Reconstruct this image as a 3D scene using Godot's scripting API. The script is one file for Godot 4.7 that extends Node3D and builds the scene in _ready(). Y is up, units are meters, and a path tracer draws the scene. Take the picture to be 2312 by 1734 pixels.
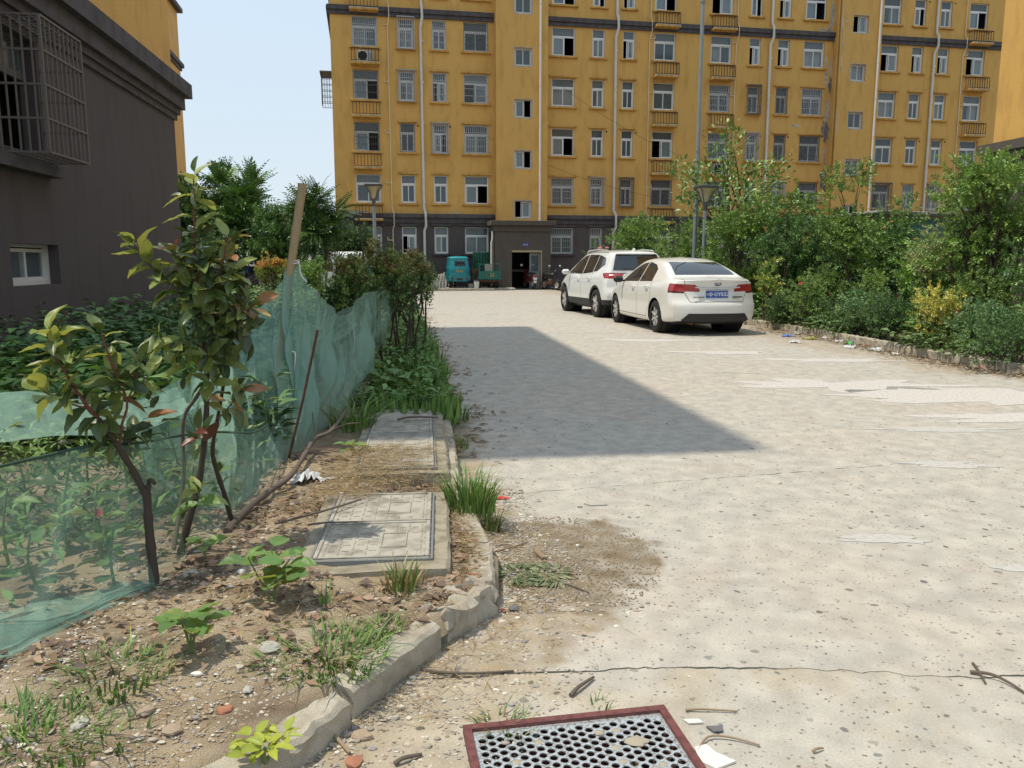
extends Node3D
# A courtyard lane between yellow apartment blocks. Units are metres, y up, the camera looks along -z.

const FOCAL := 1800.0      # photograph pixels
const EYE := 1.42
const PITCH := 0.151604
const FACADE_TURN := 0.18326
const BLOCK_TURN := 0.1309

var rng := RandomNumberGenerator.new()
var taken := {}
var M := {}
var leaf_shapes := {}

func _ready():
	rng.seed = 77
	camera_and_light()
	materials()
	ground_and_road()
	kerbs()
	far_block()
	left_block()
	right_block()
	neighbour_block()
	street_furniture()
	vehicles()
	yard_things()
	left_trees()
	right_plants()
	netting_and_shrubs()
	left_plants()
	covers_and_grate()
	litter()

func camera_and_light():
	var cam := Camera3D.new()
	cam.name = "camera"
	cam.position = Vector3(0, EYE, 0)
	cam.rotation.x = -PITCH
	cam.fov = 51.437
	cam.near = 0.05
	cam.far = 900.0
	add_child(cam)
	cam.current = true
	var env := Environment.new()
	var sky := Sky.new()
	var sm := ProceduralSkyMaterial.new()
	sm.sky_top_color = Color(0.80, 0.88, 0.96)
	sm.sky_horizon_color = Color(0.875, 0.92, 0.935)
	sm.sky_curve = 0.12
	sm.ground_bottom_color = Color(0.55, 0.53, 0.48)
	sm.ground_horizon_color = Color(0.80, 0.86, 0.89)
	sm.sun_angle_max = 20.0
	var cn := FastNoiseLite.new()
	cn.seed = 5
	cn.frequency = 0.006
	cn.fractal_octaves = 4
	var cover := NoiseTexture2D.new()
	cover.width = 1024
	cover.height = 512
	cover.seamless = true
	cover.noise = cn
	var cg := Gradient.new()
	cg.offsets = PackedFloat32Array([0.0, 0.45, 1.0])
	cg.colors = PackedColorArray([Color(0, 0, 0), Color(0.03, 0.03, 0.03), Color(0.20, 0.20, 0.195)])
	cover.color_ramp = cg
	sm.sky_cover = cover
	sky.sky_material = sm
	env.background_mode = Environment.BG_SKY
	env.sky = sky
	env.background_energy_multiplier = 1.05
	env.tonemap_mode = Environment.TONE_MAPPER_LINEAR
	env.tonemap_exposure = 1.0
	env.sdfgi_enabled = true
	env.ssao_enabled = true
	env.ssil_enabled = true
	var we := WorldEnvironment.new()
	we.name = "environment"
	we.environment = env
	add_child(we)
	var sun := DirectionalLight3D.new()
	sun.name = "sun"
	sun.light_color = Color(1.0, 0.955, 0.875)
	sun.light_energy = 1.2
	sun.light_angular_distance = 0.6
	sun.shadow_enabled = true
	var el := deg_to_rad(68.3)
	var dir := Vector3(0.985 * cos(el), -sin(el), -0.17 * cos(el)).normalized()
	sun.basis = Basis.looking_at(dir, Vector3.FORWARD)
	add_child(sun)

# ---------------------------------------------------------------- placing
func sight(px: float, py: float) -> Vector3:
	var u := (px - 1156.0) / FOCAL
	var v := (867.0 - py) / FOCAL
	return Vector3(u, v * cos(PITCH) - sin(PITCH), -(cos(PITCH) + v * sin(PITCH)))
func gnd(px: float, py: float, h := 0.0) -> Vector3:
	var r := sight(px, py)
	return Vector3(0, EYE, 0) + r * ((h - EYE) / r.y)
func gbed(px: float, py: float, lift := 0.0) -> Vector3:      # on the soil of the left bed
	var p := gnd(px, py, 0.1)
	for k in 3: p = gnd(px, py, bed_h(p.x, -p.z) + lift)
	return p
func at(px: float, py: float, depth: float) -> Vector3:
	var r := sight(px, py)
	return Vector3(0, EYE, 0) + r * (depth / -r.z)

func numbered(n: String) -> String:
	if taken.has(n):
		taken[n] += 1
		return n + "_%03d" % taken[n]
	taken[n] = 0
	return n
func tag(o: Node, label: String, category: String, group := "", kind := ""):
	o.set_meta("label", label)
	o.set_meta("category", category)
	if group: o.set_meta("group", group)
	if kind: o.set_meta("kind", kind)
func thing(called: String, label: String, category: String, where := Vector3.ZERO, turn := 0.0, group := "") -> Node3D:
	var o := Node3D.new()
	o.name = numbered(called)
	add_child(o)
	o.position = where
	o.rotation.y = turn
	tag(o, label, category, group)
	return o
func part(called: String, mb, m: Material, parent: Node) -> MeshInstance3D:
	var o := MeshInstance3D.new()
	o.name = called
	o.mesh = mb if mb is Mesh else mb.mesh()
	o.material_override = m
	parent.add_child(o, true)
	return o
func lone(called: String, mb, m: Material, label: String, category: String, where := Vector3.ZERO, turn := 0.0, group := "") -> MeshInstance3D:
	var o := part(numbered(called), mb, m, self)
	o.position = where
	o.rotation.y = turn
	tag(o, label, category, group)
	return o
func struct(called: String, mb, m: Material) -> MeshInstance3D:
	var o := part(numbered(called), mb, m, self)
	o.set_meta("kind", "structure")
	return o
func many(called: String, mesh: Mesh, m: Material, xs: Array, cs: PackedColorArray, parent: Node) -> MultiMeshInstance3D:
	var mm := MultiMesh.new()
	mm.transform_format = MultiMesh.TRANSFORM_3D
	mm.use_colors = true
	mm.mesh = mesh
	mm.instance_count = xs.size()
	for i in xs.size():
		mm.set_instance_transform(i, xs[i])
		mm.set_instance_color(i, cs[i])
	var o := MultiMeshInstance3D.new()
	o.name = called
	o.multimesh = mm
	o.material_override = m
	parent.add_child(o, true)
	return o

# ---------------------------------------------------------------- meshes
class MB:
	var v := PackedVector3Array()
	var ix := PackedInt32Array()
	var uv := PackedVector2Array()
	var c := PackedColorArray()
	var col := Color(1, 1, 1)
	var colored := false
	var nrm := PackedVector3Array()
	var has_uv := false
	func p(a: Vector3, t := Vector2.ZERO) -> int:
		v.append(a)
		if has_uv: uv.append(t)
		if colored: c.append(col)
		return v.size() - 1
	func tri(a: Vector3, b: Vector3, d: Vector3):
		var i := p(a); p(b); p(d)
		ix.append_array([i, i + 2, i + 1])
	func quad(a: Vector3, b: Vector3, d: Vector3, e: Vector3):
		var i := p(a, Vector2(0, 0)); p(b, Vector2(1, 0)); p(d, Vector2(1, 1)); p(e, Vector2(0, 1))
		ix.append_array([i, i + 2, i + 1, i, i + 3, i + 2])
	func box(lo: Vector3, hi: Vector3, xf := Transform3D.IDENTITY):
		var k := []
		for i in 8:
			k.append(xf * Vector3(hi.x if i & 1 else lo.x, hi.y if i & 2 else lo.y, hi.z if i & 4 else lo.z))
		quad(k[4], k[5], k[7], k[6]); quad(k[1], k[0], k[2], k[3])
		quad(k[5], k[1], k[3], k[7]); quad(k[0], k[4], k[6], k[2])
		quad(k[6], k[7], k[3], k[2]); quad(k[0], k[1], k[5], k[4])
	func cbox(ctr: Vector3, size: Vector3, b: float, xf := Transform3D.IDENTITY):
		var h := size / 2
		b = minf(b, minf(h.x, minf(h.y, h.z)) * 0.95)
		var q := func(sx, sy, sz, ax):
			var e := Vector3(h.x * sx, h.y * sy, h.z * sz)
			if ax != 0: e.x -= b * sx
			if ax != 1: e.y -= b * sy
			if ax != 2: e.z -= b * sz
			return xf * (ctr + e)
		for s in [-1, 1]:
			var f := [[-1, -1], [1, -1], [1, 1], [-1, 1]] if s > 0 else [[-1, 1], [1, 1], [1, -1], [-1, -1]]
			quad(q.call(s, f[0][0], f[0][1], 0), q.call(s, f[1][0], f[1][1], 0), q.call(s, f[2][0], f[2][1], 0), q.call(s, f[3][0], f[3][1], 0))
			quad(q.call(f[0][1], s, f[0][0], 1), q.call(f[1][1], s, f[1][0], 1), q.call(f[2][1], s, f[2][0], 1), q.call(f[3][1], s, f[3][0], 1))
			quad(q.call(f[0][0], f[0][1], s, 2), q.call(f[1][0], f[1][1], s, 2), q.call(f[2][0], f[2][1], s, 2), q.call(f[3][0], f[3][1], s, 2))
		for a in [-1, 1]:
			for d in [-1, 1]:
				var o: bool = a * d > 0
				edge4(q.call(a, d, -1, 0), q.call(a, d, 1, 0), q.call(a, d, 1, 1), q.call(a, d, -1, 1), o)
				edge4(q.call(-1, a, d, 1), q.call(1, a, d, 1), q.call(1, a, d, 2), q.call(-1, a, d, 2), o)
				edge4(q.call(d, -1, a, 2), q.call(d, 1, a, 2), q.call(d, 1, a, 0), q.call(d, -1, a, 0), o)
				for e in [-1, 1]:
					if a * d * e > 0: tri(q.call(a, d, e, 0), q.call(a, d, e, 1), q.call(a, d, e, 2))
					else: tri(q.call(a, d, e, 0), q.call(a, d, e, 2), q.call(a, d, e, 1))
	func edge4(a, b, d, e, flip):
		if flip: quad(a, b, d, e)
		else: quad(b, a, e, d)
	func bar(a: Vector3, b: Vector3, w: float, h: float, up := Vector3.UP):
		var d := b - a
		var z := d.normalized()
		if absf(z.dot(up)) > 0.99: up = Vector3.RIGHT
		var x := up.cross(z).normalized()
		var y := z.cross(x)
		box(Vector3(-w / 2, -h / 2, 0), Vector3(w / 2, h / 2, d.length()), Transform3D(Basis(x, y, z), a))
	func tube(pts: Array, rad, n := 7, cap := true):
		var base := v.size()
		var m := pts.size()
		var up := Vector3(0.31, 0.9, 0.22).normalized()
		for i in m:
			var d: Vector3 = (pts[mini(i + 1, m - 1)] - pts[maxi(i - 1, 0)]).normalized()
			var x := up.cross(d)
			if x.length() < 0.05: x = Vector3.RIGHT.cross(d)
			x = x.normalized()
			var y := d.cross(x)
			var r: float = rad[i] if rad is Array else rad
			for k in n:
				var a := TAU * k / n
				p(pts[i] + (x * cos(a) + y * sin(a)) * r, Vector2(float(k) / n, i))
		for i in m - 1:
			for k in n:
				var a := base + i * n + k
				var b := base + i * n + (k + 1) % n
				ix.append_array([a, a + n, b, b, a + n, b + n])
		if cap:
			for e in [0, m - 1]:
				var k0 := v.size()
				p(pts[e])
				for k in n: p(v[base + e * n + k])
				for k in n:
					if e == 0: ix.append_array([k0, k0 + 1 + k, k0 + 1 + (k + 1) % n])
					else: ix.append_array([k0, k0 + 1 + (k + 1) % n, k0 + 1 + k])
	func lathe(prof: Array, n: int, xf := Transform3D.IDENTITY):
		# profile of Vector2(radius, height); hard edges come from repeated points
		var base := v.size()
		for q in prof:
			for k in n:
				var a := TAU * k / n
				p(xf * Vector3(q.x * cos(a), q.y, q.x * sin(a)), Vector2(float(k) / n, q.y))
		for i in prof.size() - 1:
			if prof[i].is_equal_approx(prof[i + 1]): continue
			for k in n:
				var a := base + i * n + k
				var b := base + i * n + (k + 1) % n
				ix.append_array([a, b, a + n, b, b + n, a + n])
	func prism(poly: PackedVector2Array, y0: float, y1: float, xf := Transform3D.IDENTITY):
		var t := Geometry2D.triangulate_polygon(poly)
		var n := poly.size()
		for y in [y0, y1]:
			var k0 := v.size()
			for q in poly: p(xf * Vector3(q.x, y, q.y), q)
			for k in range(0, t.size(), 3):
				if y == y1: ix.append_array([k0 + t[k], k0 + t[k + 1], k0 + t[k + 2]])
				else: ix.append_array([k0 + t[k], k0 + t[k + 2], k0 + t[k + 1]])
		for k in n:
			var a := poly[k]
			var b := poly[(k + 1) % n]
			quad(xf * Vector3(a.x, y0, a.y), xf * Vector3(b.x, y0, b.y), xf * Vector3(b.x, y1, b.y), xf * Vector3(a.x, y1, a.y))
	func sheet(nu: int, nv: int, f: Callable):
		var base := v.size()
		for j in nv + 1:
			for i in nu + 1:
				p(f.call(float(i) / nu, float(j) / nv), Vector2(float(i) / nu, float(j) / nv))
		for j in nv:
			for i in nu:
				var a := base + j * (nu + 1) + i
				var b := a + nu + 1
				ix.append_array([a, b, a + 1, a + 1, b, b + 1])
	func flat() -> MB:
		var o := MB.new()
		o.colored = colored
		for k in ix.size():
			o.v.append(v[ix[k]])
			if colored: o.c.append(c[ix[k]])
			o.ix.append(k)
		return o
	func rough(f: Callable):
		for i in v.size(): v[i] = f.call(v[i])
	func add(o: MB, xf := Transform3D.IDENTITY):
		var base := v.size()
		for q in o.v: v.append(xf * q)
		for i in o.ix: ix.append(i + base)
		if has_uv: uv.append_array(o.uv)
		if colored:
			for i in o.v.size(): c.append(o.c[i] if o.colored else col)
	func mesh() -> ArrayMesh:
		var nr := nrm
		if nr.size() != v.size(): nr = face_normals()
		var a := []
		a.resize(Mesh.ARRAY_MAX)
		a[Mesh.ARRAY_VERTEX] = v
		a[Mesh.ARRAY_NORMAL] = nr
		a[Mesh.ARRAY_INDEX] = ix
		if has_uv: a[Mesh.ARRAY_TEX_UV] = uv
		if colored: a[Mesh.ARRAY_COLOR] = c
		var m := ArrayMesh.new()
		if v.size() > 0: m.add_surface_from_arrays(Mesh.PRIMITIVE_TRIANGLES, a)
		return m
	func face_normals() -> PackedVector3Array:
		var nr := PackedVector3Array()
		nr.resize(v.size())
		for k in range(0, ix.size(), 3):
			var a := v[ix[k]]
			var g := (v[ix[k + 2]] - a).cross(v[ix[k + 1]] - a)
			nr[ix[k]] += g
			nr[ix[k + 1]] += g
			nr[ix[k + 2]] += g
		for k in nr.size(): nr[k] = nr[k].normalized() if nr[k].length_squared() > 0.0 else Vector3.UP
		return nr

# ---------------------------------------------------------------- materials
func lin(r: float, g: float, b: float) -> Color:
	return Color(r, g, b).linear_to_srgb()
func plain(c: Color, rough := 0.8, metal := 0.0) -> StandardMaterial3D:
	var m := StandardMaterial3D.new()
	m.albedo_color = c
	m.roughness = rough
	m.metallic = metal
	return m
func noise_tex(sd: int, freq: float, oct: int, stops: Array, size := 512, kind := FastNoiseLite.TYPE_SIMPLEX_SMOOTH) -> NoiseTexture2D:
	var n := FastNoiseLite.new()
	n.seed = sd
	n.noise_type = kind
	n.frequency = freq
	n.fractal_octaves = oct
	var t := NoiseTexture2D.new()
	t.width = size
	t.height = size
	t.seamless = true
	t.noise = n
	var g := Gradient.new()
	var o := PackedFloat32Array()
	var c := PackedColorArray()
	for s in stops:
		o.append(s[0])
		c.append(s[1])
	g.offsets = o
	g.colors = c
	t.color_ramp = g
	return t
func grey(f: float) -> Color:
	return Color(f, f, f)
# a world-mapped material: base colour, a fine grain and a coarse or streaked layer multiplied over it
func aged(base: Color, rough: float, fine, coarse, fine_size := 1.0, coarse_size := Vector3(6, 6, 6), bump := 0.0, world := true) -> StandardMaterial3D:
	var m := plain(base, rough)
	m.uv1_triplanar = true
	m.uv1_world_triplanar = world
	m.uv1_scale = Vector3.ONE / fine_size
	m.albedo_texture = fine
	if coarse:
		m.detail_enabled = true
		m.detail_albedo = coarse
		m.detail_blend_mode = BaseMaterial3D.BLEND_MODE_MUL
		m.detail_uv_layer = BaseMaterial3D.DETAIL_UV_2
		m.uv2_triplanar = true
		m.uv2_world_triplanar = world
		m.uv2_scale = Vector3.ONE / coarse_size
	if bump > 0.0:
		m.heightmap_enabled = true
		m.heightmap_texture = fine
		m.heightmap_scale = bump
	return m
func leafy(rough := 0.45, back := 0.5) -> StandardMaterial3D:
	var m := plain(Color(1, 1, 1), rough)
	m.vertex_color_use_as_albedo = true
	m.cull_mode = BaseMaterial3D.CULL_DISABLED
	m.backlight_enabled = true
	m.backlight = Color(back, back, back * 0.5)
	return m

func materials():
	var fine := noise_tex(1, 0.05, 5, [[0.0, grey(0.86)], [0.5, grey(0.96)], [1.0, grey(1.0)]])
	var grit := noise_tex(2, 0.16, 4, [[0.0, grey(0.62)], [0.42, grey(0.88)], [0.62, grey(0.97)], [1.0, grey(1.0)]])
	var blotch := noise_tex(3, 0.012, 5, [[0.0, Color(0.72, 0.70, 0.68)], [0.45, Color(0.93, 0.92, 0.91)], [0.6, grey(1.0)], [1.0, grey(1.0)]])
	var streak := noise_tex(4, 0.02, 5, [[0.0, Color(0.90, 0.885, 0.87)], [0.35, Color(0.965, 0.96, 0.955)], [0.55, grey(1.0)], [1.0, grey(1.0)]])
	M.yellow = aged(lin(0.74, 0.43, 0.118), 0.85, fine, streak, 1.3, Vector3(5, 17, 5), 0.10)
	M.yellow_trim = aged(lin(0.69, 0.40, 0.11), 0.85, fine, blotch, 0.7, Vector3(2, 2, 2), 0.1)
	M.dark_wall = aged(lin(0.102, 0.083, 0.082), 0.85, fine, streak, 1.1, Vector3(4, 13, 4), 0.12)
	M.dark_trim = aged(lin(0.100, 0.088, 0.094), 0.8, fine, blotch, 0.8, Vector3(3, 3, 3), 0.08)
	M.portal = aged(lin(0.105, 0.088, 0.075), 0.85, fine, streak, 0.9, Vector3(3, 9, 3), 0.12)
	M.pvc = aged(lin(0.84, 0.84, 0.83), 0.45, fine, null, 0.6)
	M.old_pvc = aged(lin(0.76, 0.75, 0.71), 0.5, grit, null, 0.5)
	M.pipe = aged(lin(0.76, 0.73, 0.67), 0.55, fine, streak, 0.8, Vector3(1, 6, 1))
	M.pipe_tan = aged(lin(0.84, 0.70, 0.48), 0.6, fine, null, 0.8)
	M.plaster = aged(lin(0.66, 0.60, 0.50), 0.9, grit, blotch, 0.4, Vector3(2, 2, 2), 0.2)
	M.bare = aged(lin(0.26, 0.25, 0.26), 0.9, grit, blotch, 0.4, Vector3(2, 2, 2), 0.2)
	M.room = plain(lin(0.16, 0.15, 0.14), 0.9)
	M.room_white = plain(lin(0.34, 0.33, 0.31), 0.9)
	M.glass = plain(Color(0.55, 0.62, 0.64, 0.30), 0.06)
	M.glass.transparency = BaseMaterial3D.TRANSPARENCY_ALPHA
	M.dark_glass = plain(lin(0.06, 0.075, 0.085), 0.08)
	M.dark_glass.metallic_specular = 0.8
	M.curtain = aged(lin(0.42, 0.43, 0.40), 0.9, fine, streak, 0.5, Vector3(0.6, 3, 0.6))
	M.curtain_green = aged(lin(0.25, 0.33, 0.29), 0.9, fine, streak, 0.5, Vector3(0.6, 3, 0.6))
	M.rail = aged(lin(0.022, 0.015, 0.012), 0.7, grit, null, 0.3)
	M.bars = aged(lin(0.52, 0.52, 0.52), 0.45, grit, null, 0.3)
	M.bars.metallic = 0.4
	M.bars_dark = aged(lin(0.17, 0.155, 0.145), 0.55, grit, null, 0.3)
	M.bars_dark.metallic = 0.3
	M.steel = aged(lin(0.30, 0.345, 0.37), 0.45, fine, streak, 0.6, Vector3(1, 5, 1))
	M.steel.metallic = 0.4
	M.lamp_dark = aged(lin(0.13, 0.135, 0.14), 0.5, fine, null, 0.5)
	M.lamp_glass = plain(lin(0.56, 0.47, 0.30), 0.35)
	M.ac_white = aged(lin(0.56, 0.55, 0.51), 0.5, fine, null, 0.5)
	M.black = plain(lin(0.012, 0.012, 0.013), 0.5)
	M.rubber = aged(lin(0.020, 0.020, 0.021), 0.85, grit, null, 0.25)
	M.rubber.uv1_world_triplanar = false
	# concrete of kerbs, slabs
	M.kerb = aged(lin(0.56, 0.51, 0.415), 0.95, grit, blotch, 0.35, Vector3(1.2, 1.2, 1.2), 0.5)
	M.cover = aged(lin(0.50, 0.47, 0.40), 0.85, grit, blotch, 0.3, Vector3(1.0, 1.0, 1.0), 0.15)
	M.cover_base = aged(lin(0.43, 0.385, 0.29), 0.95, grit, blotch, 0.3, Vector3(0.9, 0.9, 0.9), 0.5)
	M.wood = aged(lin(0.36, 0.27, 0.17), 0.8, grit, null, 0.2)
	M.bark = aged(lin(0.085, 0.062, 0.047), 0.9, grit, null, 0.12, Vector3.ONE, 0.4)
	M.bark_grey = aged(lin(0.17, 0.135, 0.105), 0.9, grit, null, 0.12, Vector3.ONE, 0.4)
	M.red_twig = plain(lin(0.16, 0.05, 0.03), 0.7)
	M.green_stem = plain(lin(0.14, 0.20, 0.06), 0.7)
	M.leaf = leafy(0.42, 0.45)
	M.leaf_matt = leafy(0.65, 0.5)
	M.grass = leafy(0.6, 0.6)
	M.tint = plain(Color(1, 1, 1), 0.9)
	M.tint.vertex_color_use_as_albedo = true
	M.soil = aged(Color(1, 1, 1), 0.97, grit, null, 0.5, Vector3.ONE, 1.0)
	M.soil.vertex_color_use_as_albedo = true
	M.road = aged(Color(1, 1, 1), 0.92, concrete_texture(), null, 2.6)
	M.road.heightmap_enabled = true
	M.road.heightmap_texture = M.road.albedo_texture
	M.road.heightmap_scale = 0.07
	M.road.vertex_color_use_as_albedo = true
	M.door_frame = aged(lin(0.42, 0.34, 0.20), 0.7, fine, null, 0.5)
	M.door_grey = aged(lin(0.20, 0.23, 0.24), 0.6, fine, streak, 0.5, Vector3(1, 3, 1))
	M.sign_blue = plain(lin(0.03, 0.06, 0.32), 0.5)
	M.sign_white = plain(lin(0.7, 0.7, 0.7), 0.6)
	M.cage = aged(lin(0.20, 0.165, 0.145), 0.55, grit, null, 0.2)
	M.paint_white = plain(lin(0.74, 0.73, 0.69), 0.28)
	M.paint_white.clearcoat_enabled = true
	M.paint_white.clearcoat = 0.8
	M.paint_white.clearcoat_roughness = 0.06
	M.paint_cool = plain(lin(0.72, 0.74, 0.73), 0.28)
	M.paint_cool.clearcoat_enabled = true
	M.paint_cool.clearcoat = 0.8
	M.paint_cool.clearcoat_roughness = 0.06
	M.car_glass = plain(lin(0.018, 0.022, 0.028), 0.04)
	M.car_glass.metallic_specular = 0.75
	M.trim_black = plain(lin(0.018, 0.018, 0.019), 0.55)
	M.tail_red = plain(lin(0.36, 0.012, 0.018), 0.12)
	M.tail_red.clearcoat_enabled = true
	M.tail_dark = plain(lin(0.10, 0.02, 0.022), 0.15)
	M.chrome = plain(lin(0.62, 0.62, 0.62), 0.16, 1.0)
	M.alloy = plain(lin(0.62, 0.61, 0.59), 0.35, 0.4)
	M.cover_frame = aged(lin(0.24, 0.25, 0.25), 0.6, grit, null, 0.3)
	M.plate_blue = plain(lin(0.015, 0.075, 0.36), 0.4)
	M.teal = aged(lin(0.012, 0.24, 0.29), 0.4, fine, blotch, 0.5, Vector3(1.5, 1.5, 1.5))
	M.teal_light = aged(lin(0.03, 0.38, 0.43), 0.35, fine, blotch, 0.5, Vector3(1.5, 1.5, 1.5))
	M.cart_green = aged(lin(0.014, 0.185, 0.15), 0.5, grit, blotch, 0.4, Vector3(1.2, 1.2, 1.2))
	M.cart_blue = aged(lin(0.025, 0.14, 0.27), 0.5, grit, blotch, 0.4, Vector3(1.2, 1.2, 1.2))
	M.print_yellow = plain(lin(0.62, 0.42, 0.03), 0.6)
	M.print_white = plain(lin(0.65, 0.66, 0.62), 0.6)
	M.print_red = plain(lin(0.45, 0.05, 0.03), 0.6)
	M.rust = aged(lin(0.13, 0.06, 0.04), 0.85, grit, blotch, 0.2, Vector3(0.6, 0.6, 0.6))
	M.cloth_grey = aged(lin(0.36, 0.36, 0.33), 0.95, grit, blotch, 0.25, Vector3(0.7, 0.7, 0.7))
	M.cloth_brown = aged(lin(0.10, 0.065, 0.05), 0.95, grit, blotch, 0.25, Vector3(0.7, 0.7, 0.7))
	M.tarp_green = aged(lin(0.012, 0.12, 0.07), 0.6, grit, streak, 0.3, Vector3(0.5, 2, 0.5))
	M.white_plastic = aged(lin(0.62, 0.64, 0.64), 0.45, fine, null, 0.3)
	M.barrel_blue = plain(lin(0.02, 0.09, 0.38), 0.4)
	M.shed_teal = aged(lin(0.10, 0.28, 0.27), 0.5, fine, streak, 0.5, Vector3(1, 3, 1))
	M.shed_roof = aged(lin(0.42, 0.46, 0.45), 0.5, fine, blotch, 0.5, Vector3(2, 2, 2))
	M.bamboo = aged(lin(0.42, 0.30, 0.16), 0.6, grit, streak, 0.3, Vector3(0.3, 2, 0.3))
	M.string = plain(lin(0.66, 0.64, 0.60), 0.9)
	M.net_cord = plain(lin(0.03, 0.07, 0.05), 0.8)
	M.net = plain(Color(1, 1, 1), 0.75)
	M.net.albedo_texture = net_texture()
	M.net.uv1_scale = Vector3(14, 14, 14)
	M.net.transparency = BaseMaterial3D.TRANSPARENCY_ALPHA
	M.net.cull_mode = BaseMaterial3D.CULL_DISABLED
	M.net.backlight_enabled = true
	M.net.backlight = Color(0.5, 0.5, 0.5)
	M.maroon = aged(lin(0.20, 0.065, 0.06), 0.6, grit, blotch, 0.2, Vector3(0.3, 0.3, 0.3))
	M.zinc = aged(lin(0.62, 0.66, 0.68), 0.42, fine, noise_tex(19, 0.03, 4, [[0.0, Color(0.62, 0.56, 0.48)], [0.36, Color(0.86, 0.84, 0.80)], [0.5, grey(1.0)], [1.0, grey(1.0)]]), 0.2, Vector3(0.25, 0.25, 0.25))
	M.zinc.metallic = 0.55
	M.mud = aged(lin(0.46, 0.40, 0.31), 0.95, grit, null, 0.1)
	M.wrapper = plain(lin(0.60, 0.07, 0.05), 0.35)
	M.skim_grey = aged(lin(0.505, 0.488, 0.45), 0.9, noise_tex(9, 0.03, 5, [[0.0, grey(0.88)], [0.5, grey(0.96)], [1.0, grey(1.0)]]), null, 0.8, Vector3.ONE, 0.05)
	M.zinnia = plain(lin(0.34, 0.05, 0.09), 0.7)
	M.zinnia.cull_mode = BaseMaterial3D.CULL_DISABLED
	M.net_sail = M.net.duplicate()
	M.net_sail.albedo_texture = net_texture(1.55)
	M.skim = aged(lin(0.575, 0.548, 0.51), 0.9, noise_tex(9, 0.03, 5, [[0.0, grey(0.84)], [0.5, grey(0.95)], [1.0, grey(1.0)]]), null, 0.8, Vector3.ONE, 0.05)

# worn concrete: pale grain, rubbed-in darker aggregate stones, small pits
func concrete_texture() -> ImageTexture:
	var n := 1024
	var a := FastNoiseLite.new()
	a.seed = 21
	a.frequency = 0.012
	a.fractal_octaves = 5
	var b := FastNoiseLite.new()
	b.seed = 22
	b.frequency = 0.22
	b.fractal_octaves = 3
	var ia := a.get_seamless_image(n, n).get_data()
	var ib := b.get_seamless_image(n, n).get_data()
	var d := PackedByteArray()
	d.resize(n * n * 3)
	for i in n * n:
		var f := 0.80 + 0.14 * (ia[i] / 255.0) + 0.13 * (ib[i] / 255.0 - 0.5)
		d[i * 3] = int(clampf(f * 255.0, 0, 255))
		d[i * 3 + 1] = int(clampf(f * 254.0, 0, 255))
		d[i * 3 + 2] = int(clampf(f * 250.0, 0, 255))
	var r := RandomNumberGenerator.new()
	r.seed = 4
	for k in 4300:
		var cx := r.randi() % n
		var cy := r.randi() % n
		var big := k < 190
		var ra := r.randf_range(3.0, 7.5) if big else r.randf_range(0.7, 2.6)
		var rb := ra * r.randf_range(0.45, 0.9)
		var t := r.randf() * PI
		var dark := (r.randf_range(0.60, 0.93) if k % 5 else r.randf_range(0.46, 0.7)) if not big else r.randf_range(0.58, 0.9)
		var warm := r.randf_range(-0.03, 0.03)
		var R := int(ceil(ra))
		for y in range(-R, R + 1):
			for x in range(-R, R + 1):
				var u := (x * cos(t) + y * sin(t)) / ra
				var w := (-x * sin(t) + y * cos(t)) / rb
				if u * u + w * w + 0.35 * sin(x * 1.7 + k) * sin(y * 1.3 + k) > 1.0: continue
				var i := (((cy + y + n) % n) * n + (cx + x + n) % n) * 3
				d[i] = int(d[i] * clampf(dark + warm, 0, 1))
				d[i + 1] = int(d[i + 1] * dark)
				d[i + 2] = int(d[i + 2] * clampf(dark - warm, 0, 1))
	return ImageTexture.create_from_image(Image.create_from_data(n, n, false, Image.FORMAT_RGB8, d))

# knotless woven mesh: dense threads one way, sparser the other, clear between them
func net_texture(dense := 1.0) -> ImageTexture:
	var n := 128
	var im := Image.create(n, n, false, Image.FORMAT_RGBA8)
	var r := RandomNumberGenerator.new()
	r.seed = 8
	var c := Color(0.26, 0.435, 0.35).linear_to_srgb()
	for y in n:
		for x in n:
			var a := 0.08 * dense * dense
			if (y % 10) < 4: a = 0.48 * dense
			elif ((x + (y / 10 % 2) * 6) % 12) < 4: a = 0.40 * dense
			var v := r.randf_range(0.9, 1.08)
			im.set_pixel(x, y, Color(c.r * v, c.g * v, c.b * v, a))
	return ImageTexture.create_from_image(im)


# ---------------------------------------------------------------- ground, road, beds, kerbs
var GRATE := Transform3D(Basis(Vector3.UP, deg_to_rad(10.2)), Vector3(-0.15, 0.0, -2.245))
const KERB_L := [Vector2(-1.25, 1.3), Vector2(-0.67, 2.07), Vector2(-0.5, 2.33), Vector2(-0.26, 2.76), Vector2(-0.05, 3.15), Vector2(-0.06, 3.58), Vector2(-0.24, 4.39), Vector2(-0.36, 5.2), Vector2(-0.47, 6.3), Vector2(-0.66, 7.76), Vector2(-1.25, 12.36), Vector2(-2.81, 22.93), Vector2(-5.0, 37.8), Vector2(-5.6, 41.5)]
const KERB_R := [Vector2(8.3, 6.2), Vector2(6.75, 9.3), Vector2(6.2, 10.6), Vector2(6.1, 12.4), Vector2(5.95, 14.6), Vector2(5.62, 16.9), Vector2(5.2, 19.5), Vector2(4.6, 23.5), Vector2(4.2, 27.0), Vector2(3.4, 33.0), Vector2(2.8, 37.0)]
func along(line: Array, z: float) -> float:
	for i in line.size() - 1:
		if z <= line[i + 1].y or i == line.size() - 2:
			return lerpf(line[i].x, line[i + 1].x, (z - line[i].y) / (line[i + 1].y - line[i].y))
	return 0.0
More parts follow.
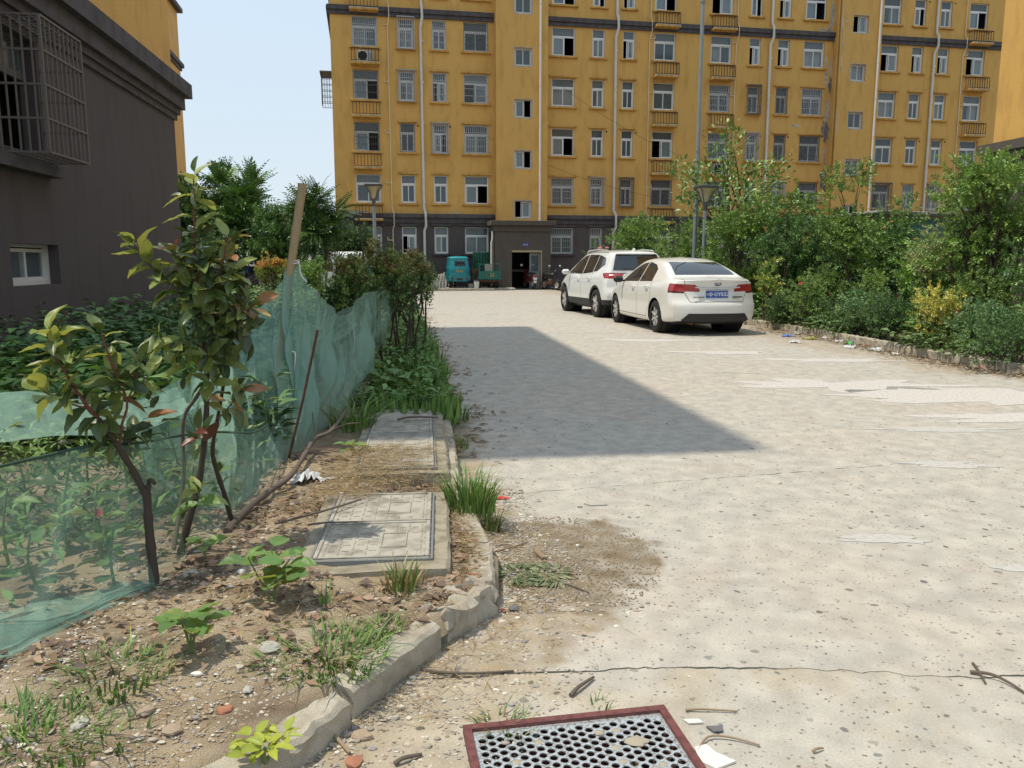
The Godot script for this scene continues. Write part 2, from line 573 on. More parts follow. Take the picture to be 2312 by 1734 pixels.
func noise(sd: int, freq: float, oct := 3) -> FastNoiseLite:
	var n := FastNoiseLite.new()
	n.seed = sd
	n.frequency = freq
	n.fractal_octaves = oct
	return n
# height of the planting bed on the left at x, depth z
var hump := noise(31, 0.9, 4)
func bed_h(x: float, z: float) -> float:
	var d := along(KERB_L, z) - x
	return 0.083 + 0.025 * hump.get_noise_2d(x * 2.0, z * 2.0) + 0.05 * clampf(d / 0.8, 0, 1) + 0.04 * hump.get_noise_2d(x * 0.5, z * 0.5)

func ground_and_road():
	var g := MB.new()
	g.colored = true
	g.col = Color(0.22, 0.185, 0.125)
	# one sheet with the pit of the drain grate left open
	for q in [[-420.0, 420.0, -460.0, -2.6], [-420.0, 420.0, -1.6, 300.0], [-420.0, -0.3, -2.6, -1.6], [0.75, 420.0, -2.6, -1.6]]:
		g.quad(Vector3(q[0], -0.09, q[3]), Vector3(q[1], -0.09, q[3]), Vector3(q[1], -0.09, q[2]), Vector3(q[0], -0.09, q[2]))
	struct("ground", g, M.soil)
	# the road: slabs with an irregular crack or joint between each two
	var n1 := noise(11, 0.35, 4)
	var n2 := noise(12, 1.7, 4)
	var n3 := noise(13, 6.0, 3)
	var cuts := [
		func(_x): return 0.9,
		func(x): return 2.60 + 0.035 * x + 0.03 * sin(x * 3.1) - (0.05 * clampf((x - 1.15) * 2.0, 0, 1)),
		func(x): return 3.08 + 0.065 * x,
		func(x): return 4.80 + 0.265 * x,
		func(x): return 10.46 - 0.08 * x,
		func(x): return 16.2 - 0.06 * x, func(x): return 22.0 + 0.03 * x, func(x): return 28.5 - 0.1 * x, func(x): return 36.0 - 0.16 * x, func(_x): return 46.0]
	var gaps := [0.0, 0.0035, 0.003, 0.004, 0.007, 0.02, 0.02, 0.03, 0.03, 0.0]
	var road := Node3D.new()
	road.name = "road"
	road.set_meta("kind", "structure")
	add_child(road)
	var base := MB.new()
	base.colored = true
	base.col = Color(0.24, 0.20, 0.15)
	base.sheet(1, 1, func(u, v): return Vector3(-9 + 26 * u, -0.016, -2.5 - 43.5 * v))
	part("road_bed", base, M.soil, road)
	for k in cuts.size() - 1:
		var near: Callable = cuts[k]
		var far: Callable = cuts[k + 1]
		var depth: float = far.call(0.0) - near.call(0.0)
		var fine: float = 0.03 if k < 2 else 0.045 if k < 4 else (0.10 if k == 4 else 0.22)
		var x0 := -2.2 if k < 4 else -9.0
		var x1 := 7.5 if k < 4 else 9.5
		if k < 3: x1 = 4.5
		var nu := int((x1 - x0) / fine)
		var nv := maxi(int(depth / fine), 3)
		var m := MB.new()
		m.colored = true
		for j in nv + 1:
			for i in nu + 1:
				var x := lerpf(x0, x1, float(i) / nu)
				var zn: float = near.call(x) + gaps[k] * clampf(0.35 + 1.9 * n2.get_noise_2d(x * 0.7, k * 20.0) + 0.8 * n3.get_noise_2d(x, k * 5.0), 0.0, 1.1) + (0.02 * n3.get_noise_2d(x * 1.2, k * 9.0) + 0.012 * n3.get_noise_2d(x * 5.0, k * 9.0)) * (1.0 if k > 0 else 0.0)
				var zf: float = far.call(x) - gaps[k + 1] * clampf(0.35 + 1.9 * n2.get_noise_2d(x * 0.7, (k + 1) * 20.0) + 0.8 * n3.get_noise_2d(x, (k + 1) * 5.0), 0.0, 1.1) + 0.02 * n3.get_noise_2d(x * 1.2, (k + 1) * 9.0) + 0.012 * n3.get_noise_2d(x * 5.0, (k + 1) * 9.0)
				var z := lerpf(zn, zf, float(j) / nv)
				var lo: float = n1.get_noise_2d(x, z)
				var mid: float = n2.get_noise_2d(x, z)
				var hi: float = n3.get_noise_2d(x, z)
				# sandy cement, warmer and cooler patches
				var c := Color(0.573, 0.546, 0.498)
				c = c.lerp(Color(0.592, 0.541, 0.482), clampf(lo * 1.6 + 0.3, 0, 1))
				c = c.lerp(Color(0.506, 0.492, 0.461), clampf(mid * 1.8 - 0.15, 0, 1) * 0.7)
				c = c.lerp(Color(0.554, 0.483, 0.424), clampf(n2.get_noise_2d(x * 0.8 + 40, z * 0.8) * 3.0 - 0.9, 0, 1) * 0.6)
				# earth washed out beside the beds and heaped at the corner of the left kerb
				var dl: float = x - along(KERB_L, z)
				var e := 0.22 + 0.20 * mid + 0.16 * hi + 0.12 * lo
				if z < 3.2: e += 0.28
				var spill: float = 1.0 - Vector2((x - 0.28) / 0.46, (z - 3.72) / 0.62).length() + 0.35 * mid + 0.3 * hi
				if dl < e and z > 1.0: c = c.lerp(Color(0.40, 0.325, 0.225), clampf((e - dl) * 9.0, 0, 1) * (0.75 + 0.5 * hi))
				if spill > 0.0: c = c.lerp(Color(0.27, 0.215, 0.145), clampf(spill * 6.0, 0, 1) * (0.8 + 0.6 * hi))
				var dr: float = along(KERB_R, z) - x
				var er := 1.1 + 1.1 * lo + 0.5 * mid + 0.2 * hi
				if z > 6.0 and dr < er: c = c.lerp(Color(0.50, 0.43, 0.34), clampf((er - dr) * 3.0, 0, 1) * (0.75 + 0.5 * hi))
				if k == 0: c = c.lerp(Color(0.55, 0.48, 0.375), clampf(mid * 2.0 + 0.5, 0, 1) * clampf(2.3 - x * 1.6 + hi, 0, 1) * 0.8)
				m.col = c
				var y := (0.004 * mid + 0.0025 * hi) * (1.0 if k < 2 else 0.4) + (0.003 if k == 1 else 0.0)
				if j == 0 or j == nv: y -= 0.004
				m.p(Vector3(x, y, -z))
		for j in nv:
			for i in nu:
				var a := j * (nu + 1) + i
				var b := a + nu + 1
				if k == 0:
					var e := GRATE.affine_inverse() * ((m.v[a] + m.v[b + 1]) * 0.5)
					if e.x > 0.013 and e.x < 0.632 and e.z > 0.013 and e.z < 0.447: continue
				m.ix.append_array([a, a + 1, b, a + 1, b + 1, b])
		for edge in [0, nv]:      # the broken sides of the slab, down into the joint
			for i in nu:
				var a := m.v[edge * (nu + 1) + i]
				var b := m.v[edge * (nu + 1) + i + 1]
				m.col = Color(0.42, 0.37, 0.29)
				m.quad(a, b, b - Vector3(0, 0.03, 0), a - Vector3(0, 0.03, 0))
		part("slab", m, M.road, road)
	# thin pale cement skims that have half worn off the slabs
	for s in [[3.9, 9.2, 1.1, 0.40, 1], [5.0, 8.4, 1.5, 0.55, 2], [5.1, 7.2, 1.1, 0.30, 3], [4.6, 11.6, 0.9, 0.22, 4], [3.3, 12.6, 0.8, 0.2, 5], [1.95, 3.95, 0.20, 0.07, 6], [3.1, 5.5, 0.3, 0.10, 7], [2.45, 3.55, 0.16, 0.05, 8], [3.6, 6.7, 0.5, 0.10, 9], [2.6, 14.6, 0.9, 0.2, 10], [6.0, 7.9, 0.7, 0.35, 11]]:
		var poly := PackedVector2Array()
		var ns := noise(50 + s[4], 1.1, 3)
		for q in 40:
			var t := TAU * q / 40.0
			var r: float = 1.0 + 0.75 * ns.get_noise_2d(cos(t) * 1.1, sin(t) * 1.1) + 0.12 * sin(t * 7.0 + s[4])
			poly.append(Vector2(s[0] + cos(t) * s[2] * r + sin(t) * 0.25 * s[2], -s[1] + sin(t) * s[3] * r))
		var sk := MB.new()
		sk.prism(poly, -0.01, 0.0042)
		part("cement_skim", sk, M.skim if s[4] < 6 or s[4] > 9 else M.skim_grey, road)
	# planting bed on the left, from the kerb to the wall
	var nb := noise(41, 1.4, 4)
	var nc := noise(42, 7.0, 3)
	var bl := MB.new()
	bl.colored = true
	for seg in [[1.0, 7.0, 0.05, 3.6, 0.05], [7.0, 44.0, 0.4, 19.0, 0.4]]:
		var nv := int((seg[1] - seg[0]) / seg[2])
		var nu := int(seg[3] / seg[4])
		var b0 := bl.v.size()
		for j in nv + 1:
			var z: float = lerpf(seg[0], seg[1], float(j) / nv)
			var xk := along(KERB_L, z) - 0.005
			for i in nu + 1:
				var x = xk - seg[3] * float(i) / nu
				var a: float = nb.get_noise_2d(x, z)
				var h: float = nc.get_noise_2d(x, z)
				var c := Color(0.40, 0.315, 0.205).lerp(Color(0.20, 0.145, 0.095), clampf(a * 2.0 + 0.25, 0, 1))
				c = c.lerp(Color(0.46, 0.39, 0.28), clampf(h * 2.2 - 0.3, 0, 1))
				bl.col = c
				bl.p(Vector3(x, (bed_h(x, z) if i > 0 else 0.045) + 0.012 * h, -z))
		for j in nv:
			for i in nu:
				var a := b0 + j * (nu + 1) + i
				var b := a + nu + 1
				bl.ix.append_array([a, b, a + 1, a + 1, b, b + 1])
	struct("planting_bed", bl, M.soil)
	var br := MB.new()
	br.colored = true
	br.sheet(40, 80, func(u, v):
		var z := lerpf(6.2, 42.0, v)
		var x = along(KERB_R, z) + 0.06 + 14.0 * u
		br.col = Color(0.13, 0.10, 0.065).lerp(Color(0.24, 0.19, 0.12), clampf(nb.get_noise_2d(x, z) + 0.4, 0, 1))
		return Vector3(x, 0.10 + 0.05 * nc.get_noise_2d(x * 0.3, z * 0.3), -z))
	struct("planting_bed", br, M.soil)

# a worn concrete block from a to b (on the ground, x and depth), w wide, h high
func worn_block(a: Vector2, b: Vector2, w: float, h: float, sd: int, amp: float, steps := 0.035) -> MB:
	var d := (b - a)
	var len := d.length()
	d /= len
	var side := Vector2(-d.y, d.x)
	var n := noise(sd, 9.0, 4)
	var nn := noise(sd + 7, 1.3, 3)
	var m := MB.new()
	var nl := maxi(int(len / steps), 3)
	var ring := []
	var bev := 0.014
	var prof := [Vector2(-w / 2, -0.06), Vector2(-w / 2, h * 0.3), Vector2(-w / 2, h * 0.65), Vector2(-w / 2, h - bev), Vector2(-w / 2 + bev, h), Vector2(-w * 0.22, h), Vector2(0, h), Vector2(w * 0.22, h), Vector2(w / 2 - bev, h), Vector2(w / 2, h - bev), Vector2(w / 2, h * 0.65), Vector2(w / 2, h * 0.3), Vector2(w / 2, -0.06)]
	for i in nl + 3:
		var t := clampf(float(i - 1) / nl, 0, 1)
		var pinch := 1.0 if i > 0 and i < nl + 2 else 0.0
		for q in prof:
			var c = q
			if pinch == 0.0: c = Vector2(0, h * 0.4)
			var xz: Vector2 = a + d * (len * t) + side * c.x
			var P := Vector3(xz.x, c.y, -xz.y)
			var k := amp * (0.35 + 0.65 * clampf(c.y / h, 0, 1))
			var P4 := P * 4.0
			P += Vector3(n.get_noise_3dv(P), n.get_noise_3dv(P + Vector3(7, 3, 1)), n.get_noise_3dv(P + Vector3(2, 9, 4))) * k + Vector3(n.get_noise_3dv(P4), n.get_noise_3dv(P4 + Vector3(5, 5, 5)), 0) * 0.006
			if c.y > h * 0.6: P.y -= amp * 1.4 * maxf(0.0, nn.get_noise_3dv(P * 1.5))
			m.p(P)
	var w0 := prof.size()
	for i in nl + 2:
		for k in w0 - 1:
			var A := i * w0 + k
			m.ix.append_array([A, A + w0, A + 1, A + 1, A + w0, A + w0 + 1])
	return m.flat()

func kerbs():
	var kl := Node3D.new()
	kl.name = numbered("kerb")
	kl.set_meta("kind", "structure")
	add_child(kl)
	part("kerb_stone", worn_block(Vector2(-1.22, 1.32), Vector2(-0.66, 2.06), 0.12, 0.110, 3, 0.016), M.kerb, kl)
	part("kerb_stone", worn_block(Vector2(-0.70, 2.02), Vector2(-0.55, 2.30), 0.12, 0.098, 4, 0.02), M.kerb, kl)
	part("kerb_stone", worn_block(Vector2(-0.545, 2.335), Vector2(-0.31, 2.79), 0.11, 0.106, 5, 0.009), M.kerb, kl)
	part("broken_kerb_stone", worn_block(Vector2(-0.31, 2.86), Vector2(-0.12, 3.13), 0.16, 0.12, 6, 0.055, 0.018), M.kerb, kl)
	part("kerb_stone", worn_block(Vector2(-0.125, 3.16), Vector2(-0.155, 3.62), 0.12, 0.11, 7, 0.012), M.kerb, kl)
	part("kerb_stone", worn_block(Vector2(-0.16, 3.64), Vector2(-0.31, 4.38), 0.12, 0.105, 8, 0.009), M.kerb, kl)
	var z := 4.40
	var i := 0
	while z < 38.0:
		var l := 0.78 if z < 12.0 else 1.2
		var a := Vector2(along(KERB_L, z) - 0.07, z)
		var b := Vector2(along(KERB_L, z + l) - 0.07, z + l - 0.015)
		part("kerb_stone", worn_block(a, b, 0.13, 0.10, 20 + i, 0.014, 0.05 if z < 10.0 else 0.2), M.kerb, kl)
		z += l
		i += 1
	var kr := Node3D.new()
	kr.name = numbered("kerb")
	kr.set_meta("kind", "structure")
	add_child(kr)
	z = 6.3
	while z < 36.5:
		var l := 0.98
		var a := Vector2(along(KERB_R, z) + 0.07, z)
		var b := Vector2(along(KERB_R, z + l) + 0.07, z + l - 0.02)
		part("kerb_stone", worn_block(a, b, 0.13, 0.145, 90 + i, 0.022, 0.07), M.kerb, kr)
		z += l
		i += 1


# ---------------------------------------------------------------- buildings
# a wall skin in the x-y plane at z = o, with rectangular holes [x0, x1, y0, y1] whose reveals go back by `deep`
func wall_with_holes(m: MB, x0: float, x1: float, y0: float, y1: float, holes: Array, o: float, deep: float, back := true):
	var ys := [y0, y1]
	for h in holes:
		for y in [h[2], h[3]]:
			if y > y0 and y < y1 and not ys.has(y): ys.append(y)
	ys.sort()
	for j in ys.size() - 1:
		var a: float = ys[j]
		var b: float = ys[j + 1]
		var mid := (a + b) / 2
		var cuts := []
		for h in holes:
			if h[2] < mid and h[3] > mid: cuts.append([h[0], h[1]])
		cuts.sort_custom(func(p, q): return p[0] < q[0])
		var x := x0
		for cu in cuts + [[x1, x1]]:
			if cu[0] > x + 1e-4:
				m.quad(Vector3(x, a, o), Vector3(cu[0], a, o), Vector3(cu[0], b, o), Vector3(x, b, o))
				if back: m.quad(Vector3(cu[0], a, o - deep), Vector3(x, a, o - deep), Vector3(x, b, o - deep), Vector3(cu[0], b, o - deep))
			x = maxf(x, cu[1])
	for h in holes:
		var p := [Vector3(h[0], h[2], o), Vector3(h[1], h[2], o), Vector3(h[1], h[3], o), Vector3(h[0], h[3], o)]
		for k in 4:
			var a: Vector3 = p[k]
			var b: Vector3 = p[(k + 1) % 4]
			m.quad(a, b, b - Vector3(0, 0, deep), a - Vector3(0, 0, deep))

func drape(w: float, h: float, folds: float, sd: int) -> MB:
	var m := MB.new()
	var n := noise(sd, 1.2, 2)
	m.sheet(int(maxf(8, folds * 4)), 5, func(u, v): return Vector3(u * w, v * h, 0.02 * sin(u * folds * TAU + n.get_noise_2d(u * 3, v) * 2.0) + 0.02 * n.get_noise_2d(u * 2.0, v * 2.0)))
	return m

# one window set in the opening: frame, panes, curtain, bars. state: c closed, w closed with curtain, l / r one half slid open
func window(b: Node3D, x0: float, x1: float, y0: float, y1: float, o: float, state: String, grille := 0, transom := true, frame_m: Material = null, sd := 0):
	var t := 0.055
	var m := MB.new()
	var w := x1 - x0
	var h := y1 - y0
	var zt := h * 0.69 if transom else h
	m.box(Vector3(x0, y0, o - 0.03), Vector3(x0 + t, y1, o + 0.03))
	m.box(Vector3(x1 - t, y0, o - 0.03), Vector3(x1, y1, o + 0.03))
	m.box(Vector3(x0 + t, y0, o - 0.03), Vector3(x1 - t, y0 + t, o + 0.03))
	m.box(Vector3(x0 + t, y1 - t * 0.7, o - 0.03), Vector3(x1 - t, y1, o + 0.03))
	if transom: m.box(Vector3(x0 + t, y0 + zt - t, o - 0.032), Vector3(x1 - t, y0 + zt + t * 0.6, o + 0.034))
	var f := part("window", m, frame_m if frame_m else M.pvc, b)
	var mid := (x0 + x1) / 2
	var top := y0 + zt - t
	var sash := func(a: float, c: float, z: float):
		var s := MB.new()
		var k := 0.042
		s.box(Vector3(a, y0 + t, z - 0.014), Vector3(a + k, top, z + 0.014))
		s.box(Vector3(c - k, y0 + t, z - 0.014), Vector3(c, top, z + 0.014))
		s.box(Vector3(a + k, y0 + t, z - 0.014), Vector3(c - k, y0 + t + k, z + 0.014))
		s.box(Vector3(a + k, top - k, z - 0.014), Vector3(c - k, top, z + 0.014))
		part("sash", s, frame_m if frame_m else M.pvc, f)
		var g := MB.new()
		g.quad(Vector3(a + k, y0 + t + k, z), Vector3(c - k, y0 + t + k, z), Vector3(c - k, top - k, z), Vector3(a + k, top - k, z))
		part("pane", g, M.glass, f)
	if transom:
		var g := MB.new()
		g.quad(Vector3(x0 + t, y0 + zt + t * 0.6, o), Vector3(x1 - t, y0 + zt + t * 0.6, o), Vector3(x1 - t, y1 - t * 0.7, o), Vector3(x0 + t, y1 - t * 0.7, o))
		part("transom_pane", g, M.glass, f)
		var bl := MB.new()     # the blind or board that most flats have behind the upper light
		bl.quad(Vector3(x0 + t, y0 + zt, o - 0.10), Vector3(x1 - t, y0 + zt, o - 0.10), Vector3(x1 - t, y1 - t, o - 0.10), Vector3(x0 + t, y1 - t, o - 0.10))
		if (sd * 7) % 3 != 0: part("blind", bl, M.blind, f)
	var open := state.substr(0, 1)
	var cur := state.length() > 1 or state == "w"
	if open == "r":
		sash.call(x0 + t, mid + 0.03, o + 0.012)
		sash.call(x0 + t + 0.05, mid + 0.08, o - 0.02)
	elif open == "l":
		sash.call(mid - 0.03, x1 - t, o + 0.012)
		sash.call(mid - 0.10, x1 - t - 0.05, o - 0.02)
	else:
		sash.call(x0 + t, mid + 0.02, o + 0.012)
		sash.call(mid - 0.02, x1 - t, o - 0.02)
	if cur:
		var a := x0 + 0.04
		var c := x1 - 0.04
		if open == "r": c = mid - 0.02 + 0.05 * (sd % 3)
		elif open == "l": a = mid + 0.05 - 0.05 * (sd % 3)
		elif sd % 4 == 1: c = lerpf(a, c, 0.62)
		elif sd % 4 == 2: a = lerpf(a, c, 0.45)
		var d := part("curtain", drape(c - a, zt - 0.06, maxf(2.0, (c - a) * 6.0), sd), M.curtain if sd % 3 else M.curtain_green, f)
		d.position = Vector3(a, y0 + 0.03, o - 0.16)
	if grille > 0:
		var gm := MB.new()
		var zo := 0.14 if grille == 1 else 0.36
		var ex := 0.0 if grille == 1 else 0.05
		var n := int(round((w + 2 * ex) / 0.105))
		for i in n + 1:
			var x := lerpf(x0 - ex + 0.012, x1 + ex - 0.012, float(i) / n)
			gm.bar(Vector3(x, y0 - ex, o + zo), Vector3(x, y1 + ex, o + zo), 0.021, 0.018, Vector3.FORWARD)
		for k in 5:
			var y := lerpf(y0 - ex + 0.012, y1 + ex - 0.012, k / 4.0)
			gm.bar(Vector3(x0 - ex, y, o + zo - 0.002), Vector3(x1 + ex, y, o + zo - 0.002), 0.018, 0.02)
			if grille == 2:
				for x in [x0 - ex, x1 + ex]: gm.bar(Vector3(x, y, o + 0.10), Vector3(x, y, o + zo), 0.018, 0.02)
		if grille == 2:
			for x in [x0 - ex, x1 + ex]:
				for z in [0.19, 0.28]: gm.bar(Vector3(x, y0 - ex, o + z), Vector3(x, y1 + ex, o + z), 0.016, 0.016, Vector3.RIGHT)
			gm.box(Vector3(x0 - ex, y1 + ex, o + 0.10), Vector3(x1 + ex, y1 + ex + 0.02, o + zo + 0.02))
			gm.box(Vector3(x0 - ex, y0 - ex - 0.02, o + 0.10), Vector3(x1 + ex, y0 - ex, o + zo + 0.02))
		part("window_bars", gm, M.bars if sd % 5 < 3 else M.bars_dark, f)
	return f

func far_block():
	M.blind = aged(lin(0.12, 0.135, 0.145), 0.7, noise_tex(61, 0.05, 3, [[0.0, grey(0.8)], [1.0, grey(1.0)]]), null, 0.5)
	var b := thing("apartment_block", "long yellow apartment block with dark ground floor across the end of the lane", "apartment building", Vector3(0, 0, -43.5), FACADE_TURN)
	var sills := [0.0, 1.87, 4.47, 7.04, 9.58, 12.13, 14.67]
	# centre, width, states of storeys 1-6, bars of storeys 1-6, shelf for an air conditioner
	var cols := [
		[-7.52, 1.27, ["c", "c", "rw", "rw", "w", "w"], [0, 0, 1, 1, 1, 0], true],
		[-5.47, 0.76, ["l", "c", "c", "w", "w", "c"], [0, 0, 1, 2, 2, 0], false],
		[-3.79, 0.73, ["w", "c", "r", "l", "c", "w"], [0, 0, 2, 1, 1, 0], false],
		[-1.90, 1.27, ["cw", "r", "w", "l", "c", "c"], [0, 0, 1, 1, 1, 0], false],
		[2.75, 1.25, ["c", "c", "rw", "w", "rw", "r"], [1, 1, 0, 0, 0, 0], false],
		[4.66, 0.69, ["c", "c", "c", "w", "w", "r"], [1, 2, 0, 0, 0, 0], false],
		[6.33, 0.67, ["c", "c", "c", "c", "lw", "l"], [1, 2, 0, 0, 0, 0], false],
		[8.35, 1.22, ["c", "c", "lw", "c", "c", "rw"], [0, 1, 0, 0, 0, 0], true],
		[11.58, 1.22, ["c", "c", "c", "c", "w", "lw"], [0, 1, 1, 1, 0, 0], true],
		[13.57, 0.67, ["c", "c", "c", "w", "lw", "r"], [0, 1, 2, 2, 0, 0], false],
		[15.27, 0.70, ["c", "c", "c", "c", "lw", "l"], [0, 2, 1, 1, 0, 0], false],
		[17.10, 1.24, ["c", "lw", "c", "c", "cw", "rw"], [0, 1, 1, 1, 0, 0], false],
		[21.78, 1.09, ["c", "w", "c", "w", "lw", "w"], [0, 2, 0, 0, 0, 0], false],
		[23.54, 0.72, ["c", "w", "c", "c", "lw", "r"], [0, 1, 0, 0, 0, 0], false],
		[25.20, 0.72, ["c", "w", "w", "w", "l", "w"], [0, 2, 0, 0, 0, 0], false],
		[27.31, 1.19, ["c", "c", "c", "w", "lw", "rw"], [0, 1, 0, 0, 0, 0], true]]
	var x0 := -9.2
	var x1 := 33.0
	var holes := []
	for c in cols:
		for r in range(1, 7): holes.append([c[0] - c[1] / 2, c[0] + c[1] / 2, sills[r], sills[r] + (1.38 if r == 1 else 1.42)])
	var up := MB.new()
	wall_with_holes(up, x0, x1, 3.38, 17.2, holes.filter(func(h): return h[2] > 3.0) + [[-0.70, 1.53, 3.6, 17.0], [18.5, 20.55, 3.6, 17.0]], 0.0, 0.22)
	for s in [x0, x1]: up.box(Vector3(s, 3.38, -11.0) if s == x0 else Vector3(s - 0.22, 3.38, -11.0), Vector3(s + 0.22, 17.2, -0.222) if s == x0 else Vector3(s, 17.2, -0.222))
	up.box(Vector3(x0, 3.38, -11.22), Vector3(x1, 17.2, -11.002))
	part("upper_wall", up, M.yellow, b)
	var lo := MB.new()
	wall_with_holes(lo, x0, x1, -0.2, 3.38, holes.filter(func(h): return h[2] < 3.0) + [[-0.3, 1.29, -0.2, 2.03]], 0.0, 0.22)
	for s in [x0, x1 - 0.22]: lo.box(Vector3(s, -0.2, -11.0), Vector3(s + 0.22, 3.38, -0.222))
	lo.box(Vector3(x0, -0.2, -11.22), Vector3(x1, 3.38, -11.002))
	part("ground_floor_wall", lo, M.dark_wall, b)
	# floors, back partitions and roof keep the rooms closed and dim
	var fl := MB.new()
	for y in [0.9, 3.45, 6.05, 8.6, 11.15, 13.7, 16.6]: fl.box(Vector3(x0 + 0.23, y, -10.99), Vector3(x1 - 0.23, y + 0.14, -0.225))
	fl.box(Vector3(x0 + 0.23, 0.0, -4.2), Vector3(x1 - 0.23, 16.6, -4.05))
	for c in [-6.5, -4.65, -2.85, -0.8, 1.75, 3.75, 5.5, 7.3, 10.0, 12.6, 14.4, 16.2, 18.3, 20.7, 22.7, 24.4, 26.2, 28.6]: fl.box(Vector3(c - 0.05, 0.9, -4.05), Vector3(c + 0.05, 16.6, -0.225))
	part("inner_floors", fl, M.room, b)
	var rf := MB.new()
	rf.box(Vector3(x0 - 0.35, 17.2, -11.5), Vector3(x1 + 0.35, 17.45, 0.35))
	part("roof", rf, M.dark_trim, b)
	# bands and cornices, interrupted by the two stair bays
	for sp in [[x0 - 0.12, -0.95], [1.78, 18.26], [20.79, x1]]:
		var band := MB.new()
		band.box(Vector3(sp[0], 13.60, 0.0), Vector3(sp[1], 13.80, 0.09))
		band.box(Vector3(sp[0], 13.80, 0.0), Vector3(sp[1], 14.02, 0.17))
		part("band", band, M.dark_trim, b)
		var co := MB.new()
		co.box(Vector3(sp[0] - 0.03, 3.72, 0.0), Vector3(sp[1], 3.92, 0.26))
		co.box(Vector3(sp[0], 3.46, 0.0), Vector3(sp[1], 3.72, 0.15))
		co.box(Vector3(sp[0], 3.36, 0.0), Vector3(sp[1], 3.46, 0.08))
		part("cornice", co, M.dark_trim, b)
	# the gable end of the same trims
	for q in [[0.17, 13.80, 14.02, "band"], [0.26, 3.72, 3.92, "cornice"]]:
		var ge := MB.new()
		ge.box(Vector3(x0 - q[0], q[1], -11.0), Vector3(x0 - 0.002, q[2], -0.003))
		part(q[3], ge, M.dark_trim, b)
	# stair bays, open to the stairwell behind
	for sb in [[-0.95, 1.78, 0.48, ["lw", "rw", "r", "c", "c"]], [18.26, 20.79, 19.47, ["r", "cw", "c", "w", "lw"]]]:
		var bay := MB.new()
		var bh := []
		for k in 5: bh.append([sb[2] - 0.46, sb[2] + 0.46, 3.73 + 2.555 * k, 3.73 + 2.555 * k + 0.9])
		wall_with_holes(bay, sb[0], sb[1], 2.9, 17.2, bh, 0.6, 0.20)
		for s in [sb[0], sb[1] - 0.2]: bay.box(Vector3(s, 2.9, 0.002), Vector3(s + 0.2, 17.2, 0.398))
		part("stair_bay", bay, M.yellow, b)
		for k in 5:
			var w = window(b, bh[k][0], bh[k][1], bh[k][2], bh[k][3], 0.46, sb[3][k], 0, false, M.old_pvc, k * 3 + int(sb[2]))
			# the ring of bare plaster left where the window was changed
			var pl := MB.new()
			var ring := PackedVector2Array()
			var ns := noise(int(70 + k + sb[2]), 2.0, 3)
			for q in 44:
				var t := TAU * q / 44.0
				var e := Vector2(clampf(cos(t) * 1.5, -1, 1) * 0.46, clampf(sin(t) * 1.5, -1, 1) * 0.45)
				var grow := 0.035 + 0.05 * maxf(0.0, ns.get_noise_2d(cos(t) * 2.0, sin(t) * 2.0)) + (0.05 if sin(t) < -0.6 else 0.0) * absf(ns.get_noise_2d(t * 3.0, 0))
				ring.append(e + e.normalized() * grow)
			for q in 44:
				var a := ring[q]
				var a2 := ring[(q + 1) % 44]
				var i1 := Vector2(clampf(a.x, -0.46, 0.46), clampf(a.y, -0.45, 0.45))
				var i2 := Vector2(clampf(a2.x, -0.46, 0.46), clampf(a2.y, -0.45, 0.45))
				var cc := Vector3(sb[2], bh[k][2] + 0.45, 0.604)
				pl.quad(cc + Vector3(a.x, a.y, 0), cc + Vector3(a2.x, a2.y, 0), cc + Vector3(i2.x, i2.y, 0), cc + Vector3(i1.x, i1.y, 0))
			part("plaster_edge", pl, M.plaster, w)
	# flats' windows with their ledges
	var sd := 0
	for c in cols:
		for r in range(1, 7):
			sd += 1
			var a: float = c[0] - c[1] / 2
			var e: float = c[0] + c[1] / 2
			var y: float = sills[r]
			var top := y + (1.38 if r == 1 else 1.42)
			var w = window(b, a, e, y, top, -0.13, c[2][r - 1], c[3][r - 1], true, null, sd)
			var led := MB.new()
			led.cbox(Vector3(c[0], y - 0.055, 0.06), Vector3(c[1] + 0.28, 0.10, 0.13), 0.012)
			part("sill", led, M.yellow_trim if r > 1 else M.dark_trim, w)
			if r < 5 and not (c[4] and r > 1):
				var li := MB.new()
				li.cbox(Vector3(c[0], top + 0.09, 0.055), Vector3(c[1] + 0.26, 0.09, 0.12), 0.012)
				part("lintel", li, M.yellow_trim if r > 1 else M.dark_trim, w)
			if c[4] and r > 1:
				var sh := MB.new()
				sh.cbox(Vector3(c[0], y - 0.88, 0.27), Vector3(c[1] + 0.14, 0.13, 0.54), 0.02)
				var n := noise(sd, 5.0, 3)
				var s := part("air_conditioner_shelf", sh, M.yellow_trim, b)
				var chip := MB.new()     # the worn, unpainted front lip
				var poly := PackedVector2Array()
				for q in 25: poly.append(Vector2(c[0] - c[1] / 2 - 0.06 + (c[1] + 0.12) * q / 24.0, y - 0.845 - 0.05 * maxf(0.0, n.get_noise_1d(q * 0.4) + 0.15)))
				for q in 24: chip.quad(Vector3(poly[q].x, y - 0.815, 0.5435), Vector3(poly[q + 1].x, y - 0.815, 0.5435), Vector3(poly[q + 1].x, poly[q + 1].y, 0.5435), Vector3(poly[q].x, poly[q].y, 0.5435))
				part("worn_lip", chip, M.plaster, s)
				var rl := MB.new()
				var ya := y - 0.815
				var yb := y - 0.20
				var xa: float = a - 0.03
				var xb: float = e + 0.03
				for x in [xa, xb]:
					rl.bar(Vector3(x, yb, 0.0), Vector3(x, yb, 0.5), 0.022, 0.022)
					for z in [0.14, 0.32]: rl.bar(Vector3(x, ya, z), Vector3(x, yb, z), 0.016, 0.016, Vector3.RIGHT)
				rl.bar(Vector3(xa, yb, 0.5), Vector3(xb, yb, 0.5), 0.03, 0.034)
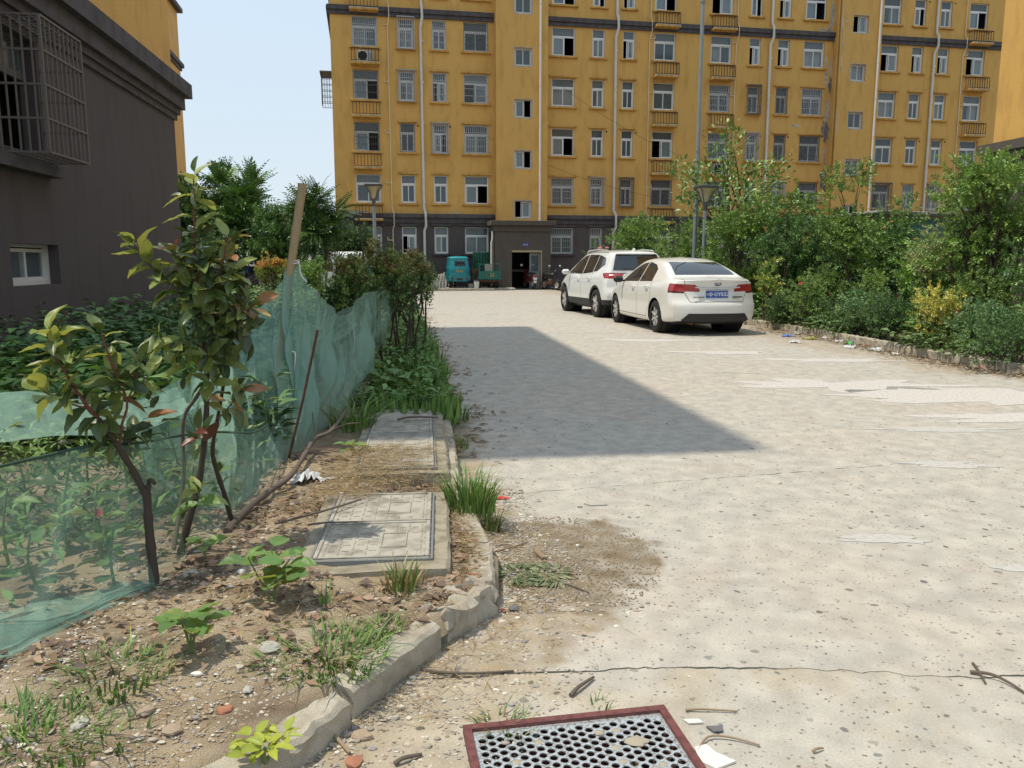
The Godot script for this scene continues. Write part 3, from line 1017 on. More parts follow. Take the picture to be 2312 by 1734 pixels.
				rl.bar(Vector3(xa, ya + 0.05, 0.5), Vector3(xb, ya + 0.05, 0.5), 0.02, 0.02)
				for i in 9:
					var x := lerpf(xa, xb, i / 8.0)
					rl.bar(Vector3(x, ya, 0.5), Vector3(x, yb, 0.5), 0.027, 0.02, Vector3.FORWARD)
				part("railing", rl, M.rail, s)
			# core holes for air-conditioner pipes
			if r > 1 and c[1] < 0.8 and (sd * 5) % 3 == 0:
				var ho := MB.new()
				ho.lathe([Vector2(0.001, 0.0), Vector2(0.035, 0.0), Vector2(0.035, 0.001), Vector2(0.05, 0.001), Vector2(0.05, -0.02)], 10, Transform3D(Basis(Vector3.RIGHT, PI / 2), Vector3(e + 0.16, top - 0.1, 0.006)))
				part("pipe_hole", ho, M.black, b)
	# drain pipes
	for pp in [[-4.69, 0.07, 0.0, 1], [1.37, 0.06, 0.6, 0], [5.62, 0.07, 0.0, 1], [14.45, 0.07, 0.0, 1], [20.6, 0.06, 0.6, 0], [24.57, 0.07, 0.0, 1]]:
		var pts := []
		var z: float = pp[2] + pp[1] + 0.03
		var end := 0.1 if pp[3] == 1 else 3.5
		if pp[3] == 1:
			pts = [Vector3(pp[0], 17.2, z), Vector3(pp[0], 14.35, z), Vector3(pp[0] + 0.02, 14.1, z + 0.17), Vector3(pp[0] + 0.04, 13.6, z + 0.17), Vector3(pp[0] - 0.04, 13.2, z), Vector3(pp[0], 4.2, z), Vector3(pp[0] + 0.06, 3.95, z + 0.24), Vector3(pp[0] + 0.07, 3.3, z + 0.24), Vector3(pp[0], 3.05, z), Vector3(pp[0], 0.1, z)]
		else:
			pts = [Vector3(pp[0], 17.2, z), Vector3(pp[0], end, z)]
		var t := MB.new()
		t.tube(pts, pp[1], 10)
		var y := 16.5
		while y > end + 0.4:
			if absf(y - 13.7) > 0.6 and absf(y - 3.6) > 0.7: t.lathe([Vector2(pp[1] + 0.012, y - 0.05), Vector2(pp[1] + 0.012, y + 0.05)], 10, Transform3D(Basis(), Vector3(pp[0], 0, z)))
			y -= 2.0
		part("drain_pipe", t, M.pipe, b)
	for pp in [[-6.34, 1], [7.50, -1], [12.45, 1], [26.46, -1]]:
		var t := MB.new()
		t.tube([Vector3(pp[0], 17.0, 0.05), Vector3(pp[0], 14.3, 0.05), Vector3(pp[0] + 0.03, 14.05, 0.21), Vector3(pp[0] + 0.04, 13.6, 0.21), Vector3(pp[0] - 0.03, 13.2, 0.05), Vector3(pp[0], 4.1, 0.05), Vector3(pp[0] + 0.08, 3.9, 0.30), Vector3(pp[0] + 0.08, 3.35, 0.30), Vector3(pp[0] + 0.02, 3.1, 0.05), Vector3(pp[0] + 0.02, 0.3, 0.05)], 0.026, 7)
		for y in [13.35, 10.6, 8.1, 5.6, 2.7]:
			var x: float = pp[0] - 0.26 * pp[1]
			t.tube([Vector3(pp[0], y - 0.14, 0.05), Vector3(x, y - 0.14, 0.05), Vector3(x, y, 0.05), Vector3(x, y + 0.02, -0.01)], 0.024, 6)
		part("condensate_pipe", t, M.pipe_tan, b)
	# flaked paint on the second bay and a few other spots
	var fl_spots := [[18.1, 14.9, 0.10, 0.5, 0], [17.95, 14.2, 0.08, 0.22, 0], [18.3, 13.4, 0.07, 0.3, 1], [18.15, 12.2, 0.06, 0.35, 0], [17.85, 12.5, 0.06, 0.22, 0], [18.18, 11.3, 0.1, 0.3, 1], [17.9, 11.6, 0.07, 0.3, 0], [18.1, 9.9, 0.09, 0.55, 0], [17.95, 9.3, 0.05, 0.4, 0], [18.05, 8.75, 0.16, 0.36, 1], [18.05, 6.1, 0.17, 0.42, 1], [18.1, 7.5, 0.06, 0.5, 0], [17.75, 14.1, 0.3, 0.09, 0], [17.95, 5.0, 0.07, 0.3, 0], [-8.2, 3.99, 0.35, 0.05, 0], [-3.0, 4.0, 0.2, 0.03, 0], [20.95, 11.1, 0.12, 0.2, 1], [16.2, 9.0, 0.2, 0.05, 0]]
	for i in fl_spots.size():
		var s: Array = fl_spots[i]
		var m := MB.new()
		var ns := noise(300 + i, 1.3, 3)
		var ctr := m.p(Vector3(s[0], s[1], 0.0045))
		for q in 26:
			var t := TAU * q / 26.0
			var r: float = 1.35 + 1.2 * ns.get_noise_2d(cos(t) * 1.4, sin(t) * 1.4)
			m.p(Vector3(minf(s[0] + cos(t) * s[2] * r, 18.255) if s[0] > 17 and s[0] < 18.5 else s[0] + cos(t) * s[2] * r, s[1] + sin(t) * s[3] * r, 0.0045))
		for q in 26: m.ix.append_array([ctr, ctr + 1 + q, ctr + 1 + (q + 1) % 26])
		part("paint_flake", m, M.bare if s[4] else M.plaster, b)
	for s in [[18.4, 12.6, 0.03, 1.2], [18.33, 9.6, 0.03, 1.0], [18.36, 14.6, 0.04, 0.9], [18.75, 14.2, 0.06, 0.1], [18.62, 14.55, 0.05, 0.12]]:
		var m := MB.new()
		var ns := noise(int(340 + s[1] * 3), 1.6, 3)
		var ctr := m.p(Vector3(s[0], s[1], 0.6045))
		for q in 26:
			var t := TAU * q / 26.0
			var r: float = 1.0 + 0.9 * ns.get_noise_2d(cos(t) * 1.4, sin(t) * 2.4)
			m.p(Vector3(maxf(18.265, s[0] + cos(t) * s[2] * r), s[1] + sin(t) * s[3] * r, 0.6045))
		for q in 26: m.ix.append_array([ctr, ctr + 1 + q, ctr + 1 + (q + 1) % 26])
		part("paint_flake", m, M.plaster, b)
	# a caged window on the gable, seen edge on
	var gc := MB.new()
	for k in 7:
		var z := -2.2 + k * 0.2
		gc.bar(Vector3(x0 - 0.55, 9.5, z), Vector3(x0 - 0.55, 11.0, z), 0.02, 0.02, Vector3.RIGHT)
	for x in [x0 - 0.55, x0 - 0.42, x0 - 0.29, x0 - 0.16]:
		for z in [-2.2, -1.0]: gc.bar(Vector3(x, 9.5, z), Vector3(x, 11.0, z), 0.02, 0.02, Vector3.RIGHT)
	for k in 6:
		var y := 9.5 + 0.3 * k
		gc.bar(Vector3(x0 - 0.552, y, -2.2), Vector3(x0 - 0.552, y, -1.0), 0.022, 0.022)
		for z in [-2.2, -1.0]: gc.bar(Vector3(x0 - 0.55, y, z), Vector3(x0, y, z), 0.022, 0.022)
	gc.box(Vector3(x0 - 0.62, 11.02, -2.25), Vector3(x0 - 0.002, 11.10, -0.95))
	part("window_cage", gc, M.bars_dark, b)
	# the entrance porch
	var po := MB.new()
	wall_with_holes(po, -1.2, 1.76, -0.2, 3.0, [[-0.3, 1.29, -0.2, 2.03]], 1.6, 0.22)
	for s in [-1.2, 1.54]: po.box(Vector3(s, -0.2, 0.002), Vector3(s + 0.22, 3.0, 1.378))
	part("porch_wall", po, M.portal, b)
	var pc := MB.new()
	pc.box(Vector3(-1.28, 3.0, 0.002), Vector3(1.84, 3.30, 1.68))
	pc.cbox(Vector3(0.3, 3.42, 0.93), Vector3(3.42, 0.24, 1.85), 0.015)
	part("porch_roof", pc, M.portal, b)
	var pin := MB.new()
	pin.box(Vector3(-0.98, 0.03, -4.0), Vector3(1.53, 0.05, 1.60))
	pin.box(Vector3(-0.98, 0.05, -4.05), Vector3(-0.93, 3.0, -0.23))
	pin.box(Vector3(1.48, 0.05, -4.05), Vector3(1.53, 3.0, -0.23))
	part("hall_floor", pin, M.room, b)
	var fr := MB.new()
	fr.box(Vector3(-0.3, 1.93, 1.40), Vector3(1.29, 2.03, 1.606))
	fr.box(Vector3(1.24, 0.06, 1.40), Vector3(1.29, 1.93, 1.606))
	part("door_frame", fr, M.door_frame, b)
	var dl := MB.new()
	dl.box(Vector3(0.66, 0.06, 1.42), Vector3(1.23, 0.95, 1.46))
	dl.box(Vector3(0.66, 0.95, 1.42), Vector3(0.76, 1.90, 1.46))
	dl.box(Vector3(1.14, 0.95, 1.42), Vector3(1.23, 1.90, 1.46))
	dl.box(Vector3(0.76, 1.76, 1.42), Vector3(1.14, 1.90, 1.46))
	var door := part("door", dl, M.door_grey, b)
	var dg := MB.new()
	dg.quad(Vector3(0.76, 0.95, 1.44), Vector3(1.14, 0.95, 1.44), Vector3(1.14, 1.76, 1.44), Vector3(0.76, 1.76, 1.44))
	part("pane", dg, M.glass, door)
	for i in 3:
		var sg := MB.new()
		sg.box(Vector3(0.28 + i * 0.10, 2.24, 1.601), Vector3(0.375 + i * 0.10, 2.40, 1.612))
		var plate := part("number_plate", sg, M.sign_blue, b)
		lettering(plate, ["4", "1", "L"][i], 0.12, Vector3(0.327 + i * 0.10, 2.32, 1.6135), 0.0, M.sign_white)
	var st := MB.new()
	st.cbox(Vector3(-0.9, 0.05, 2.05), Vector3(1.25, 0.14, 0.85), 0.03)
	part("step", st, M.kerb, b)
	var gp := MB.new()
	gp.tube([Vector3(-1.27, 3.0, 1.3), Vector3(-1.27, 2.6, 1.3), Vector3(-1.33, 2.45, 1.35), Vector3(-1.35, 0.12, 1.38)], 0.055, 9)
	part("drain_pipe", gp, M.pipe, b)
	# air conditioners standing on the shelves
	for q in [[-7.52, 5, "air conditioner unit with round fan on the leftmost shelf of the far block", 0.5], [27.31, 3, "air conditioner unit on the rightmost shelf of the far block", 0.3], [11.58, 3, "weathered air conditioner unit on the shelf just above the young tree", 0.4]]:
		var ac := thing("air_conditioner", q[2], "air conditioner", b.transform * Vector3(q[0], sills[q[1]] - 0.813, 0.25), FACADE_TURN)
		var body := MB.new()
		body.cbox(Vector3(0, 0.28, 0), Vector3(0.78, 0.52, 0.27), 0.02)
		for x in [-0.28, 0.28]: body.box(Vector3(x - 0.03, 0.0, -0.12), Vector3(x + 0.03, 0.02, 0.12))
		part("casing", body, M.ac_white, ac)
		var ring := MB.new()
		for k in 4:
			var pts := []
			for j in 25: pts.append(Vector3(-0.12 + cos(TAU * j / 24.0) * (0.05 + 0.05 * k), 0.28 + sin(TAU * j / 24.0) * (0.05 + 0.05 * k), 0.146))
			ring.tube(pts, 0.006, 5, false)
		part("fan_guard", ring, M.rail, ac)
		var fan := MB.new()
		fan.lathe([Vector2(0.0, 0.0), Vector2(0.22, 0.0), Vector2(0.22, -0.002)], 28, Transform3D(Basis(Vector3.RIGHT, PI / 2), Vector3(-0.12, 0.28, 0.138)))
		part("fan_opening", fan, M.black, ac)
		var vent := MB.new()
		for k in 6: vent.box(Vector3(0.22, 0.12 + k * 0.05, 0.136), Vector3(0.34, 0.14 + k * 0.05, 0.140))
		part("side_vent", vent, M.rail, ac)

func lettering(parent: Node, text: String, size: float, where: Vector3, turn: float, m: Material, depth := 0.003, font := "Droid Sans"):
	var t := TextMesh.new()
	var f := SystemFont.new()
	f.font_names = PackedStringArray([font])
	f.font_weight = 700
	t.font = f
	t.text = text
	t.font_size = 64
	t.pixel_size = size / 64.0
	t.depth = depth
	var o := part("lettering", t, m, parent)
	o.position = where
	o.rotation.y = turn

# the lower-storey mouldings shared by the blocks beside the lane: a wall in the local y-z plane facing +x (side = 1) or -x (side = -1)
func side_mould(m: MB, side: float, z0: float, z1: float):
	for s in [[4.66, 4.93, 0.30], [4.42, 4.66, 0.18], [4.31, 4.42, 0.10], [4.20, 4.31, 0.05]]:
		var xs := [0.0, s[2] * side]
		m.box(Vector3(minf(xs[0], xs[1]), s[0], z0 - (s[2] if z0 <= 0 else 0.0)), Vector3(maxf(xs[0], xs[1]), s[1], z1))

func left_block():
	var b := thing("apartment_block", "near yellow apartment block with a dark grey base and heavy moulding, left of the lane", "apartment building", Vector3(-6.69, 0, -16.4), BLOCK_TURN)
	# local x = 0 is the wall beside the garden, z runs from the far corner (0) to the near one (11.7)
	var turn := Transform3D(Basis(Vector3.UP, PI / 2), Vector3.ZERO)      # skin built in x-y, stood along z
	var zlen := 11.7
	var lowh := [[-7.2, -5.9, 1.14, 1.64], [-7.6, -6.1, 2.72, 4.1]]
	var lo := MB.new()
	wall_with_holes(lo, -zlen, 0.0, -0.3, 4.31, lowh, 0.0, 0.24)
	lo.rough(func(q): return turn * q)
	lo.box(Vector3(-11.5, -0.3, 0.0), Vector3(-0.242, 4.31, 0.30))
	lo.box(Vector3(-11.5, -0.3, zlen - 0.3), Vector3(-0.242, 4.31, zlen))
	part("base_wall", lo, M.dark_wall, b)
	var mo := MB.new()
	side_mould(mo, 1.0, 0.0, zlen)
	part("moulding", mo, M.dark_trim, b)
	var up := MB.new()
	up.box(Vector3(-0.3, 4.31, 0.0), Vector3(0.0, 17.6, zlen))
	up.box(Vector3(-11.5, 4.31, 0.0), Vector3(-0.302, 17.6, 0.3))
	up.box(Vector3(-11.5, 4.31, zlen - 0.3), Vector3(-0.302, 17.6, zlen))
	up.box(Vector3(-11.8, -0.3, 0.0), Vector3(-11.502, 17.6, zlen))
	part("upper_wall", up, M.yellow, b)
	var rf := MB.new()
	rf.box(Vector3(-12.0, 17.6, -0.2), Vector3(0.12, 17.85, zlen + 0.1))
	part("roof", rf, M.dark_trim, b)
	var inn := MB.new()
	inn.box(Vector3(-3.2, 0.4, 4.8), Vector3(-3.0, 4.3, 8.6))
	inn.box(Vector3(-3.0, 2.2, 4.8), Vector3(-0.36, 2.35, 8.6))
	inn.box(Vector3(-3.0, 0.4, 4.8), Vector3(-0.36, 0.6, 8.6))
	inn.box(Vector3(-3.0, 4.3, 4.8), Vector3(-0.36, 4.45, 8.6))
	for z in [4.8, 8.5]: inn.box(Vector3(-3.0, 0.6, z), Vector3(-0.36, 4.3, z + 0.1))
	part("inner_floors", inn, M.room, b)
	# cellar window: two white sashes set deep in the wall
	var holder := Node3D.new()
	holder.name = "cellar_window"
	holder.transform = turn
	b.add_child(holder)
	window(holder, -7.2, -5.9, 1.14, 1.64, -0.16, "c", 0, false, M.old_pvc, 4)
	var holder2 := Node3D.new()
	holder2.name = "ground_floor_window"
	holder2.transform = turn
	b.add_child(holder2)
	window(holder2, -7.6, -6.1, 2.72, 4.1, -0.16, "rw", 0, true, M.bars_dark, 5)
	var sill := MB.new()
	sill.box(Vector3(0.002, 2.48, 5.95), Vector3(0.16, 2.62, 7.75))
	part("sill", sill, M.dark_trim, b)
	# the projecting cage of square bars over the ground-floor window
	var cg := MB.new()
	var z0 := 6.02
	var z1 := 7.16
	var y0 := 2.66
	var y1 := 4.14
	var D := 0.5
	for i in 10:
		var z := lerpf(z0, z1, i / 9.0)
		cg.bar(Vector3(D, y0, z), Vector3(D, y1, z), 0.017, 0.017, Vector3.RIGHT)
		cg.bar(Vector3(0.0, y0, z), Vector3(D, y0, z), 0.017, 0.017)
		cg.bar(Vector3(0.0, y1, z), Vector3(D, y1, z), 0.017, 0.017)
	for k in 5:
		var y := lerpf(y0, y1, k / 4.0)
		cg.bar(Vector3(D + 0.004, y, z0), Vector3(D + 0.004, y, z1), 0.026, 0.024)
		for z in [z0, z1]: cg.bar(Vector3(0.0, y, z), Vector3(D, y, z), 0.026, 0.024)
	for k in 5:
		var x := D * k / 5.0
		for z in [z0, z1]: cg.bar(Vector3(x, y0, z), Vector3(x, y1, z), 0.017, 0.017, Vector3.RIGHT)
	for z in [z0, z1]: cg.bar(Vector3(D, y0, z), Vector3(D, y1, z), 0.03, 0.03, Vector3.RIGHT)
	for x in [0.12, 0.25, 0.38]:
		cg.bar(Vector3(x, y0 - 0.004, z0), Vector3(x, y0 - 0.004, z1), 0.02, 0.015)
		cg.bar(Vector3(x, y1 + 0.004, z0), Vector3(x, y1 + 0.004, z1), 0.02, 0.015)
	part("window_cage", cg, M.cage, b)

func right_block():
	var b := thing("apartment_block", "sunlit yellow apartment block with grey base at the right edge, behind the shrubs", "apartment building", Vector3(14.59, 0, -25.0), BLOCK_TURN)
	var zl := 22.0
	var lo := MB.new()
	lo.box(Vector3(0.0, -0.2, 0.0), Vector3(10.0, 4.31, zl))
	part("base_wall", lo, M.portal, b)
	var mo := MB.new()
	side_mould(mo, -1.0, 0.0, zl)
	part("moulding", mo, M.portal, b)
	var up := MB.new()
	up.box(Vector3(0.0, 4.31, 0.0), Vector3(10.0, 17.6, zl))
	part("upper_wall", up, M.yellow, b)
	var rf := MB.new()
	rf.box(Vector3(-0.1, 17.6, -0.1), Vector3(10.1, 17.85, zl + 0.1))
	part("roof", rf, M.dark_trim, b)

func neighbour_block():
	var b := thing("apartment_block", "next yellow block beyond the garden, a sliver beside the dark wall", "apartment building", Vector3(-19.55, 0, -44.0), FACADE_TURN)
	var w := MB.new()
	w.box(Vector3(-14.0, 3.6, -10.0), Vector3(0.0, 17.2, 0.0))
	part("upper_wall", w, M.yellow, b)
	var l := MB.new()
	l.box(Vector3(-14.0, -0.2, -10.0), Vector3(0.0, 3.6, 0.0))
	part("base_wall", l, M.dark_wall, b)
	for q in [[0.1, 13.6, 13.8, "band"], [0.22, 13.801, 14.05, "band"], [0.22, 3.6, 3.9, "cornice"]]:
		var t := MB.new()
		t.box(Vector3(-14.0 - q[0], q[1], -10.0 - q[0]), Vector3(q[0], q[2], q[0]))
		part(q[3], t, M.dark_trim, b)
	var r := MB.new()
	r.box(Vector3(-14.3, 17.2, -10.3), Vector3(0.3, 17.45, 0.3))
	part("roof", r, M.dark_trim, b)


# ---------------------------------------------------------------- vehicles
func curve(keys: Array, u: float) -> float:
	var n := keys.size()
	if u <= keys[0].x: return keys[0].y
	for i in n - 1:
		if u <= keys[i + 1].x:
			var t: float = (u - keys[i].x) / (keys[i + 1].x - keys[i].x)
			var a: Vector2 = keys[maxi(i - 1, 0)]
			var b: Vector2 = keys[i]
			var c: Vector2 = keys[i + 1]
			var d: Vector2 = keys[mini(i + 2, n - 1)]
			var h := c.x - b.x
			var m0 := (c.y - a.y) / maxf(c.x - a.x, 1e-4) * h
			var m1 := (d.y - b.y) / maxf(d.x - b.x, 1e-4) * h
			var t2 := t * t
			var t3 := t2 * t
			return (2 * t3 - 3 * t2 + 1) * b.y + (t3 - 2 * t2 + t) * m0 + (-2 * t3 + 3 * t2) * c.y + (t3 - t2) * m1
	return keys[n - 1].y
func curve2(keys: Array, t: float) -> Vector2:
	var n := keys.size()
	var f := clampf(t, 0, 1) * (n - 1)
	var i := mini(int(f), n - 2)
	f -= i
	return keys[i].cubic_interpolate(keys[i + 1], keys[maxi(i - 1, 0)], keys[mini(i + 2, n - 1)], f)

# a patch of skin: triangles of [position, normal]; cut(poly, flat) splits them along a convex polygon of the flattened points
class Hull:
	var t := []      # each: [p0, n0, p1, n1, p2, n2]
	static func split(tri: Array, a: Vector2, b: Vector2, flat: Callable, inside: Array, outside: Array):
		var s := []
		for k in 3:
			var q: Vector2 = flat.call(tri[k * 2])
			s.append((b - a).cross(q - a))
		var pos = s[0] >= 0 or s[1] >= 0 or s[2] >= 0
		var neg = s[0] < 0 or s[1] < 0 or s[2] < 0
		if not neg:
			inside.append(tri)
			return
		if not pos:
			outside.append(tri)
			return
		var pi := []
		var po := []
		for k in 3:
			var j := (k + 1) % 3
			var P := [tri[k * 2], tri[k * 2 + 1]]
			var Q := [tri[j * 2], tri[j * 2 + 1]]
			(pi if s[k] >= 0 else po).append(P)
			if (s[k] >= 0) != (s[j] >= 0):
				var f: float = s[k] / (s[k] - s[j])
				var X := [P[0].lerp(Q[0], f), P[1].lerp(Q[1], f).normalized()]
				pi.append(X)
				po.append(X)
		for k in range(1, pi.size() - 1): inside.append(pi[0] + pi[k] + pi[k + 1])
		for k in range(1, po.size() - 1): outside.append(po[0] + po[k] + po[k + 1])
	func cut(poly: Array, flat: Callable, where: Callable) -> Hull:
		var area := 0.0
		for k in poly.size(): area += poly[k].cross(poly[(k + 1) % poly.size()])
		var ring := poly.duplicate()
		if area < 0: ring.reverse()
		var lo := Vector2(1e9, 1e9)
		var hi := -lo
		for q in ring:
			lo = lo.min(q)
			hi = hi.max(q)
		var got := Hull.new()
		var rest := []
		for tri in t:
			var a: Vector2 = flat.call(tri[0])
			var b: Vector2 = flat.call(tri[2])
			var c: Vector2 = flat.call(tri[4])
			var l := a.min(b).min(c)
			var h := a.max(b).max(c)
			if h.x < lo.x or h.y < lo.y or l.x > hi.x or l.y > hi.y or not where.call((tri[0] + tri[2] + tri[4]) / 3.0):
				rest.append(tri)
				continue
			var cur := [tri]
			for k in ring.size():
				var nxt := []
				for q in cur: Hull.split(q, ring[k], ring[(k + 1) % ring.size()], flat, nxt, rest)
				cur = nxt
			got.t.append_array(cur)
		t = rest
		return got
	func to_mb(push := 0.0) -> MB:
		var m := MB.new()
		for q in t:
			var i := m.v.size()
			for k in 3:
				m.v.append(q[k * 2] + q[k * 2 + 1] * push)
				m.nrm.append(q[k * 2 + 1])
			var g: Vector3 = (q[4] - q[0]).cross(q[2] - q[0])
			if g.dot(q[1]) >= 0: m.ix.append_array([i, i + 1, i + 2])
			else: m.ix.append_array([i, i + 2, i + 1])
		return m

# the body of a car, rear bumper at u = 0, nose at u = length; x to the right, z = -u
func car_skin(s: Dictionary) -> Hull:
	var L: float = s.length
	var us := []
	var u := 0.0
	while u < L + 0.001:
		us.append(u)
		u += 0.06
	us[us.size() - 1] = L
	var nt := 46
	var section := func(uu: float) -> Array:
		var W := curve(s.width, uu)
		var yt := curve(s.top, uu)
		var yb := minf(curve(s.belt, uu), yt - 0.03)
		var y0 := curve(s.bottom, uu)
		var g := yt - yb
		var k := clampf((g - 0.06) / 0.3, 0, 1)
		var wr: float = W - 0.09 - s.tumble * g
		var yr := yt - lerpf(0.012, 0.085, k)
		return [Vector2(W - 0.16, y0), Vector2(W - 0.03, y0 + 0.03), Vector2(W, y0 + 0.22), Vector2(W + 0.004, 0.62), Vector2(W - 0.006, lerpf(0.62, yb, 0.6)), Vector2(W - 0.045, yb - 0.01), Vector2(lerpf(W - 0.045, wr, 0.5), lerpf(yb, yr, 0.5)), Vector2(wr, yr), Vector2(wr - 0.10, yt - lerpf(0.006, 0.022, k)), Vector2(wr * 0.45, yt), Vector2(0, yt + 0.012)]
	var place := func(uu: float, q: Vector2, side: float) -> Vector3:
		var f := pow(clampf(1.0 - uu / 0.9, 0, 1), 2.0)
		var b := pow(clampf(1.0 - (L - uu) / 0.9, 0, 1), 2.0)
		return Vector3(q.x * side, q.y, -(uu + (curve(s.rear, q.y) + s.corner) * f - 0.25 * b))
	var sk := Hull.new()
	var grid_to := func(rows: Array):
		var nj := rows.size()
		var ni: int = rows[0].size()
		var nr := []
		for j in nj:
			var row := []
			for i in ni:
				var a: Vector3 = rows[j][mini(i + 1, ni - 1)] - rows[j][maxi(i - 1, 0)]
				var b: Vector3 = rows[mini(j + 1, nj - 1)][i] - rows[maxi(j - 1, 0)][i]
				row.append(a.cross(b).normalized())
			nr.append(row)
		for j in nj - 1:
			for i in ni - 1:
				var c := [rows[j][i], nr[j][i], rows[j][i + 1], nr[j][i + 1], rows[j + 1][i + 1], nr[j + 1][i + 1], rows[j + 1][i], nr[j + 1][i]]
				for k in [[0, 2, 4], [0, 4, 6]]:
					var tri := []
					for e in k:
						tri.append(c[e])
						tri.append(c[e + 1])
					if (tri[2] - tri[0]).cross(tri[4] - tri[0]).length() > 1e-7: sk.t.append(tri)
	for side in [1.0, -1.0]:
		var rows := []
		for uu in us:
			var sec: Array = section.call(uu)
			var row := []
			for i in nt + 1: row.append(place.call(uu, curve2(sec, float(i) / nt), side))
			if side < 0: row.reverse()
			rows.append(row)
		grid_to.call(rows)
		# the tail and nose, closing towards the middle
		for e in [0.0, L]:
			var cap := []
			var sec: Array = section.call(e)
			for j in 15:
				var f := j / 14.0
				var row := []
				for i in nt + 1:
					var q := curve2(sec, float(i) / nt)
					var P: Vector3 = place.call(e, q, side)
					P.x *= 1.0 - f
					var into: float = s.corner * (1.0 - pow(1.0 - f, 3.2)) if e == 0.0 else -0.22 * (1.0 - pow(1.0 - f, 2.6))
					P.z += into
					row.append(P)
				if (side < 0) != (e > 0): row.reverse()
				cap.append(row)
			cap.reverse()
			grid_to.call(cap)
	return sk

func ring_of(c: Vector2, r: float, n := 22) -> Array:
	var a := []
	for k in n: a.append(c + Vector2(cos(TAU * k / n), sin(TAU * k / n)) * r)
	return a
func strip(a: Vector2, b: Vector2, w: float) -> Array:
	var n := (b - a).orthogonal().normalized() * w / 2
	return [a + n, b + n, b - n, a - n]

func wheel(parent: Node, where: Vector3, r: float, w: float, spokes: int, face: float, rim_share := 0.66):
	var o := Node3D.new()
	o.name = "wheel"
	parent.add_child(o, true)
	o.position = where
	var xf := Transform3D(Basis(Vector3.FORWARD, -face * PI / 2), Vector3.ZERO)     # lathe axis across the car, outwards
	var rr := r * rim_share
	var t := MB.new()
	t.lathe([Vector2(rr, -w * 0.5), Vector2(r * 0.86, -w * 0.52), Vector2(r * 0.97, -w * 0.44), Vector2(r, -w * 0.3), Vector2(r, 0), Vector2(r, w * 0.3), Vector2(r * 0.97, w * 0.44), Vector2(r * 0.86, w * 0.52), Vector2(rr + 0.012, w * 0.5), Vector2(rr, w * 0.44)], 36, xf)
	part("tyre", t, M.rubber, o)
	var m := MB.new()
	m.lathe([Vector2(rr, w * 0.46), Vector2(rr, w * 0.46), Vector2(rr - 0.014, w * 0.47), Vector2(rr - 0.022, w * 0.40), Vector2(rr - 0.03, w * 0.40), Vector2(rr - 0.03, -w * 0.4)], 36, xf)
	m.lathe([Vector2(0.0, w * 0.36), Vector2(0.03, w * 0.36), Vector2(0.055, w * 0.33), Vector2(0.055, w * 0.1)], 18, xf)
	for k in spokes:
		var a := TAU * k / spokes
		var d := Vector3(0, sin(a), cos(a))
		var side := Vector3(0, cos(a), -sin(a))
		for q in ([-0.011, 0.011] if spokes < 6 else [0.0]):
			m.bar(Vector3(face * w * 0.32, 0, 0) + d * 0.03 + side * q, Vector3(face * w * 0.38, 0, 0) + d * (rr - 0.012) + side * q * 3.2, 0.026 if spokes < 6 else 0.024, 0.03, side)
	part("rim", m, M.alloy, o)
	var br := MB.new()
	br.lathe([Vector2(0.0, 0.02), Vector2(rr - 0.03, 0.02), Vector2(rr - 0.03, -0.02)], 24, xf)
	part("brake_disc", br, M.rust, o)

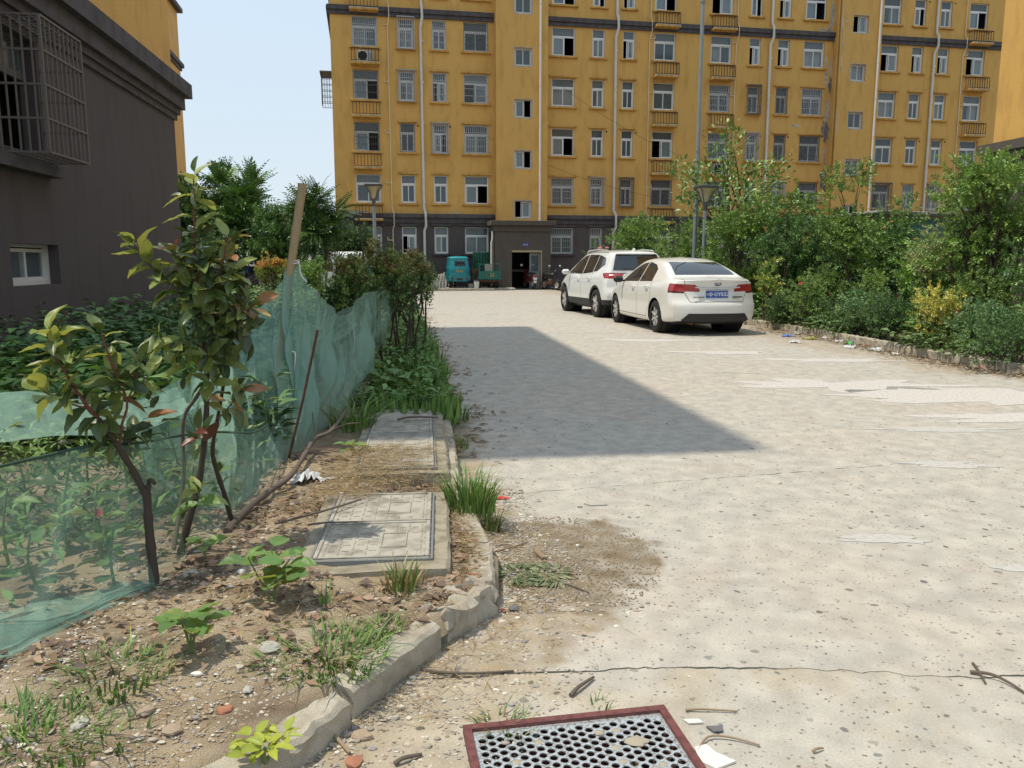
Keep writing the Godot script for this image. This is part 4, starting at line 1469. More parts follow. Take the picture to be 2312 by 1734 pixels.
func car(called: String, label: String, where: Vector3, turn: float, scl: float, s: Dictionary) -> Node3D:
	var o := thing(called, label, "car", where, turn)
	o.scale = Vector3.ONE * scl
	var sk := car_skin(s)
	var side := func(p: Vector3) -> Vector2: return Vector2(-p.z, p.y)
	var rear := func(p: Vector3) -> Vector2: return Vector2(p.x, p.y)
	var paint: Material = s.paint
	var R: float = s.tyre
	# wheel openings, with a darker lip where the car has one
	for ax in s.axles:
		for sx in [1.0, -1.0]:
			var wh := func(p: Vector3) -> bool: return p.x * sx > 0.5
			sk.cut(ring_of(Vector2(ax, R), R + 0.055), side, wh)
			if s.cladding: part("arch_trim", sk.cut(ring_of(Vector2(ax, R), R + 0.115), side, wh).to_mb(0.008), M.trim_black, o)
			var well := MB.new()
			well.lathe([Vector2(R + 0.055, 0.78 + s.well), Vector2(R + 0.065, 0.78 + s.well), Vector2(R + 0.065, 0.45), Vector2(0.02, 0.45)], 28, Transform3D(Basis(Vector3.FORWARD, -sx * PI / 2), Vector3(0, R, -ax)))
			part("wheel_well", well, M.black, o)
			wheel(o, Vector3(sx * s.track, R, -ax), R, 0.20, s.spokes, sx)
	for g in s.side_glass:
		for sx in [1.0, -1.0]:
			var wh := func(p: Vector3) -> bool: return p.x * sx > 0.3
			part("side_window", sk.cut(g, side, wh).to_mb(-0.004), M.car_glass, o)
	part("rear_window", sk.cut(s.rear_glass, rear, func(p): return -p.z < s.rear_glass_u.y and -p.z > s.rear_glass_u.x).to_mb(-0.003), M.car_glass, o)
	part("windscreen", sk.cut(s.front_glass, rear, func(p): return -p.z > 2.4 and p.y > 1.0).to_mb(-0.003), M.car_glass, o)
	for l in s.lights:
		for sx in [1.0, -1.0]:
			var poly := []
			for q in l[0]: poly.append(Vector2(q.x * sx, q.y))
			part("tail_light", sk.cut(poly, rear, func(p): return -p.z < 0.42).to_mb(0.008), l[1], o)
	for l in s.side_lights:
		for sx in [1.0, -1.0]: part("tail_light", sk.cut(l, side, func(p): return p.x * sx > 0.3).to_mb(0.008), M.tail_red, o)
	for q in s.seams: sk.cut(strip(q[0], q[1], 0.011), side, func(p): return absf(p.x) > 0.5)
	for q in s.rear_seams: sk.cut(strip(q[0], q[1], 0.010), rear, func(p): return -p.z < 0.5)
	for q in s.black_rear: part("bumper_insert", sk.cut(q, rear, func(p): return -p.z < 0.6).to_mb(-0.012), M.trim_black, o)
	if s.cladding:
		for sx in [1.0, -1.0]: part("sill_cladding", sk.cut([Vector2(-0.2, 0.1), Vector2(5, 0.1), Vector2(5, 0.44), Vector2(-0.2, 0.47)], side, func(p): return p.x * sx > 0.3).to_mb(0.004), M.trim_black, o)
	for d in s.doors:
		for sx in [1.0, -1.0]: part("door", sk.cut(d, side, func(p): return p.x * sx > 0.5).to_mb(), paint, o)
	part("boot_lid", sk.cut(s.lid, rear, func(p): return -p.z < 0.5).to_mb(), paint, o)
	part("body", sk.to_mb(), paint, o)
	# an inner shell so that gaps show dark
	var inner := MB.new()
	inner.cbox(Vector3(0, 0.62, -s.length / 2), Vector3(s.shell, 0.66, s.length - 0.7), 0.15)
	inner.box(Vector3(-0.7, 0.20, -s.length + 0.5), Vector3(0.7, 0.30, -0.45))
	part("underbody", inner, M.black, o)
	# plate, mirrors, handles
	var plate := MB.new()
	plate.cbox(Vector3(0, 0, 0), Vector3(0.44, 0.14, 0.012), 0.006)
	var pl := part("number_plate", plate, M.plate_blue, o)
	pl.position = s.plate
	pl.rotation.x = -0.12
	var rim := MB.new()
	for q in [[Vector3(-0.215, 0.062, 0.007), Vector3(0.215, 0.062, 0.007)], [Vector3(-0.215, -0.062, 0.007), Vector3(0.215, -0.062, 0.007)]]: rim.bar(q[0], q[1], 0.004, 0.003)
	part("plate_border", rim, M.sign_white, pl)
	lettering(pl, "D·UY832", 0.098, Vector3(0.035, -0.002, 0.0085), 0.0, M.sign_white)
	# the province character, stroke by stroke
	var ch := MB.new()
	for q in [[-8, 6, -8, 1], [-12, 3, -4, 3], [-12, 3, -12, -5], [-4, 3, -4, -5], [-12, -1, -4, -1], [-12, -5, -4, -5], [-1, 4, 11, 4], [5, 7, 5, 4], [-1, 4, -1, 2], [11, 4, 11, 2], [1, 1, 9, 1], [-1, -2, 11, -2], [3, -2, 0, -7], [7, -2, 7, -6], [7, -6, 11, -6]]:
		ch.bar(Vector3(q[0], q[1], 0) * 0.0036, Vector3(q[2], q[3], 0) * 0.0036, 0.004, 0.0075, Vector3.FORWARD)
	var chn := part("lettering", ch, M.sign_white, pl)
	chn.position = Vector3(-0.165, 0.0, 0.0085)
	for sx in [1.0, -1.0]:
		var mi := MB.new()
		mi.cbox(Vector3(sx * (s.half + 0.10), s.mirror.y, -s.mirror.x), Vector3(0.22, 0.14, 0.10), 0.045)
		mi.bar(Vector3(sx * (s.half - 0.08), s.mirror.y - 0.04, -s.mirror.x - 0.02), Vector3(sx * (s.half + 0.03), s.mirror.y - 0.03, -s.mirror.x), 0.06, 0.04)
		part("mirror", mi, s.mirror_paint, o)
		for h in s.handles:
			var hm := MB.new()
			var W := curve(s.width, h.x) + 0.012
			hm.tube([Vector3(sx * (W - 0.02), h.y, -h.x + 0.10), Vector3(sx * (W + 0.014), h.y + 0.004, -h.x + 0.07), Vector3(sx * (W + 0.016), h.y + 0.004, -h.x - 0.05), Vector3(sx * (W - 0.02), h.y, -h.x - 0.09)], 0.015, 8)
			part("door_handle", hm, paint, o)
	var ex := MB.new()
	ex.tube([Vector3(-0.45, 0.24, -0.5), Vector3(-0.45, 0.23, -0.14)], 0.028, 10)
	part("exhaust_pipe", ex, M.rust, o)
	return o

func vehicles():
	var V := func(a: Array) -> Array:
		var r := []
		for k in range(0, a.size(), 2): r.append(Vector2(a[k], a[k + 1]))
		return r
	var sedan := {
		"length": 4.53, "tumble": 0.42, "corner": 0.20, "paint": M.paint_white, "tyre": 0.315, "axles": [1.03, 3.68], "track": 0.775, "spokes": 7, "well": 0.02, "cladding": false, "shell": 1.5, "half": 0.88,
		"width": V.call([0, 0.80, 0.3, 0.845, 0.8, 0.872, 1.8, 0.885, 3.2, 0.885, 3.9, 0.86, 4.3, 0.80, 4.53, 0.70]),
		"top": V.call([0, 1.045, 0.2, 1.062, 0.42, 1.075, 0.60, 1.115, 0.85, 1.215, 1.15, 1.325, 1.45, 1.40, 1.8, 1.447, 2.2, 1.455, 2.55, 1.42, 2.9, 1.30, 3.25, 1.12, 3.5, 1.005, 3.8, 0.955, 4.2, 0.88, 4.45, 0.76, 4.53, 0.66]),
		"belt": V.call([0, 0.97, 0.8, 0.995, 2.2, 0.965, 3.4, 0.925, 4.53, 0.62]),
		"bottom": V.call([0, 0.27, 0.5, 0.23, 1.4, 0.20, 3.3, 0.20, 4.1, 0.21, 4.53, 0.26]),
		"rear": V.call([0.2, 0.09, 0.34, 0.02, 0.50, 0.0, 0.60, 0.012, 0.66, 0.055, 0.78, 0.085, 0.88, 0.085, 0.93, 0.075, 1.0, 0.05, 1.04, 0.03, 1.1, 0.04]),
		"side_glass": [V.call([1.34, 0.995, 1.42, 1.235, 1.62, 1.315, 1.95, 1.362, 2.08, 1.365, 2.08, 0.98]), V.call([2.15, 0.978, 2.15, 1.365, 2.45, 1.335, 2.85, 1.205, 3.3, 0.955])],
		"rear_glass": V.call([-0.60, 1.125, 0.60, 1.125, 0.575, 1.20, 0.49, 1.365, -0.49, 1.365, -0.575, 1.20]), "rear_glass_u": Vector2(0.4, 1.7),
		"front_glass": V.call([-0.66, 1.02, 0.66, 1.02, 0.52, 1.40, -0.52, 1.40]),
		"lights": [[V.call([0.43, 0.915, 0.60, 0.958, 0.90, 0.955, 0.90, 0.90, 0.86, 0.845, 0.60, 0.815]), M.tail_red], [V.call([0.60, 0.815, 0.86, 0.845, 0.85, 0.80, 0.62, 0.79]), M.tail_dark]],
		"side_lights": [V.call([0.1, 0.955, 0.42, 0.975, 0.40, 0.90, 0.30, 0.85, 0.1, 0.82])],
		"seams": [[Vector2(1.30, 0.60), Vector2(1.31, 1.0)], [Vector2(1.30, 0.60), Vector2(1.55, 0.30)], [Vector2(2.11, 0.30), Vector2(2.11, 1.36)], [Vector2(3.30, 0.30), Vector2(3.36, 0.95)], [Vector2(1.55, 0.295), Vector2(3.30, 0.295)]],
		"rear_seams": [[Vector2(-0.52, 0.635), Vector2(0.52, 0.635)], [Vector2(-0.52, 0.635), Vector2(-0.60, 0.80)], [Vector2(0.52, 0.635), Vector2(0.60, 0.80)], [Vector2(-0.605, 0.96), Vector2(-0.605, 1.06)], [Vector2(0.605, 0.96), Vector2(0.605, 1.06)]],
		"black_rear": [V.call([-0.60, 0.22, 0.60, 0.22, 0.66, 0.30, 0.55, 0.42, -0.55, 0.42, -0.66, 0.30])],
		"doors": [V.call([1.32, 0.62, 1.56, 0.305, 2.10, 0.305, 2.10, 0.97, 1.33, 0.98]), V.call([2.12, 0.305, 3.29, 0.305, 3.345, 0.93, 2.12, 0.97])],
		"lid": V.call([-0.51, 0.645, 0.51, 0.645, 0.595, 0.80, 0.595, 1.03, -0.595, 1.03, -0.595, 0.80]),
		"plate": Vector3(0, 0.775, -0.073), "mirror": Vector2(3.12, 1.0), "mirror_paint": M.trim_black, "handles": [Vector2(1.52, 0.885), Vector2(2.36, 0.865)]}
	var o := car("sedan", "cream white sedan with blue number plate parked nearest along the right kerb", Vector3(3.98, 0, -15.42), deg_to_rad(9.5), 1.04, sedan)
	var st := MB.new()
	st.tube([Vector3(-0.44, 0.905, -0.078), Vector3(-0.30, 0.885, -0.075), Vector3(0, 0.88, -0.070), Vector3(0.30, 0.885, -0.075), Vector3(0.44, 0.905, -0.078)], 0.011, 8)
	part("added_lip_bar", st, M.chrome, o)  # added bar standing in for the body-coloured lip and its shadow
	var bd := MB.new()
	var bp := PackedVector2Array()
	for k in 26: bp.append(Vector2(cos(TAU * k / 26.0) * 0.062, sin(TAU * k / 26.0) * 0.033))
	bd.prism(bp, 0.0, 0.008, Transform3D(Basis(Vector3.RIGHT, PI / 2), Vector3.ZERO))
	var badge := part("badge", bd, M.trim_black, o)
	badge.position = Vector3(0.0, 0.965, -0.055)
	badge.rotation.x = -0.35
	lettering(badge, "KIA", 0.045, Vector3(0, 0, 0.009), 0.0, M.chrome)
	var tb := MB.new()
	for k in 8: tb.box(Vector3(-0.47 + k * 0.028, 0.715, -0.070), Vector3(-0.45 + k * 0.028, 0.735, -0.050))
	part("model_lettering", tb, M.chrome, o)
	var tb2 := MB.new()
	for k in 7: tb2.box(Vector3(0.30 + k * 0.028, 0.715, -0.070), Vector3(0.32 + k * 0.028, 0.735, -0.050))
	part("model_lettering", tb2, M.trim_black, o)

	var suv := {
		"length": 4.6, "tumble": 0.32, "corner": 0.20, "paint": M.paint_cool, "tyre": 0.355, "axles": [0.92, 3.66], "track": 0.80, "spokes": 5, "well": 0.04, "cladding": true, "shell": 1.55, "half": 0.905,
		"width": V.call([0, 0.82, 0.3, 0.875, 0.8, 0.90, 1.8, 0.905, 3.2, 0.905, 3.9, 0.885, 4.3, 0.82, 4.6, 0.70]),
		"top": V.call([0, 1.12, 0.08, 1.25, 0.2, 1.46, 0.30, 1.60, 0.42, 1.645, 0.8, 1.68, 1.4, 1.70, 2.0, 1.69, 2.4, 1.655, 2.8, 1.53, 3.2, 1.34, 3.5, 1.17, 3.75, 1.09, 4.2, 0.98, 4.5, 0.82, 4.6, 0.70]),
		"belt": V.call([0, 1.06, 0.8, 1.12, 2.2, 1.08, 3.4, 1.05, 4.6, 0.66]),
		"bottom": V.call([0, 0.33, 0.5, 0.29, 1.4, 0.26, 3.3, 0.26, 4.1, 0.28, 4.6, 0.34]),
		"rear": V.call([0.2, 0.14, 0.36, 0.06, 0.52, 0.0, 0.68, 0.005, 0.74, 0.05, 0.9, 0.055, 1.1, 0.06, 1.2, 0.06, 1.7, 0.06]),
		"side_glass": [V.call([0.60, 1.33, 0.72, 1.50, 1.22, 1.575, 1.22, 1.15, 0.95, 1.17]), V.call([1.27, 1.135, 1.27, 1.58, 2.05, 1.59, 2.05, 1.09]), V.call([2.12, 1.088, 2.12, 1.588, 2.45, 1.55, 2.85, 1.405, 3.4, 1.08])],
		"rear_glass": V.call([-0.66, 1.19, 0.66, 1.19, 0.60, 1.40, 0.545, 1.585, -0.545, 1.585, -0.60, 1.40]), "rear_glass_u": Vector2(0.1, 0.9),
		"front_glass": V.call([-0.68, 1.18, 0.68, 1.18, 0.56, 1.62, -0.56, 1.62]),
		"lights": [[V.call([0.50, 1.11, 0.66, 1.135, 0.95, 1.13, 0.95, 1.0, 0.62, 0.985]), M.tail_red]],
		"side_lights": [V.call([0.1, 1.13, 0.52, 1.12, 0.46, 1.04, 0.1, 1.0])],
		"seams": [[Vector2(1.28, 0.62), Vector2(1.24, 1.13)], [Vector2(1.28, 0.62), Vector2(1.52, 0.45)], [Vector2(2.09, 0.45), Vector2(2.09, 1.58)], [Vector2(3.28, 0.45), Vector2(3.40, 1.05)]],
		"rear_seams": [[Vector2(-0.60, 0.68), Vector2(0.60, 0.68)], [Vector2(-0.60, 0.68), Vector2(-0.63, 1.1)], [Vector2(0.60, 0.68), Vector2(0.63, 1.1)]],
		"black_rear": [V.call([-0.95, 0.2, 0.95, 0.2, 0.95, 0.50, 0.55, 0.46, -0.55, 0.46, -0.95, 0.50])],
		"doors": [V.call([1.30, 0.64, 1.53, 0.47, 2.08, 0.47, 2.08, 1.08, 1.26, 1.11]), V.call([2.10, 0.47, 3.27, 0.47, 3.38, 1.05, 2.10, 1.08])],
		"lid": V.call([-0.59, 0.69, 0.59, 0.69, 0.62, 1.15, -0.62, 1.15]),
		"plate": Vector3(0, 0.86, -0.045), "mirror": Vector2(3.15, 1.13), "mirror_paint": M.paint_cool, "handles": [Vector2(1.45, 0.99), Vector2(2.32, 0.96)]}
	var w := car("sport_utility_car", "white tall car with roof rails and black cladding, parked ahead of the sedan", Vector3(3.26, 0, -20.15), deg_to_rad(13.0), 1.02, suv)
	for sx in [1.0, -1.0]:
		var rr := MB.new()
		rr.tube([Vector3(sx * 0.60, 1.66, -0.75), Vector3(sx * 0.62, 1.69, -0.9), Vector3(sx * 0.63, 1.712, -1.6), Vector3(sx * 0.62, 1.685, -2.3), Vector3(sx * 0.60, 1.63, -2.45)], 0.018, 8)
		part("roof_rail", rr, M.alloy, w)
	var fin := MB.new()
	fin.prism(PackedVector2Array([Vector2(-0.11, 0.0), Vector2(0.10, 0.0), Vector2(0.085, 0.03), Vector2(0.04, 0.065), Vector2(0.01, 0.06)]), -0.018, 0.018, Transform3D(Basis(Vector3(0, 0, 1), Vector3(1, 0, 0), Vector3(0, 1, 0)), Vector3(0, 1.675, -0.62)))
	part("aerial_fin", fin, M.paint_cool, w)
	var wip := MB.new()
	wip.tube([Vector3(0.0, 1.20, -0.165), Vector3(-0.05, 1.225, -0.16), Vector3(-0.42, 1.235, -0.175)], 0.012, 6)
	part("wiper", wip, M.trim_black, w)
	var sp := MB.new()
	sp.cbox(Vector3(0, 1.625, -0.34), Vector3(1.05, 0.035, 0.24), 0.015, Transform3D(Basis(Vector3.RIGHT, -0.08), Vector3.ZERO))
	part("roof_spoiler", sp, M.paint_cool, w)
	carts()


# ---------------------------------------------------------------- carts, motorcycles, lamps, odds and ends by the far block
const YARD := 0.12
func facade_point(s: float, o: float, h := YARD) -> Vector3:
	return Vector3(s * cos(FACADE_TURN) + o * sin(FACADE_TURN), h, -43.5 - s * sin(FACADE_TURN) + o * cos(FACADE_TURN))

func cart_wheel(parent: Node, where: Vector3, r: float, w: float):
	var o := Node3D.new()
	o.name = "wheel"
	parent.add_child(o, true)
	o.position = where
	var xf := Transform3D(Basis(Vector3.FORWARD, PI / 2), Vector3.ZERO)
	var t := MB.new()
	t.lathe([Vector2(r * 0.62, -w / 2), Vector2(r * 0.9, -w / 2), Vector2(r, -w * 0.3), Vector2(r, w * 0.3), Vector2(r * 0.9, w / 2), Vector2(r * 0.62, w / 2)], 20, xf)
	part("tyre", t, M.rubber, o)
	var m := MB.new()
	m.lathe([Vector2(0.0, -w * 0.3), Vector2(0.05, -w * 0.4), Vector2(0.06, -w * 0.2), Vector2(r * 0.6, -w * 0.3), Vector2(r * 0.63, -w * 0.45)], 18, xf)
	m.lathe([Vector2(0.0, w * 0.3), Vector2(0.05, w * 0.4), Vector2(0.06, w * 0.2), Vector2(r * 0.6, w * 0.3), Vector2(r * 0.63, w * 0.45)], 18, xf)
	part("rim", m, M.alloy, o)

# an open load bed with rail posts: tail towards +z
func cargo_deck(o: Node, m: Material, w: float, l: float, y0: float, y1: float, rails: bool):
	var b := MB.new()
	b.box(Vector3(-w / 2, y0, -l), Vector3(w / 2, y0 + 0.05, 0.0))
	for x in [-w / 2, w / 2 - 0.03]: b.box(Vector3(x, y0 + 0.05, -l), Vector3(x + 0.03, y1, 0.0))
	b.box(Vector3(-w / 2 + 0.03, y0 + 0.05, -l), Vector3(w / 2 - 0.03, y1, -l + 0.03))
	part("cargo_bed", b, m, o)
	var t := MB.new()
	t.box(Vector3(-w / 2 + 0.032, y0 + 0.052, -0.03), Vector3(w / 2 - 0.032, y1, 0.002))
	for k in 4: t.box(Vector3(-w / 2 + 0.05, y0 + 0.08 + k * (y1 - y0 - 0.1) / 4, 0.002), Vector3(w / 2 - 0.05, y0 + 0.10 + k * (y1 - y0 - 0.1) / 4, 0.014))
	for x in [-w / 2 + 0.04, -0.02, w / 2 - 0.08]: t.box(Vector3(x, y0 + 0.06, 0.002), Vector3(x + 0.04, y1 - 0.01, 0.02))
	part("tailgate", t, m, o)
	if rails:
		var r := MB.new()
		for x in [-w / 2 + 0.015, w / 2 - 0.015]:
			r.tube([Vector3(x, y1, -0.03), Vector3(x * 0.98, y1 + 0.24, -0.05), Vector3(x * 0.9, y1 + 0.35, -0.08), Vector3(x * 0.9, y1 + 0.35, -l + 0.1), Vector3(x, y1, -l + 0.03)], 0.016, 7)
			for k in 3: r.bar(Vector3(x * 0.97, y1 + 0.10 + 0.08 * k, -0.04), Vector3(x * 0.97, y1 + 0.10 + 0.08 * k, -l + 0.05), 0.016, 0.016)
		for y in [0.12, 0.34]: r.tube([Vector3(-w * 0.45, y1 + y, -0.07), Vector3(w * 0.45, y1 + y, -0.07)], 0.014, 7)
		part("rails", r, m, o)
	var ch := MB.new()
	for x in [-0.25, 0.25]: ch.box(Vector3(x - 0.03, y0 - 0.14, -l - 0.8), Vector3(x + 0.03, y0 - 0.001, -0.1))
	ch.bar(Vector3(-w * 0.42, 0.26, -0.55), Vector3(w * 0.42, 0.26, -0.55), 0.07, 0.07)
	ch.box(Vector3(-w * 0.48, y0 - 0.10, -0.06), Vector3(w * 0.48, y0 - 0.04, -0.02))
	part("chassis", ch, M.rust, o)
	for x in [-w * 0.40, w * 0.40]: cart_wheel(o, Vector3(x, 0.25, -0.55), 0.25, 0.12)
	cart_wheel(o, Vector3(0, 0.25, -l - 0.75), 0.25, 0.10)
	for x in [-w * 0.36, w * 0.36]:
		var li := MB.new()
		li.cbox(Vector3(x, y0 - 0.07, -0.008), Vector3(0.16, 0.07, 0.03), 0.01)
		part("tail_light", li, M.tail_dark, o)
	var hb := MB.new()
	hb.tube([Vector3(0, 0.35, -l - 0.75), Vector3(0, 1.0, -l - 0.55)], 0.03, 7)
	hb.tube([Vector3(-0.36, 1.05, -l - 0.35), Vector3(0, 1.0, -l - 0.55), Vector3(0.36, 1.05, -l - 0.35)], 0.016, 7)
	hb.cbox(Vector3(0, 0.72, -l - 0.22), Vector3(0.5, 0.14, 0.36), 0.05)
	part("handlebar_and_seat", hb, M.trim_black, o)

# rows of small raised blocks standing for the worn, unreadable painted characters
func worn_print(parent: Node, where: Vector3, w: float, h: float, n: int, m: Material, sd: int):
	var r := RandomNumberGenerator.new()
	r.seed = sd
	var t := MB.new()
	for k in n:
		var x := -w / 2 + w * (k + 0.5) / n
		var cw := w / n * 0.36
		for q in 3:
			var y := -h * 0.4 + h * 0.4 * q
			t.box(Vector3(x - cw * r.randf_range(0.4, 1.0), y - h * 0.06, 0), Vector3(x + cw * r.randf_range(0.4, 1.0), y + h * 0.06, 0.003))
		for q in 2:
			var xx := x + cw * r.randf_range(-0.8, 0.8)
			t.box(Vector3(xx - w * 0.008, -h * 0.46, 0), Vector3(xx + w * 0.008, h * 0.46, 0.0034))
	var o := part("painted_characters", t, m, parent)
	o.position = where

func carts():
	var pv := MB.new()
	pv.box(Vector3(-9.1, -0.1, 0.002), Vector3(-1.45, YARD, 3.0))
	pv.box(Vector3(1.95, -0.1, 0.002), Vector3(6.0, YARD - 0.04, 1.7))
	var pm := struct("pavement", pv, M.kerb)
	pm.position = Vector3(0, 0, -43.5)
	pm.rotation.y = FACADE_TURN
	# teal cab tricycle seen from behind
	var t := thing("cargo_tricycle", "teal three-wheeled cab truck parked back to the lane before the dark wall", "tricycle", facade_point(-3.12, 2.35), FACADE_TURN)
	var sec := func(y: float) -> Array:
		var w := 0.56 if y < 0.95 else lerpf(0.56, 0.475, clampf((y - 0.95) / 0.5, 0, 1))
		return [w, 0.0 if y < 0.95 else -0.10 * clampf((y - 0.95) / 0.5, 0, 1)]
	var bd := MB.new()
	bd.sheet(40, 16, func(u, v):
		var y := lerpf(0.34, 1.46, v)
		var s: Array = sec.call(y)
		var a: float = u * TAU
		var c := Vector2(cos(a), sin(a))
		var k := pow(pow(absf(c.x), 7.0) + pow(absf(c.y), 7.0), -1.0 / 7.0)
		return Vector3(c.x * k * s[0], y, s[1] - 0.8 + c.y * k * 0.8))
	part("cab", bd, M.teal, t)
	var rf := MB.new()
	rf.sheet(40, 6, func(u, v):
		var a: float = u * TAU
		var c := Vector2(cos(a), sin(a))
		var k := pow(pow(absf(c.x), 6.0) + pow(absf(c.y), 6.0), -1.0 / 6.0)
		var prof: Array = [Vector2(1.0, 0.0), Vector2(1.03, 0.01), Vector2(1.03, 0.06), Vector2(0.98, 0.10), Vector2(0.75, 0.125), Vector2(0.4, 0.135), Vector2(0.0, 0.14)]
		var q: Vector2 = prof[int(round(v * 6))]
		return Vector3(c.x * k * 0.475 * q.x, 1.46 + q.y, -0.88 + c.y * k * 0.76 * q.x))
	part("roof", rf, M.teal_light, t)
	var win := MB.new()
	win.cbox(Vector3(0.02, 1.22, -0.045), Vector3(0.52, 0.27, 0.03), 0.05)
	var wf := part("window_frame", win, M.trim_black, t)
	wf.rotation.x = 0.0
	var wp := MB.new()
	wp.cbox(Vector3(0.04, 1.225, -0.030), Vector3(0.40, 0.20, 0.012), 0.006)
	part("rear_window", wp, M.car_glass, wf)
	var lo := MB.new()
	lo.cbox(Vector3(0, 0.50, -0.03), Vector3(1.10, 0.20, 0.10), 0.03)
	lo.cbox(Vector3(0, 0.66, 0.0), Vector3(1.04, 0.04, 0.03), 0.012)
	part("rear_bumper", lo, M.teal, t)
	for x in [-0.37, 0.37]:
		var li := MB.new()
		li.cbox(Vector3(x, 0.49, 0.024), Vector3(0.14, 0.09, 0.02), 0.008)
		part("tail_light", li, M.tail_dark, t)
	var pr := MB.new()
	pr.cbox(Vector3(0, 0.46, 0.026), Vector3(0.30, 0.10, 0.02), 0.01)
	part("plate_recess", pr, M.trim_black, t)
	worn_print(t, Vector3(-0.02, 0.86, 0.004), 0.42, 0.11, 4, M.print_yellow, 3)
	for x in [-0.60, 0.60]:
		var mm := MB.new()
		mm.cbox(Vector3(x, 0.95, -1.0), Vector3(0.10, 0.14, 0.04), 0.02)
		mm.bar(Vector3(x * 0.9, 0.98, -1.0), Vector3(x, 0.96, -1.0), 0.02, 0.02)
		part("mirror", mm, M.trim_black, t)
	for x in [-0.45, 0.45]: cart_wheel(t, Vector3(x, 0.25, -0.45), 0.25, 0.12)
	cart_wheel(t, Vector3(-0.1, 0.22, -1.5), 0.22, 0.10)
	# green open tricycle
	var g := thing("cargo_tricycle", "green open cargo tricycle with railed bed and yellow print beside the porch", "tricycle", facade_point(-1.62, 2.7), FACADE_TURN)
	cargo_deck(g, M.cart_green, 1.12, 1.4, 0.44, 0.86, true)
	worn_print(g, Vector3(0.10, 0.66, 0.018), 0.26, 0.19, 2, M.print_yellow, 5)
	worn_print(g, Vector3(-0.20, 0.64, 0.018), 0.05, 0.17, 1, M.print_yellow, 6)
	var card := MB.new()
	card.cbox(Vector3(-0.10, 1.02, -0.045), Vector3(0.33, 0.36, 0.01), 0.003)
	part("card_on_rail", card, M.cloth_grey, g)
	# blue open tricycle, half hidden by the shrub
	var bl := thing("cargo_tricycle", "blue cargo tricycle with a white box on its bed, half behind the red-tipped shrub", "tricycle", facade_point(-5.05, 2.3), FACADE_TURN)
	cargo_deck(bl, M.cart_blue, 1.15, 1.4, 0.46, 1.0, false)
	worn_print(bl, Vector3(0.22, 0.84, 0.02), 0.22, 0.12, 2, M.print_red, 9)
	var wb := lone("foam_box", block_mb(Vector3(0.8, 0.34, 0.6), 0.03), M.white_plastic, "white foam box riding on the blue tricycle", "box", facade_point(-5.0, 1.7, YARD + 0.95), FACADE_TURN)
	# green tarpaulin behind the green tricycle, hung on two poles
	var tp := MB.new()
	tp.sheet(26, 10, func(u, v): return Vector3(-0.45 + 0.9 * u, 0.1 + 1.72 * v, 0.03 * sin(u * 38.0) + 0.02 * sin(v * 9.0 + u * 4.0)))
	lone("tarpaulin", tp, M.tarp_green, "dark green pleated tarpaulin hanging against the wall behind the green tricycle", "tarpaulin", facade_point(-1.78, 0.7), FACADE_TURN)
	# heaped covers
	var cl := MB.new()
	var n := noise(801, 1.3, 3)
	cl.sheet(30, 20, func(u, v):
		var w := lerpf(0.42, 0.34, v)
		var y := 0.78 * (1.0 - pow(1.0 - v, 1.6)) + 0.02
		return Vector3((u - 0.5) * 2 * w + 0.05 * n.get_noise_2d(v * 3, u), y - 0.10 * sin(u * PI) * v, 0.30 * (1 - v) + 0.05 * sin(absf(u - 0.5) * 34.0 - v * 9.0) * (1 - v * 0.6)))
	lone("cover_sheet", cl, M.cloth_grey, "pale grey striped cover draped over a heap between the drain pipe and teal truck", "cover", facade_point(-4.2, 2.2), FACADE_TURN)
	var cb := MB.new()
	cb.sheet(16, 12, func(u, v):
		var w := lerpf(0.06, 0.20, v)
		return Vector3((u - 0.5) * 2 * w, 0.30 + 0.66 * v + 0.10 * absf(u - 0.5) * v, 0.05 * sin(u * 22.0) + 0.06 * v))
	lone("hanging_cloth", cb, M.cloth_brown, "dark brown striped cloth hanging between the teal truck and green tricycle", "cloth", facade_point(-2.33, 2.4), FACADE_TURN)
	var bk := MB.new()
	bk.lathe([Vector2(0.0, 0.0), Vector2(0.11, 0.0), Vector2(0.13, 0.30), Vector2(0.14, 0.305), Vector2(0.14, 0.33), Vector2(0.12, 0.33), Vector2(0.11, 0.03), Vector2(0.0, 0.03)], 20)
	var bucket := thing("bucket", "small pale blue and white paint bucket on the ground left of the green tricycle", "bucket", facade_point(-2.32, 2.75), 0.0)
	part("pail", bk, M.white_plastic, bucket)
	var bt := MB.new()
	bt.tube([Vector3(-0.13, 0.29, 0), Vector3(-0.09, 0.40, 0.05), Vector3(0.09, 0.40, 0.05), Vector3(0.13, 0.29, 0)], 0.006, 5)
	part("handle", bt, M.bars, bucket)
	lone("cardboard_box", block_mb(Vector3(0.24, 0.22, 0.2), 0.008), M.cloth_grey, "flat pale carton on the ground behind the bucket", "box", facade_point(-2.55, 2.2), FACADE_TURN + 0.3)
	motorcycle("motor_scooter", "dark red scooter with white plate standing in the dark doorway", facade_point(0.72, 1.2, 0.05), FACADE_TURN + 0.15, M.tail_dark, true)
	motorcycle("motorcycle", "black motorcycle with two round mirrors parked right of the doorway", facade_point(1.62, 2.25, 0.0), FACADE_TURN + PI + 0.35, M.trim_black, false)
	# a pale van parked far behind the garden, glimpsed through the shrub
	var van := thing("van", "white van glimpsed beyond the garden, left of the red-tipped shrub", "van", Vector3(-7.6, 0, -36.0), FACADE_TURN - 1.3)
	var vb := MB.new()
